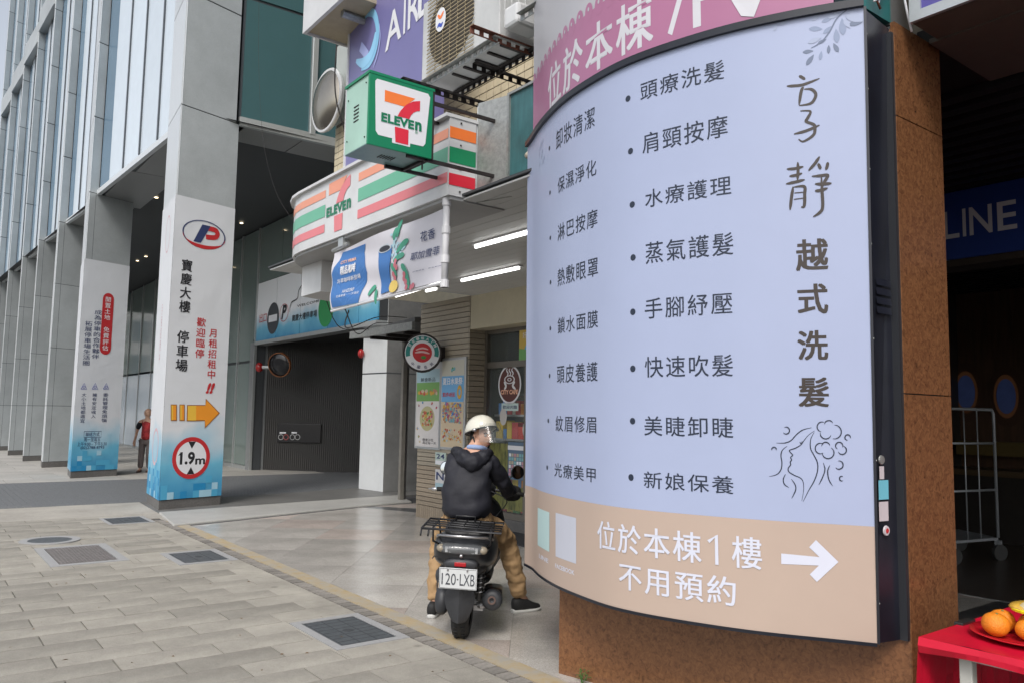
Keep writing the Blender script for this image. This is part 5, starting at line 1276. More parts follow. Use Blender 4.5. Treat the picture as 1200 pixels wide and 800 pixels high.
for p in ([(188,97),(200,104),(212,112)],[(140,138),(165,137),(205,132),(268,108)],[(205,140),(196,160),(188,212)],[(208,150),(235,150),(252,165),(250,185),(232,206),(188,214)],
          [(193,235),(232,236),(222,262),(216,276),(245,288),(250,305),(243,330),(205,354),(186,345)],[(168,325),(205,316),(235,305),(268,290)],
          [(140,462),(172,460),(205,452)],[(183,435),(184,470),(182,505)],[(150,490),(175,486),(200,478)],[(137,520),(175,512),(210,503)],[(165,530),(158,575),(153,622)],[(168,532),(208,530),(210,560),(208,605),(196,610)],[(170,555),(205,552)],[(168,580),(205,575)],
          [(268,413),(250,440),(225,468)],[(262,440),(268,452),(272,462)],[(300,435),(298,450),(292,465)],[(238,490),(270,488),(300,486),(288,510),(280,530)],[(250,520),(285,520),(315,517)],[(250,547),(270,545),(300,536)],[(275,492),(278,550),(280,610),(268,632),(243,648)]):
    stroke(CS, crop(p, 880, 60, 3.3333), .0145, hw_, .0012+.0001*i_, taper=True); i_ += 1
hw_.build('brush_lettering', M_sbrn, sg, fix=False)
ln = MB(); i_ = 0
def cl_(cx, cy, r, a0=0, a1=360): return [(cx+r*cos(radians(a)), cy+r*sin(radians(a))) for a in range(int(a0), int(a1)+1, 24)]
for p in ([(122,298),(180,298),(225,282),(265,240),(310,205),(375,188)],[(398,210),(355,240),(325,275),(300,310),(260,335),(218,350),(222,365),(240,385),(225,402),(232,420),(222,435),(225,455),(208,480),(212,505),(250,530),(295,550),(315,580),(318,640),(305,715)],
          [(395,220),(370,270),(368,335),(395,390),(418,440),(418,500),(395,570),(355,640),(315,720)],[(200,320),(165,350),(155,390),(162,440),(155,490),(125,525),(70,540)],[(188,522),(172,560),(180,595),(212,620)],
          [(230,558),(258,600),(260,640),(232,698)],[(460,440),(472,490),(455,545),(428,600)],[(508,458),(492,500),(500,560),(528,608)],[(290,290),(303,305),(308,285)],
          cl_(452,182,36,100,300),cl_(500,168,32,190,350),cl_(540,218,50,-90,120),cl_(478,228,40,20,200),cl_(440,337,38,60,300),cl_(478,322,30,180,350),cl_(495,368,42,-60,190),cl_(575,318,26,120,400),cl_(597,350,30,-80,180),
          cl_(192,208,25,-120,150),cl_(105,345,17,-200,30),cl_(636,258,20,90,380),cl_(573,456,30,-100,150),cl_(594,554,17,60,320)):
    stroke(CS, crop(p, 890, 470, 6.1538), .0052, ln, .0012+.00008*i_, taper=True); i_ += 1
ln.build('line_drawing', M_slate, sg, fix=False)
lf_ = [flat('leaf_slate_%d' % i, c, .45) for i, c in enumerate([(.22,.27,.40),(.13,.165,.25),(.33,.38,.52)])]
lm = [MB(), MB(), MB()]
for i, (x0, y0, x1, y1, c) in enumerate([(382,110,435,112,0),(430,85,475,68,0),(436,130,475,98,0),(415,168,450,150,1),(358,200,400,195,1),(372,250,402,208,1),(425,230,430,195,0),(457,205,458,172,1),(495,200,475,165,1),(490,165,485,110,0),(513,135,508,70,0),(532,95,580,130,1),(393,80,425,60,2),(378,165,430,145,2),(455,70,500,55,2),(470,50,510,45,2),(520,60,560,40,2),(535,50,575,75,2),(560,40,578,90,2),(515,75,540,110,2),(250,120,262,92,2),(265,95,300,85,2)]):
    a, b = CS.site(830+x0/3.2432, y0/3.2432), CS.site(830+x1/3.2432, y1/3.2432)
    dx, dy = b[0]-a[0], b[1]-a[1]; L = hypot(dx, dy) or .001; pts = []
    for k in range(9):
        t = k/8; wv = sin(pi*t**.8)*L*.19; pts.append((a[0]+dx*t-dy/L*wv, a[1]+dy*t+dx/L*wv))
    for k in range(7, 0, -1):
        t = min(k/8, 1); wv = -abs(sin(pi*t**.8))*L*.19; pts.append((a[0]+dx*t-dy/L*wv, a[1]+dy*t+dx/L*wv))
    pts = [(min(u, LS-.004), min(v, ZT-.004)) for u, v in pts]
    poly(CS, pts, .0012+.00006*i, lm[c])
stm = MB(); stroke(CS, crop([(390,185),(430,160),(462,120),(490,70),(540,30)], 830, 0, 3.2432), .006, stm, .0026)
stm.build('leaf_stem', lf_[1], sg, fix=False)
for mb_, m in zip(lm, lf_): tag(mb_.build('leaf_print', m, sg, fix=False), kind='stuff')
lv2 = MB()
for k in range(10):
    c = CS.site(634+random.uniform(-1,3), 165+k*3); disc(CS, c[0]+random.uniform(-.02,.02), c[1], .012, .016, .003, lv2, 6)
tag(lv2.build('far_leaf_print', lf_[2], sg, fix=False), kind='stuff')
K = dict(n=.0042, off=.010)
a, b = CS.site(700.8,608.5), CS.site(893,667); f_ = lambda x: CS.site(x, 640)[0]
letter(CS, '位於本棟', a[0], f_(822), b[1], a[1], sp=1.12, **K).build('lettering', M_swht, sg, fix=False); letter(CS, '樓', f_(858), b[0], b[1], a[1], **K).build('lettering', M_swht, sg, fix=False)
o1 = MB(); h_ = a[1]-b[1]; stroke(CS, [(f_(830.5),a[1]-.26*h_),(f_(840),a[1]-.03*h_),(f_(840),b[1]+.02*h_)], .017, o1, .0042, False, False); o1.build('lettering', M_swht, sg, fix=False)
words(CS, '不用預約', (726,657.5), (862.5,710), M_swht, sg, sp=1.14, **K)
ar = MB(); A = lambda x, y: CS.site(610+x/2.6087, 540+y/2.6087)
poly(CS, [A(*q) for q in ((797,281),(797,313),(912,318),(884,345),(906,368),(972,307),(903,240),(882,262),(914,292))], .0032, ar)
ar.build('arrow', M_swht, sg, fix=False)
for (x0, y0, x1, y1, m) in ((630.5,594,644,646,flat('card_pale_green',(.46,.62,.62),.4)),(651.5,600,675.5,660,flat('card_blank',(.50,.52,.60),.4))):
    a, b = CS.site(x0, y0), CS.site(x1, y1); sheet(CS, a[0], b[0], b[1], a[1], .002, 10, 1).build('blank_card', m, sg, fix=False)
for wd, xa, ya, xb, yb in (('LINE',632,651,643,656),('FACEBOOK',651,663,673.5,669.5)):
    a, b = CS.site(xa, ya), CS.site(xb, yb); vm_ = (a[1]+b[1])/2; letter(CS, wd, a[0], b[0], vm_-.013, vm_+.013, .002, off=.02).build('lettering', M_swht, sg, fix=False)

# pink sign above, set back a little
CP = Curved(.045); ps = thing('pink_curved_sign', 'pink curved sign with white lettering and scalloped border above the pale blue sign', 'sign', (3.4,3.1,3.65))
uE = CP.site(977,10)[0]
M_pk = flat('sign_pink', (.38,.15,.265), .3, var=.05, scale=1.5); M_pw = flat('sign_offwhite', (.44,.44,.47), .3, var=.03)
sheet(CP, 0.0, uE, 3.62, 5.4, 0, 70, 6).build('white_face', M_pw, ps, smooth=True)
hp = CP.site(700, 38)[1]; 
v_sc = CP.site(642,64)[1]
sheet(CP, 0.0, uE, 3.622, v_sc-.03, .002, 70, 3).build('pink_band', M_pk, ps, smooth=True)
scl = MB(); dots = MB(); k = 0
u = .03
while u < uE:
    disc(CP, u, v_sc-.03, .042, .062, .0026, scl, 18); disc(CP, u, v_sc-.01, .010, .013, .004, dots, 10); u += .105
tag(scl.build('scallop', M_pk, ps, fix=False), kind='stuff'); tag(dots.build('scallop_dot', M_pw, ps, fix=False), kind='stuff')
a, b = CP.site(643,84), CP.site(765,50)
b1 = CP.site(646,125)[1]
v1_, v0_ = a[1], b[1]
CPv0, CPv1 = min(v0_, b1), v1_
M_pt = flat('sign_grey_white', (.58,.58,.62), .35)
letter(CP, '位於本棟', a[0], b[0], CPv0, CPv1, .003, off=.016, sp=1.15).build('lettering', M_pt, ps, fix=False)
u7, u8, u9 = CP.site(782,25)[0], CP.site(806,20)[0], CP.site(843,12)[0]
letter(CP, '7', u7, u8, CPv0+.0, CPv1, .003, off=.01, shear=.02).build('lettering', M_pt, ps, fix=False)
letter(CP, 'F', u8+.03, u9, CPv0+.0, CPv1, .003, off=.01).build('lettering', M_pt, ps, fix=False)
c = CP.site(880,8); poly(CP, [(c[0]-.05,c[1]-.04),(c[0]+.015,c[1]-.06),(c[0]+.06,c[1]+.05),(c[0]+.02,c[1]+.12),(c[0]-.13,c[1]+.12)], .005).build('arrow_tip', M_pt, ps, fix=False)
ext = [(3.86,2.1),(3.86,4.4)]
n_ = 40; pb_ = [CP.P(uE*i/n_, 3.62, -.01)[:2] for i in range(n_+1)]+ext
MB().prism(pb_, 3.60, 5.4).build('cabinet', M_bx, ps)
rm = MB()
for i in range(70):
    a, b = uE*i/70, uE*(i+1)/70; rm.add([CP.P(a,3.60,-.02),CP.P(b,3.60,-.02),CP.P(b,3.60,.016),CP.P(a,3.60,.016),CP.P(a,3.625,-.02),CP.P(b,3.625,-.02),CP.P(b,3.625,.016),CP.P(a,3.625,.016)], BF)
rm.build('rim', M_bx, ps)
# wiring box beside it
t = thing('wiring_box', 'teal wiring box with loose wires at the top of the wooden column', 'box', (3.8,1.95,3.6))
MB().box((3.62,1.93,3.63),(3.86,2.3,4.4)).build('box_body', mat('teal_box',(.02,.13,.13),.4,var=.2), t)
MB().box((3.50,2.02,3.61),(3.60,2.3,4.4)).build('black_back', M_bx, t)
for k, (m, pts) in enumerate(((M_wht,[(3.60,1.93,3.9),(3.62,1.90,3.72),(3.68,1.9,3.66),(3.72,1.9,3.75)]),(flat('wire_brown',(.18,.06,.03),.5),[(3.66,1.91,3.9),(3.66,1.9,3.68),(3.70,1.9,3.64)]),(flat('wire_red',(.6,.03,.03),.5),[(3.70,1.90,3.73),(3.74,1.90,3.76),(3.78,1.92,3.9)]),(M_wht,[(3.64,1.9,3.66),(3.70,1.89,3.70),(3.76,1.9,3.80)]))):
    MB().tube(pts, .006, 6).build('wire', m, t, smooth=True)

# wooden column under and beside the sign
wc = thing('wooden_column', 'glossy burl wood laminate column carrying the big curved sign', 'column', (3.8,2.9,0))
core = MB().prism([(3.425,3.90),(3.85,1.925),(4.30,1.925),(4.30,3.90)], 0, ZT+.02).build('core', M_seam, wc)
Fl_ = Frame((3.405,3.92), (.425,-2.02)); Lw = hypot(.425,2.02)
zt_col = 3.62
MB().fbox(Fl_, 0, Lw-.004, .0, ZB+.06, -.02, 0).build('wood_panel', M_wood, core)
MB().fbox(Fl_, .04, Lw-.004, ZB+.062, ZT, -.02, -.01).build('wood_panel', M_wood, core)
Fc_ = Frame((3.832,1.90), (1,0))
zj1, zj2 = Fc_.site(1075,147)[1], Fc_.site(1090,462.5)[1]
for a, b in ((0,.344),(.350,.483)):
    for z0, z1 in ((0,zj2-.003),(zj2+.003,zj1-.003),(zj1+.003,zt_col)):
        MB().fbox(Fc_, a, b, z0, z1, -.02, 0).build('wood_panel', M_wood, core)
MB().box((4.295,1.905,0),(4.315,3.9,zt_col)).build('wood_side_panel', M_wood, core)
MB().prism([(3.41,3.925),(4.31,3.925),(4.31,3.90),(3.42,3.90)], 0, ZT).build('wood_side_panel', M_wood, core)
MB().box((3.90,1.96,3.65),(4.9,3.95,9)).build('upper_return_wall', mat('grey_render',(.14,.145,.15),.7,var=.1,dirt=.2), shop)
MB().box((4.98,-8,3.72),(5.4,3.295,12)).build('neighbour_upper_wall', M_ytile, shop)
# small plant at the kerb by the column's foot
t = thing('kerb_weed', 'small green weed growing at the foot of the wooden column', 'plant', (3.42,3.72,0))
lfw = MB(); R = random.Random(3)
for k in range(46):
    a = R.uniform(0, 6.28); r = R.uniform(.0,.035); h = R.uniform(.015,.075); c = Vector((3.405+r*cos(a), 3.70+r*sin(a)*1.3, h)); s_ = R.uniform(.008,.016)
    d = Vector((cos(a), sin(a), R.uniform(-.2,.5))).normalized(); e = d.cross(Vector((0,0,1))).normalized()
    lfw.add([c-d*s_*.3, c+d*s_*.5+e*s_*.45, c+d*s_*1.3, c+d*s_*.5-e*s_*.45], [(0,1,2,3)])
tag(lfw.build('leaves', mat('weed_green',(.06,.16,.035),.5,var=.3,scale=40), t), kind='stuff')
st = MB()
for k in range(6): st.tube([(3.40,3.70,0),(3.40+R.uniform(-.03,.03),3.70+R.uniform(-.03,.03),.06)], .002, 5)
tag(st.build('stems', mat('weed_green',(.06,.16,.035)), t), kind='stuff')

# ================================================================== THE AIRLINE SHOP OPENING ON THE RIGHT
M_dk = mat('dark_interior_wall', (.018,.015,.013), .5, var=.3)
hall = thing('airline_shop', 'dark shop interior behind a wide opening beside the wooden column', 'building', (8,2,0))
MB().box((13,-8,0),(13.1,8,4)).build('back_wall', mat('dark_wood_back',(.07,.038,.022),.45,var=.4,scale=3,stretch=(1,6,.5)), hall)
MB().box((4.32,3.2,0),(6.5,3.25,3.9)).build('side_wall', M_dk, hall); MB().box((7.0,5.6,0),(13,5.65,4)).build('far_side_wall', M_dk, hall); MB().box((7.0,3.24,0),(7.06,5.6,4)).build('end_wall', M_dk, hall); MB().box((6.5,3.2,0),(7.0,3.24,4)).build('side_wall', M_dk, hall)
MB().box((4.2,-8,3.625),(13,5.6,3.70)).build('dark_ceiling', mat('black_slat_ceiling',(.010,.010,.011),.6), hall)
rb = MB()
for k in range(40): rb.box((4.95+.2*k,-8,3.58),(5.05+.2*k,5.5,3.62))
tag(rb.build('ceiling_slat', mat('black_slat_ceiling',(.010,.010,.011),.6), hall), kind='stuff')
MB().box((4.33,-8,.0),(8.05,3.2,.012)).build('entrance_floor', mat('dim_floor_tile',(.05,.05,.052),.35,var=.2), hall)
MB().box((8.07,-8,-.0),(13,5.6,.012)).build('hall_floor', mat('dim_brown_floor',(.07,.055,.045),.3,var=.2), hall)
MB().box((8.045,-8,.0),(8.075,5.6,.016)).build('threshold', M_alu, hall)
ls = thing('airline_fascia_sign', 'blue fascia with large pale capital letters LINE above the dark shop doorway', 'sign', (7,2,3))
Fl2 = Frame((7.0,3.20), (0,-1))
MB().fbox(Fl2, 0, 7, 2.99, 3.57, -.3, 0).build('sign_board', mat('dark_blue_sign',(.02,.05,.24),.35,var=.05), ls)
MB().fbox(Fl2, 0, 7, 2.93, 2.985, -.3, .01).build('lower_rail', mat('brown_rail',(.06,.05,.04),.4,metal=.4), ls)
for ch, x0, x1 in (('L',1105,1124),('I',1128,1132),('N',1136,1163),('E',1169,1192)):
    u_a, u_b = Fl2.site(x0, 255)[0], Fl2.site(x1, 255)[0]; letter(Fl2, ch, u_a, u_b, Fl2.site(1140,276)[1], Fl2.site(1140,243)[1], .006, off=.012).build('lettering', flat('dim_silver',(.55,.57,.62),.4), ls, fix=False)
# lit oval windows on the back wall
M_glow = mat('oval_rim_glow', (.10,.042,.018), .5, emit=.10, var=0); M_oval = mat('oval_blue', (.03,.045,.12), .5, emit=.12, var=.3, scale=5)
Fb3 = Frame((13.0,8), (0,-1))
for k, (px, py) in enumerate(((1133,459),(1180,464))):
    t = thing('cabin_window_lamp', ['lit oval cabin-style window on the dark back wall, left one behind the cage trolley','lit oval cabin-style window on the dark back wall, right one'][k], 'wall lamp', Fb3.P(*Fb3.site(px,py))[:], group='lit oval windows on the back wall')
    c = Fb3.site(px, py); disc(Fb3, c[0], c[1], .13, .27, .03, None, 28).build('oval_pane', M_oval, t, fix=False)
    rgm = MB(); ring(Fb3, c[0], c[1], .135, .17, .035, rgm, k2=1.9); rgm.build('oval_rim', M_glow, t, fix=False)
    mbb = MB(); ring(Fb3, c[0], c[1], .17, .26, .02, mbb, k2=1.75); mbb.build('oval_surround', flat('oval_bronze',(.06,.03,.018),.5), t, fix=False)
t = thing('lounge_bench', 'dim yellow-brown bench and counter at the back of the dark shop', 'counter', (12,4.6,0))
MB().box((11.8,3.6,.9),(12.6,5.5,.98)).build('counter_top', mat('counter_brown',(.07,.045,.022),.5), t); MB().box((11.9,3.7,0),(12.5,5.4,.9)).build('counter_body', M_dk, t); MB().box((12.6,4.0,1.15),(12.95,5.5,1.35)).build('back_shelf', mat('counter_brown2',(.10,.07,.02),.5), t)
# violet sign box over the opening
t = thing('violet_box_sign', 'violet sign box with silver frame over the opening, cut by the top edge', 'sign', (3.9,1,3.6))
MB().box((3.90,-3.5,3.605),(4.16,1.84,4.9)).build('box_body', mat('box_brown_under',(.10,.085,.07),.5,var=.1), t)
Fv = Frame((3.897,1.845), (0,-1))
for a, b, c_, d_ in ((0,5.3,3.605,3.655),(0,.055,3.655,4.9)): MB().fbox(Fv, a, b, c_, d_, -.01, .02).build('silver_frame', mat('silver_frame',(.45,.48,.50),.35,metal=.3), t)
MB().fbox(Fv, .055, 5.3, 3.655, 4.9, -.01, .008).build('violet_face', mat('violet_face',(.09,.075,.30),.3,var=.05), t)
MB().box((4.16,-3.5,3.595),(4.9,1.88,3.62)).build('underside', mat('box_brown_under'  ,(.10,.085,.07),.5), t)
wire('pale cable hanging beside the violet sign corner', [(3.84,1.86,4.0),(3.86,1.86,3.75),(3.93,1.86,3.58)], .006, M_wht)

# cage trolley
t = thing('cage_trolley', 'tall grey steel cage trolley on castors in the dark shop', 'trolley', (10.1,4.2,0))
M_tr = mat('trolley_grey', (.42,.45,.48), .4, metal=.4, var=.1)
pA = Vector((9.66,4.29,.0)); pB = Vector((10.45,4.12,0)); dep = Vector((.35,.60,0))
def rod(pts, r=.014, name='frame_tube'): return MB().tube(pts, r, 8).build(name, M_tr, t, smooth=True)
zt, z0 = 1.78, .27
for o_ in (Vector((0,0,0)),):
    a = pA+o_; b = pB+o_
    rod([a+Vector((0,0,z0)), a+Vector((0,0,zt-.05)), a.lerp(b,.04)+Vector((0,0,zt)), a.lerp(b,.96)+Vector((0,0,zt)), b+Vector((0,0,zt-.05)), b+Vector((0,0,z0))], .018)
    for z in (1.38,.83): rod([a+Vector((0,0,z)), b+Vector((0,0,z))], .014)
    for f in (.33,.62): rod([a.lerp(b,f)+Vector((0,0,z0)), a.lerp(b,f)+Vector((0,0,zt))], .008)
MB().prism([(p.x,p.y) for p in (pA,pB,pB+dep,pA+dep)], z0-.03, z0).build('deck', M_tr, t)
for p in (pA,pB,pB+dep,pA+dep):
    MB().lathe(p+Vector((-.02,-.02,.10)), (.4,.9,0), [(-.02,0),(-.02,.095),(.025,.095),(.025,0)], 18).build('castor', flat('castor_rubber',(.05,.05,.05),.4), t)
    MB().box((p.x-.03,p.y-.03,.1),(p.x+.03,p.y+.03,z0-.03)).build('castor_fork', M_tr, t)

# ================================================================== TABLE WITH ORANGES
TZ = .74
t = thing('folding_table', 'folding table with white steel legs standing beside the wooden column', 'table', (3.9,1.2,0))
x0, x1, y0, y1 = 3.40, 4.52, -.4, 1.64
MB().box((x0+.01,y0,TZ-.03),(x1,y1-.01,TZ-.006)).build('table_top', flat('table_board',(.4,.4,.38),.5), t)
M_leg = mat('cream_steel', (.50,.50,.46), .4, var=.08, dirt=.15)
for x in (x0+.05, x1-.08):
    MB().box((x,y1-.16,0),(x+.035,y1-.125,TZ-.03)).build('leg', M_leg, t, bevel=.004)
    MB().box((x-.004,y1-.168,TZ-.20),(x+.04,y1-.118,TZ-.035)).build('leg_bracket', M_leg, t, bevel=.004)
MB().box((x0+.03,y0,TZ-.06),(x0+.06,y1-.1,TZ-.031)).build('side_rail', M_leg, t)
MB().tube([(x0+.06,y1-.6,TZ-.05),(x0+.10,y1-.15,.30)], .012, 8).build('brace', mat('brace_yellowish',(.40,.36,.20),.5), t)
MB().tube([(x0+.06,y1-.14,.22),(x1-.08,y1-.14,.22)], .012, 8).build('cross_bar', M_leg, t)
M_clo = mat('red_cloth', (.52,.006,.028), .38, var=.08, scale=2, bump=.6, bscale=7, spec=.35)
c = thing('red_tablecloth', 'bright red plastic cloth spread over the folding table', 'tablecloth', (3.9,1.2,TZ))
nu, nv = 30, 44; vs = []
R = random.Random(8)
for j in range(nv+1):
    for i in range(nu+1):
        x = x0-.01+(x1-x0+.03)*i/nu; y = y0+(y1+.012-y0)*j/nv; vs.append((x,y,TZ+.002*sin(x*9+y*5)+.003*sin(y*13-x*4)*sin(x*7)+.0016*sin(x*37+y*21)*sin(y*29)))
top_ = MB().add(vs, [(j*(nu+1)+i, j*(nu+1)+i+1, (j+1)*(nu+1)+i+1, (j+1)*(nu+1)+i) for j in range(nv) for i in range(nu)])
# street-side hem and far-end drop
for j in range(nv):
    ya, yb = y0+(y1+.012-y0)*j/nv, y0+(y1+.012-y0)*(j+1)/nv
    def hem(y): d = .055+.012*sin(y*8); return [(x0-.01,y,TZ+.001),(x0-.020-.004*sin(y*17),y,TZ-d*.5),(x0-.014-.006*sin(y*11),y,TZ-d)]
    a, b = hem(ya), hem(yb)
    for k in range(2): top_.add([a[k],a[k+1],b[k+1],b[k]], [(0,1,2,3)])
for i in range(24):
    def drop(q): x = x0-.012+(x1-x0+.03)*q/24; w_ = .014*sin(x*19)+.008*sin(x*41); return [(x,y1+.012,TZ+.001),(x,y1+.020+w_*.4,TZ-.2),(x+.01,y1+.03+w_,TZ-.45),(x+.02,y1+.02+w_*1.3,TZ-.66)]
    a, b = drop(i), drop(i+1)
    for k in range(3): top_.add([a[k],a[k+1],b[k+1],b[k]], [(0,1,2,3)])
top_.build('cloth_sheet', M_clo, c, smooth=True)
MB().box((3.74,1.630,TZ-.012),(3.87,1.668,TZ+.010)).build('table_clip', flat('black_plastic',(.02,.02,.02),.35), bevel=.004); tag(bpy.data.objects['table_clip'], 'black clip strip on the far edge of the red tablecloth', 'clip')
pc = Vector((3.715,1.36,TZ+.004))
pl_ = thing('red_plate', 'round red plate holding oranges on the red tablecloth', 'plate', pc)
MB().lathe(pc, (0,0,1), [(.004,0),(.004,.12),(.0,.13),(.012,.185),(.022,.215),(.025,.215),(.016,.18),(.008,.12),(.008,0)], 40).build('plate_dish', flat('plate_red',(.50,.01,.02),.25), pl_, smooth=True)
M_org = mat('orange_peel', (.72,.22,.015), .35, var=.08, scale=10, bump=.5, bscale=220, spec=.4)
for k, (dx, dy, dz, r, lb) in enumerate(((-.105,.085,.052,.052,'large orange at the left rim of the red plate'),(-.07,-.02,.045,.046,'orange at the front of the red plate'),(-.01,.10,.050,.050,'orange at the back of the red plate beside the packet'),(.03,.0,.048,.049,'orange in the middle of the red plate'),(-.08,-.125,.048,.048,'orange cut by the right edge of the photo'),(.10,-.09,.048,.048,'orange at the rear right of the red plate'))):
    p = pc+Vector((dx,dy,dz-.0+.008)); t = thing('orange', lb, 'orange', p, group='oranges on the plate')
    pe = MB().ell(p, (r,r*random.uniform(.95,1.05),r*random.uniform(.86,.95)), 28, 20).build('peel', M_org, t, smooth=True)
    tx = bpy.data.textures.new('lumps', 'CLOUDS'); tx.noise_scale = .05; dm = pe.modifiers.new('lumps', 'DISPLACE'); dm.texture = tx; dm.strength = .007; dm.texture_coords = 'GLOBAL'
    MB().ell(p+Vector((-.25*r,-.2*r,r*.86)), (.006,.006,.004), 8, 5).build('stem_scar', flat('stem_green',(.16,.15,.04),.7), t)
p = pc+Vector((.02,-.03,.125)); t = thing('wrapped_snack', 'yellow plastic wrapped snack packet resting on the oranges', 'packet', p)
M_pk2 = mat('snack_wrap', (.70,.42,.06), .2, var=.3, scale=25, coat=.5)
MB().ell(p, (.09,.11,.028), 16, 8).build('wrap', M_pk2, t, smooth=True)
MB().ell(p+Vector((-.03,-.01,.006)), (.062,.075,.026), 14, 8).build('pale_label', flat('label_cream',(.6,.5,.3),.3), t, smooth=True)
MB().lathe(p+Vector((0,.0,-.010)), (0,0,1), [(0,.098),(.008,.10),(.012,.09)], 20).build('yellow_rim', flat('yellow_rim',(.75,.65,.02),.3), t)

# ================================================================== BACKGROUND BEYOND THE ARCADE
M_lf2 = mat('foliage', (.055,.10,.030), .6, var=.5, scale=3, rnd=.1)
def tree(x, y, h, r, label, seed):
    R = random.Random(seed); t = thing('street_tree', label, 'tree', (x,y,0), group='trees beyond the arcade')
    MB().tube([(x,y,0),(x+.1,y,h*.3),(x-.05,y+.1,h*.55),(x,y,h*.8)], [.17,.13,.09,.03], 8).build('trunk', mat('bark',(.10,.08,.06),.9,var=.3,scale=20,bump=.5), t, smooth=True)
    lb = MB()
    for k in range(7): a = R.uniform(0,6.3); lb.tube([(x,y,h*R.uniform(.35,.6)),(x+cos(a)*r*.6,y+sin(a)*r*.6,h*R.uniform(.65,.85))], [.05,.015], 5)
    lb.build('limbs', mat('bark',(.10,.08,.06)), t)
    cr = MB(); cs = [(R.uniform(-.6,.6)*r, R.uniform(-.6,.6)*r, h*R.uniform(.5,.92), r*R.uniform(.3,.5)) for k in range(12)]
    for k in range(2600):
        cx, cy, cz, cr_ = R.choice(cs); d = Vector((R.gauss(0,1),R.gauss(0,1),R.gauss(0,1))).normalized()*cr_*R.uniform(.5,1.1)
        c_ = Vector((x+cx,y+cy,cz))+d; a = Vector((R.gauss(0,1),R.gauss(0,1),R.gauss(0,.5))).normalized()*.10; b = a.cross(Vector((R.gauss(0,1),R.gauss(0,1),R.gauss(0,1)))).normalized()*.06
        cr.add([c_-a, c_+b, c_+a, c_-b], [(0,1,2,3)])
    tag(cr.build('crown', M_lf2, t, fix=False), kind='stuff')
tree(8.8, 52, 8, 3.0, 'leafy tree seen through the far end of the arcade, left of the walking person', 1)
tree(12.0, 56, 9, 3.4, 'taller leafy tree farther off beyond the arcade end', 2)
tree(5.5, 60, 9, 3.2, 'leafy tree at the far left beyond the arcade', 6)
t = thing('far_building', 'pale far building closing the view beyond the arcade', 'building', (10,80,0))
MB().box((-6,78,0),(28,80,24)).build('wall', mat('far_pale_wall',(.42,.42,.42),.7,var=.05), t)
for i in range(12):
    for j in range(7): MB().box((-5+2.7*i,77.94,1.5+3.1*j),(-3.4+2.7*i,78.01,3.4+3.1*j)).build('window', flat('far_window',(.10,.13,.16),.2), t)

# ================================================================== SCOOTER
SX = Vector((3.372,4.975,0)); SRZ = radians(90-40)
sc = thing('motor_scooter', 'black motor scooter with wire rear rack and white plate, ridden away from the camera', 'scooter', SX, SRZ)
sc.rotation_euler = (radians(2.5), 0, SRZ)
M_sb = mat('scooter_black', (.016,.017,.020), .3, var=.15, scale=6, coat=.3, dirt=.2); M_spl = mat('scooter_matt_plastic', (.035,.037,.042), .5, var=.15, scale=15); M_tyre = mat('tyre_rubber', (.018,.018,.018), .85, var=.2, scale=30, bump=.3)
M_seat = mat('seat_vinyl', (.012,.012,.013), .55, bump=.2, bscale=120); M_chr = mat('dull_chrome', (.45,.45,.46), .3, metal=.9); M_eng = mat('engine_grey', (.10,.10,.10), .5, metal=.5, var=.3, scale=20)
M_wire = flat('rack_wire', (.015,.015,.017), .35)
def part(mb, name, m, par=sc, **k): return mb.build(name, m, par, local=True, **k)
def wheel(x, R_, wd, name):
    prof = [(wd*.5*cos(a), R_-wd*.5+wd*.5*sin(a)) for a in [pi+pi*(k/12.) * -1 + 0 for k in range(13)]]
    prof = [(-wd*.42,R_*.66),(-wd*.5,R_*.80),(-wd*.42,R_*.93),(-wd*.2,R_*.99),(0,R_),(wd*.2,R_*.99),(wd*.42,R_*.93),(wd*.5,R_*.80),(wd*.42,R_*.66)]
    ty = part(MB().lathe((x,0,R_), (0,1,0), prof, 36), name, M_tyre, smooth=True)
    tr = MB()
    for k in range(36):
        a = 2*pi*k/36
        for s_ in (-1,1):
            c = Vector((x+cos(a)*(R_-.001), s_*wd*.2, R_+sin(a)*(R_-.001))); tr.ell(c, (.010,.020,.004), 6, 4)
    tag(tr.build('tread', M_tyre, ty), kind='stuff')
    rm = MB(); rm.lathe((x,0,R_), (0,1,0), [(-wd*.36,R_*.66),(-wd*.30,R_*.60),(wd*.30,R_*.60),(wd*.36,R_*.66)], 32); rm.lathe((x,0,R_), (0,1,0), [(-.045,.0),(-.045,.05),(.045,.05),(.045,0)], 16)
    rm.build('rim', M_eng, ty)
    for k in range(5):
        a = 2*pi*k/5; MB().tube([(x+cos(a)*.04,0,R_+sin(a)*.04),(x+cos(a)*R_*.62,0,R_+sin(a)*R_*.62)], [.018,.012], 8).build('spoke', M_eng, ty)
wheel(0, .235, .13, 'wheel'); wheel(1.26, .235, .10, 'wheel')
# tail cowl
part(MB().loft([(-.36,0,.655,.08,.03),(-.33,0,.652,.165,.08),(-.24,0,.650,.210,.115),(-.08,0,.64,.232,.145),(.15,0,.62,.228,.16),(.42,0,.56,.19,.19),(.62,0,.47,.17,.15)], 24, e=2.8), 'tail_cowl', M_sb, smooth=True)
part(MB().loft([(-.30,0,.56,.07,.03),(-.24,0,.55,.13,.06),(-.05,0,.53,.16,.08),(.2,0,.50,.15,.1)], 20), 'under_cowl', M_spl, smooth=True)
part(MB().loft([(-.20,0,.765,.10,.01),(-.16,0,.775,.15,.035),(0,0,.785,.165,.045),(.25,0,.775,.17,.05),(.42,0,.755,.165,.05),(.60,0,.745,.12,.045),(.68,0,.735,.05,.02)], 22), 'seat', M_seat, smooth=True)
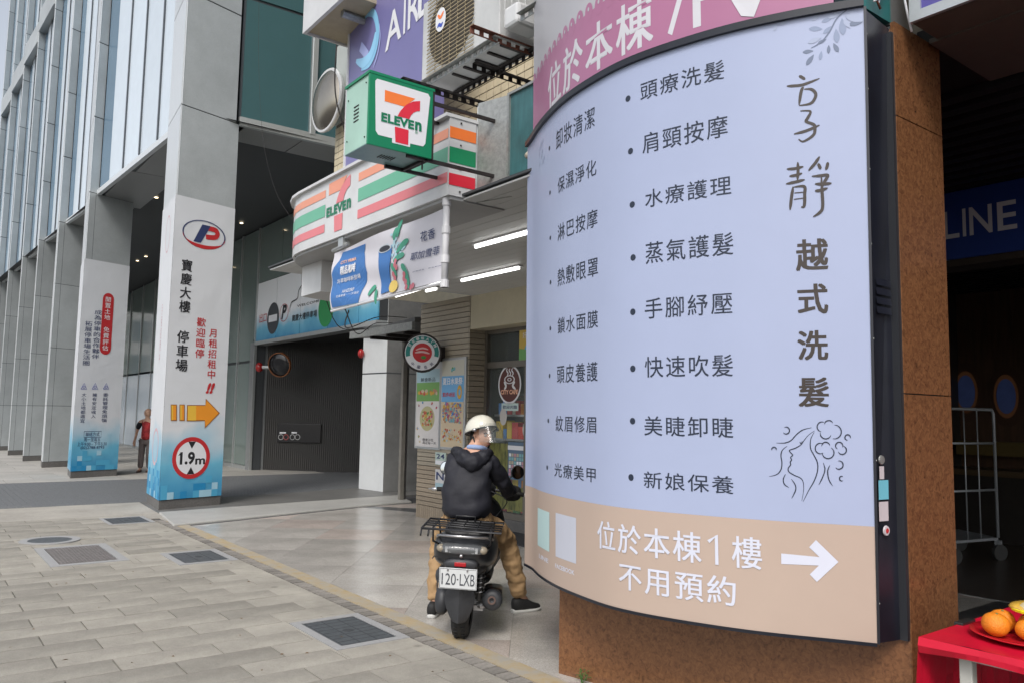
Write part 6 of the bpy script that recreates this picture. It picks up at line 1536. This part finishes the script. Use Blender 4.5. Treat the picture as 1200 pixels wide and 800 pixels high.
# tail light cluster
tl = part(MB().loft([(-.392,0,.685,.095,.018),(-.375,0,.686,.150,.034),(-.30,0,.69,.185,.046)], 22, e=3), 'tail_light', mat('smoked_lens', (.10,.105,.11), .08, spec=.9), smooth=True)
ty_ = MB()
for k in range(-4, 5): ty_.box((-.388-.003,k*.026-.009,.668),(-.380,k*.026+.009,.706))
tag(ty_.build('reflector_cells', flat('lens_cell', (.33,.34,.35), .2), tl), kind='stuff')
for s_ in (-1, 1): MB().ell((-.350,s_*.145,.688), (.035,.035,.028), 12, 8).build('turn_lens', flat('turn_clear', (.30,.26,.20), .15), tl, smooth=True)
part(MB().ell((-.378,0,.645), (.012,.014,.014), 12, 8), 'badge', M_chr, smooth=True)
part(MB().box((-.392,-.038,.575),(-.375,.042,.603)), 'red_reflector', flat('reflector_red', (.35,.01,.015), .2), bevel=.003)
part(MB().loft([(-.375,0,.585,.10,.03),(-.33,0,.58,.13,.05)], 16), 'reflector_mount', M_spl, smooth=True)
# number plate
M_pl = flat('plate_grey_ink', (.05,.055,.07), .5)
FP = Flat3((-.408,.150,.425), (0,-1,0), (-.20,0,.98))
pt = part(MB().fbox(FP, .012, .272, 0, .150, -.004, 0), 'number_plate', flat('plate_white', (.62,.64,.65), .35), bevel=.003)
letter(FP, '120', .030, .128, .030, .112, .002, off=.0).build('lettering', M_pl, pt, fix=False); letter(FP, 'LXB', .155, .257, .030, .112, .002, off=.0).build('lettering', M_pl, pt, fix=False)
disc(FP, .1405, .071, .0055, .0055, .002, None, 10).build('plate_dot', M_blk, pt, fix=False)
pf_ = MB(); stroke(FP, [(.018,.006),(.266,.006),(.266,.144),(.018,.144),(.018,.006)], .003, pf_, .0015, False, False); pf_.build('plate_border', M_blk, pt, fix=False)
for u in (.07,.205): MB().lathe(FP.P(u,.134,.0), FP.N, [(0,.008),(.006,.006),(.006,0)], 10).build('plate_bolt', M_chr, pt)
# rear mudguard (shield shaped)
mg = MB(); rows = [(.44,.085,.0),(.36,.105,.0),(.31,.105,.0),(.26,.090,.0),(.20,.065,0),(.17,.045,0)]; vs = []; 
for z, hw, _ in rows:
    x = -.355+.25*(.44-z)**1.2
    for k in range(9): t_ = -1+2*k/8; vs.append((x+.050*abs(t_)**1.2, t_*hw, z))
n9 = 9
fs = [(j*n9+k, j*n9+k+1, (j+1)*n9+k+1, (j+1)*n9+k) for j in range(5) for k in range(8)]
mo = part(mg.add(vs, fs), 'rear_mudguard', M_spl); sd_ = mo.modifiers.new('solid', 'SOLIDIFY'); sd_.thickness = .006
# exhaust
ex = part(MB().lathe((.40,-.205,.24), (-1,-.02,.12), [(0,.03),(.05,.055),(.10,.066),(.44,.072),(.47,.076),(.49,.072),(.505,.055),(.51,.03),(.50,.0)], 24), 'exhaust_silencer', M_spl, smooth=True)
MB().lathe((-.115,-.215,.302), (-1,-.02,.12), [(0,.030),(.012,.030),(.012,.018),(.0,.018)], 16).build('tail_pipe', mat('rust_pipe',(.10,.06,.05),.6), ex)
part(MB().loft([(.02,-.205,.30,.06,.02),(.1,-.205,.315,.075,.03),(.33,-.2,.30,.07,.03)], 14), 'heat_shield', M_sb, smooth=True)
part(MB().tube([(.35,-.2,.24),(.45,-.12,.18),(.5,0,.2)], .022, 8), 'exhaust_pipe', M_eng, smooth=True)
part(MB().loft([(-.13,.145,.26,.03,.06),(-.08,.15,.265,.05,.10),(.2,.15,.26,.055,.11),(.42,.13,.28,.05,.10),(.52,.12,.28,.03,.06)], 16), 'drive_case', M_spl, smooth=True)
part(MB().loft([(-.02,.17,.42,.03,.03),(.05,.17,.42,.055,.06),(.25,.16,.43,.05,.06)], 14), 'air_filter_case', M_spl, smooth=True)
part(MB().loft([(.2,0,.30,.09,.08),(.35,0,.32,.12,.11),(.5,0,.33,.10,.1)], 12), 'engine_block', M_eng, smooth=True)
for s_ in (-1, 1):
    sh = part(MB().tube([(-.03,s_*.115,.27),(.02,s_*.12,.56)], .018, 8), 'shock_absorber', M_eng, smooth=True)
    cps = []
    for k in range(49): a = k/48*2*pi*6; cps.append((-.02+.03*k/48+.032*cos(a), s_*.118+.032*sin(a), .32+.2*k/48))
    MB().tube(cps, .006, 5).build('spring', M_chr, sh, smooth=True)
part(MB().box((-.02,-.15,.20),(.03,-.08,.235)).ell((.0,-.13,.235),(.03,.04,.03),10,6), 'axle_nut', M_chr, smooth=False)
part(MB().box((-.30,.206,.60),(.2,.214,.603)), 'side_moulding', M_spl)
for k_, pts_ in enumerate((((.86,.10,.98),(.80,.22,.93),(.90,.16,.80),(1.0,.08,.7)),((.86,-.10,.98),(.79,-.24,.92),(.90,-.16,.78),(1.0,-.08,.7)),((.0,.20,.40),(-.06,.19,.33),(.05,.18,.24),(.25,.16,.2)))): part(MB().tube(smooth3(pts_), .005, 6), 'control_cable', M_spl, smooth=True)
# floor, shield, steering head
part(MB().loft([(.55,0,.31,.15,.045),(.70,0,.30,.16,.035),(.92,0,.31,.16,.04),(1.0,0,.36,.15,.08)], 16), 'floorboard', M_sb, smooth=True)
part(MB().loft([(.94,0,.60,.05,.20),(.97,0,.60,.19,.32),(1.02,0,.60,.23,.34),(1.10,0,.60,.16,.30),(1.15,0,.60,.05,.16)], 22, e=2.4), 'leg_shield', M_sb, smooth=True)
part(MB().loft([(.86,0,.965,.04,.03),(.90,0,.97,.12,.055),(.98,0,.98,.14,.07),(1.06,0,.96,.08,.05)], 18), 'handlebar_cowl', M_sb, smooth=True)
part(MB().tube([(1.0,0,.9),(1.12,0,.55),(1.24,0,.30)], .03, 10), 'fork', M_eng, smooth=True)
part(MB().loft([(1.02,0,.44,.04,.02),(1.12,0,.47,.07,.035),(1.26,0,.49,.075,.035),(1.40,0,.45,.07,.03),(1.48,0,.38,.04,.02)], 14), 'front_mudguard', M_sb, smooth=True)
part(MB().tube([(.93,-.36,.965),(.955,-.12,.985),(.955,.12,.985),(.93,.36,.965)], .013, 10), 'handlebar', M_eng, smooth=True)
for s_ in (-1, 1):
    g_ = part(MB().tube([(.945,s_*.24,.97),(.925,s_*.375,.962)], .019, 12), 'grip', flat('grip_rubber',(.012,.012,.012),.8), smooth=True)
    MB().lathe((.925,s_*.385,.962), (-.1,s_*1,0), [(0,.018),(.03,.016),(.032,.006),(.06,.005),(.062,0)], 12).build('bar_end', M_chr, g_, smooth=True)
    part(MB().tube([(.985,s_*.17,.965),(1.005,s_*.27,.95),(.995,s_*.36,.945)], .006, 6), 'brake_lever', M_chr, smooth=True)
    mi = part(MB().tube([(.96,s_*.21,.99),(.96,s_*.22,1.06),(.965,s_*.26,1.11),(.965,s_*.29,1.13)], .008, 8), 'mirror_stalk', M_spl, smooth=True)
    MB().lathe((.965,s_*.31,1.145), (-.97,s_*.30,.10), [(-.04,.0),(-.035,.035),(-.01,.058),(.0,.060),(.004,.054)], 24).build('mirror_housing', M_sb, mi, smooth=True)
    MB().lathe((.965,s_*.31,1.145), (-.97,s_*.30,.10), [(.003,.053),(.006,.03),(.007,0)], 24).build('mirror_glass', mat('mirror_silver',(.65,.68,.68),.03,metal=1,var=.02), mi, smooth=True)
part(MB().loft([(.905,-.27,.955,.02,.02),(.93,-.27,.962,.075,.062),(.985,-.27,.965,.085,.068),(1.04,-.26,.96,.05,.04)], 14), 'hand_muff', flat('muff_black',(.010,.010,.011),.75), smooth=True)
# wire rack
rk = thing('_tmp', 'x', 'x') if False else None
rb_ = part(MB().tube([(-.50,.27,.835),(-.50,-.27,.835),(-.10,-.27,.850),(-.10,.27,.850),(-.50,.27,.835)], .008, 8), 'rear_rack', M_wire, smooth=True)
def rw(pts, r=.0065, nm='rack_bar'): return MB().tube(pts, r, 6).build(nm, M_wire, rb_, smooth=True)
for y in (-.2,-.1,0,.1,.2): rw([(-.50,y,.835),(-.10,y,.850)])
for x in (-.40,-.30,-.20): rw([(x,-.27,.839),(x,.27,.847)])
rw([(-.50,.27,.835),(-.53,.27,.79)]); rw([(-.50,.22,.835),(-.53,.22,.79)]); rw([(-.12,-.06,.85),(-.12,-.06,.885),(-.12,.08,.885),(-.12,.08,.85)], .006, 'rack_hoop')
for s_ in (-1, 1): rw([(-.44,s_*.20,.835),(-.40,s_*.20,.74),(-.28,s_*.17,.70)], .007, 'rack_strut'); rw([(-.14,s_*.20,.848),(-.06,s_*.19,.72)], .007, 'rack_strut')
part(MB().tube([(-.18,.20,.74),(-.36,.17,.775),(-.40,0,.78),(-.36,-.17,.775),(-.18,-.20,.74)], .010, 8), 'grab_rail', M_chr, smooth=True)

# ================================================================== RIDER
def figure(name, label, loc, rz, J, skin_m, sub=2, hand_curl=1):
    """J: joints in local coordinates; one continuous skinned body"""
    t = thing(name, label, 'person', loc, rz)
    V, E = [], []
    def v(p, r, par=None):
        V.append((*p, r)); i = len(V)-1
        if par is not None: E.append((par, i))
        return i
    pel = v(J['pelvis'], .11); wa = v(J['waist'], .10, pel); ch = v(J['chest'], .12, wa); nb = v(J['neckbase'], .055, ch); nk = v(J['neck'], .050, nb)
    hd = v(J['head0'], .070, nk); v(J['head1'], .060, hd)
    for s_ in ('l', 'r'):
        sh = v(J['sh'+s_], .052, nb); el = v(J['el'+s_], .040, sh); wr = v(J['wr'+s_], .026, el); pm = v(J['pm'+s_], .030, wr)
        d = (Vector(J['pm'+s_])-Vector(J['wr'+s_])).normalized(); side_ = Vector(J.get('pl'+s_, (0,0,1))); ac = d.cross(side_).normalized()
        for k, L in enumerate((.065,.075,.072,.058)):
            o_ = Vector(J['pm'+s_])+ac*(.027-.018*k)+d*.02; a = v(o_, .0095, pm); b = v(o_+d*L*.5+side_*(-.008)*hand_curl, .0088, a); c = v(o_+d*L*.62+side_*(-.035)*hand_curl, .008, b); v(o_+d*L*.35+side_*(-.055)*hand_curl, .0075, c)
        th = v(Vector(J['wr'+s_])+ac*.028+d*.025, .012, wr); th2 = v(Vector(J['wr'+s_])+ac*.045+d*.055-side_*.018, .0105, th); v(Vector(J['wr'+s_])+ac*.042+d*.08-side_*.030, .009, th2)
        hp = v(J['hp'+s_], .080, pel); kn = v(J['kn'+s_], .055, hp); an = v(J['an'+s_], .036, kn); v(J['to'+s_], .030, an)
    skin('body', V, E, skin_m, t, sub)
    return t
def folds(o, strength, size, lv=3):
    o.modifiers['sub'].levels = o.modifiers['sub'].render_levels = lv
    tx = bpy.data.textures.new('folds', 'MUSGRAVE' if False else 'CLOUDS'); tx.noise_scale = size; tx.noise_depth = 2
    d = o.modifiers.new('folds', 'DISPLACE'); d.texture = tx; d.strength = strength; d.mid_level = .5; d.texture_coords = 'LOCAL'
    return o
M_skin = mat('skin', (.50,.28,.19), .5, var=.08, scale=30); M_jk = mat('black_jacket', (.009,.0095,.016), .7, var=.25, scale=6, bump=.5, bscale=14); M_kh = mat('khaki_trousers', (.36,.23,.115), .8, var=.12, scale=8, bump=.5, bscale=12)
M_hel = flat('helmet_cream', (.62,.60,.52), .15, coat=.5); M_shb = flat('shoe_black', (.012,.012,.013), .7); M_sole = flat('sole_white', (.55,.55,.53), .6)
yaw_f = radians(-134)      # face direction in scooter space: turned to the rider's right
fd = Vector((cos(yaw_f), sin(yaw_f), -.05)).normalized()
J = dict(pelvis=(.22,0,.88), waist=(.23,.0,1.00), chest=(.27,-.01,1.17), neckbase=(.30,-.03,1.315), neck=(.315,-.05,1.37), head0=(.335,-.09,1.44), head1=(.338,-.095,1.50),
 shl=(.35,.130,1.275), ell=(.55,.14,1.05), wrl=(.80,.20,.995), pml=(.88,.22,.985), pll=(0,0,1), shr=(.24,-.195,1.265), elr=(.42,-.29,1.04), wrr=(.79,-.31,.995), pmr=(.87,-.305,.99), plr=(0,0,1),
 hpl=(.26,.10,.84), knl=(.66,.26,.56), anl=(.52,.27,.13), tol=(.62,.28,.07), hpr=(.26,-.10,.84), knr=(.68,-.30,.58), anr=(.74,-.415,.14), tor=(.83,-.46,.07))
rd = figure('person', 'rider in cream helmet, hooded black jacket and khaki trousers astride the black scooter', SX, SRZ, J, M_skin)
def kid(mb, name, m, **k): return mb.build(name, m, rd, local=True, **k)
# jacket, trousers as their own skins
folds(skin('jacket', [(.19,.0,.80,(.205,.16)),(.205,.0,.93,(.205,.155)),(.24,.0,1.10,(.215,.155)),(.275,-.01,1.225,(.175,.125)),(.295,-.035,1.34,(.082,.075)),
                (.335,.115,1.255,.076),(.45,.135,1.14,.066),(.55,.145,1.045,.060),(.69,.19,1.01,.050),(.79,.195,.997,.044),
                (.245,-.17,1.250,.078),(.33,-.25,1.13,.070),(.42,-.295,1.035,.064),(.60,-.315,1.00,.054),(.78,-.312,.997,.044)],
     [(0,1),(1,2),(2,3),(3,4),(3,5),(5,6),(6,7),(7,8),(8,9),(3,10),(10,11),(11,12),(12,13),(13,14)], M_jk, rd), .055, .10)
folds(skin('hood', [(.22,.085,1.335,.042),(.175,.04,1.30,.066),(.125,-.04,1.235,.085),(.15,-.11,1.28,.066),(.18,-.155,1.325,.042),(.27,.105,1.345,.032),(.23,-.175,1.33,.030),(.34,.09,1.33,.026),(.30,-.15,1.33,.026)], [(0,1),(1,2),(2,3),(3,4),(0,5),(4,6),(5,7),(6,8)], M_jk, rd), .04, .06)
skin('collar', [(.28,.015,1.365,.020),(.245,-.04,1.37,.022),(.25,-.10,1.365,.020),(.31,-.135,1.355,.020),(.37,-.11,1.345,.018)], [(0,1),(1,2),(2,3),(3,4)], flat('blue_shirt', (.25,.33,.52), .7), rd)
tr_e = []
folds(skin('trousers', [(.24,0,.80,.11),(.27,.10,.80,.095),(.46,.19,.70,.088),(.64,.26,.575,.078),(.60,.27,.42,.072),(.55,.275,.25,.066),(.53,.272,.13,.064),
                  (.27,-.10,.80,.095),(.48,-.22,.71,.090),(.67,-.295,.585,.084),(.69,-.335,.42,.080),(.72,-.375,.27,.074),(.735,-.405,.125,.070)],
     [(0,1),(1,2),(2,3),(3,4),(4,5),(5,6),(0,7),(7,8),(8,9),(9,10),(10,11),(11,12)], M_kh, rd), .05, .07)
for s_, (x, y, a, tz) in (('l',(.56,.275,radians(-8),0)), ('r',(.765,-.435,radians(-55),0))):
    M = Matrix.Translation((x,y,0))@Matrix.Rotation(a,4,'Z')
    so_ = MB().loft([(-.115,0,.030,.020,.012),(-.10,0,.022,.036,.020),(0,0,.018,.037,.017),(.09,0,.020,.048,.017),(.145,0,.026,.040,.015),(.165,0,.032,.015,.008)], 16).xform(M)
    up_ = MB().loft([(-.112,0,.085,.018,.02),(-.10,0,.075,.036,.050),(-.04,0,.080,.040,.055),(.02,0,.070,.042,.045),(.09,0,.052,.046,.028),(.14,0,.046,.036,.018),(.158,0,.042,.012,.008)], 16).xform(M)
    s1 = kid(up_, 'shoe', M_shb, smooth=True); so_.build('sole', M_sole, s1, smooth=True)
    lc = MB()
    for k in range(4): x_ = -.0+.022*k; lc.tube([M@Vector((x_,-.022,.112-.016*k)), M@Vector((x_,.022,.112-.016*k))], .003, 5)
    tag(lc.build('laces', M_sole, s1), kind='stuff')
# head: features on a turned frame
hc = Vector((.337,-.095,1.450)); fx = fd; fz = Vector((0,0,1)); fy = fz.cross(fx).normalized(); fz = fx.cross(fy)
MH = Matrix(((fx.x,fy.x,fz.x),(fx.y,fy.y,fz.y),(fx.z,fy.z,fz.z)))
def H(a, b, c): return hc+fx*a+fy*b+fz*c
fm = MB(); fm.ell(H(0,0,0), (.092,.070,.105), 24, 18, 0, MH)
for i, p in enumerate(fm.v):
    q = MH.transposed()@(Vector(p)-hc); x, y, z = q
    if x > 0:
        x += .024*math.exp(-((y/.013)**2+((z+.012)/.022)**2))       # nose
        x += .008*math.exp(-((y/.03)**2+((z+.058)/.012)**2))         # lips
        x += .010*math.exp(-((y/.03)**2+((z+.088)/.018)**2))         # chin
        x -= .009*math.exp(-(((abs(y)-.030)/.014)**2+((z-.014)/.014)**2))  # eye sockets
    if z < -.03: y *= 1-.22*min(1, (-.03-z)/.07)
    fm.v[i] = tuple(hc+MH@Vector((x,y,z)))
kid(fm, 'face', M_skin, smooth=True)
for s_ in (-1, 1):
    kid(MB().ell(H(.078,s_*.030,.013), (.010,.012,.007), 10, 8, 0, MH), 'eye', flat('eye_white',(.45,.43,.40),.3), smooth=True)
    kid(MB().ell(H(.086,s_*.031,.013), (.004,.005,.005), 8, 6, 0, MH), 'pupil', M_blk, smooth=True)
    kid(MB().tube([H(.088,s_*.015,.030),H(.086,s_*.032,.034),H(.074,s_*.047,.030)], .004, 6), 'eyebrow', flat('hair_black',(.012,.011,.010),.7), smooth=True)
    kid(MB().ell(H(-.005,s_*.072,-.005), (.018,.008,.030), 12, 8, 0, MH), 'ear', M_skin, smooth=True)
kid(MB().tube([H(.093,.022,-.056),H(.099,0,-.054),H(.093,-.022,-.056)], .0035, 6), 'mouth', flat('lip_brown',(.22,.07,.055),.5), smooth=True)
kid(MB().ell(H(-.032,0,-.005), (.075,.075,.095), 16, 12, 0, MH), 'hair', flat('hair_black',(.012,.011,.010),.7), smooth=True)
# helmet shell, peak, visor, strap
hm = MB(); vs = []; rings, seg = 12, 32
for i in range(rings+1):
    th = radians(4+ (92)*i/rings)
    for k in range(seg):
        ph = 2*pi*k/seg; f_ = cos(ph)
        tt = th*(1.0-.20*max(0, f_))+ (.22*max(0,-f_))*i/rings
        vs.append(H(-.014+.135*sin(tt)*cos(ph), .120*sin(tt)*sin(ph), .048+.122*cos(tt)+.012*sin(tt)*cos(ph)))
fs = [(i*seg+k, (i+1)*seg+k, (i+1)*seg+(k+1)%seg, i*seg+(k+1)%seg) for i in range(rings) for k in range(seg)]+[tuple(range(seg))]
hl = kid(hm.add(vs, fs), 'helmet', M_hel, smooth=True); sd_ = hl.modifiers.new('solid', 'SOLIDIFY'); sd_.thickness = .012; sd_.offset = -1
MB().tube([vs[rings*seg+k] for k in range(seg)]+[vs[rings*seg]], .0055, 6).build('helmet_edge', M_shb, hl, smooth=True)
vz_ = MB(); vv = []
for i in range(9):
    for k in range(17):
        a = radians(-64+128*k/16); r = .140+.050*(i/8)**.8; e_ = .115-.145*i/8
        vv.append(H(r*cos(a)+.012+.05*(i/8)*cos(a), (r-.012)*sin(a)*.82, e_))
vz_.add(vv, [(i*17+k, i*17+k+1, (i+1)*17+k+1, (i+1)*17+k) for i in range(8) for k in range(16)])
kid(vz_, 'visor', glass_mat('visor_clear', (.16,.18,.18), .22, .06), smooth=True)
for s_ in (-1, 1):
    kid(MB().lathe(H(.045,s_*.118,.055), fy*s_, [(-.01,.014),(.012,.012),(.014,0)], 14), 'visor_screw', M_chr, smooth=True)
    kid(MB().tube([H(.0,s_*.090,.0),H(.015,s_*.075,-.06),H(.035,s_*.03,-.108)], .006, 6), 'chin_strap', M_shb, smooth=True)

# ================================================================== WALKING PERSON IN THE ARCADE
PL_ = on_z(169.5,553,.0); prz = radians(-120)
J2 = dict(pelvis=(0,0,.88), waist=(0,0,1.0), chest=(.0,0,1.18), neckbase=(.01,0,1.33), neck=(.015,0,1.38), head0=(.03,0,1.46), head1=(.025,0,1.53),
 shl=(0,.19,1.30), ell=(-.03,.25,1.05), wrl=(.05,.26,.82), pml=(.06,.26,.75), pll=(1,0,0), shr=(0,-.19,1.30), elr=(-.05,-.26,1.05), wrr=(.0,-.29,.80), pmr=(.01,-.29,.73), plr=(1,0,0),
 hpl=(0,.09,.84), knl=(.07,.10,.47), anl=(-.02,.10,.09), tol=(.10,.10,.05), hpr=(0,-.09,.84), knr=(.03,-.10,.47), anr=(.05,-.10,.09), tor=(.18,-.11,.05))
pd = figure('person', 'elderly person in red patterned vest and grey trousers walking between the bannered pillars', PL_, prz, J2, mat('skin_light', (.62,.38,.27), .55, var=.08, scale=30), 1, .4)
skin('red_vest', [(0,0,.80,(.17,.15)),(0,0,1.0,(.175,.14)),(0,0,1.2,(.175,.13)),(.005,0,1.325,(.10,.08)),(0,.15,1.275,.09),(0,-.15,1.275,.09)], [(0,1),(1,2),(2,3),(3,4),(3,5)], mat('red_pattern',(.42,.035,.04),.8,var=.8,scale=9), pd, 2)
for s_ in (-1, 1): skin('black_sleeve', [(0,s_*.15,1.295,.075),(-.012,s_*.215,1.20,.070),(-.022,s_*.24,1.09,.060)], [(0,1),(1,2)], M_jk, pd, 2)
skin('grey_trousers', [(0,0,.84,.11),(0,.09,.78,.10),(.07,.10,.47,.08),(-.01,.10,.10,.072),(0,-.09,.78,.10),(.03,-.10,.47,.08),(.05,-.10,.10,.072)], [(0,1),(1,2),(2,3),(0,4),(4,5),(5,6)], mat('grey_cloth',(.15,.125,.12),.85,var=.1), pd, 2)
for y, x in ((.10,0),(-.105,.07)): MB().loft([(x-.08,y,.04,.035,.035),(x+.02,y,.04,.045,.035),(x+.15,y,.03,.04,.022)], 12).build('shoe', mat('brown_shoe',(.10,.05,.035),.5), pd, local=True, smooth=True)
MB().ell((.02,0,1.52), (.100,.085,.115), 18, 14).build('head_skin', MATS['skin_light'], pd, local=True, smooth=True)
MB().ell((-.018,0,1.535), (.095,.092,.102), 18, 12).build('short_hair', mat('grey_hair',(.16,.14,.13),.8), pd, local=True, smooth=True)
MB().ell((.115,0,1.505), (.018,.013,.022), 8, 6).build('nose', M_skin, pd, local=True, smooth=True)
for s_ in (-1,1): MB().ell((.105,s_*.032,1.535), (.008,.011,.006), 8, 6).build('eye', M_blk, pd, local=True); MB().ell((.02,s_*.086,1.515), (.018,.010,.028), 8, 6).build('ear', M_skin, pd, local=True)
MB().tube([(.105,.02,1.465),(.112,0,1.464),(.105,-.02,1.465)], .004, 5).build('mouth', flat('lip_brown',(.22,.07,.055),.5), pd, local=True)
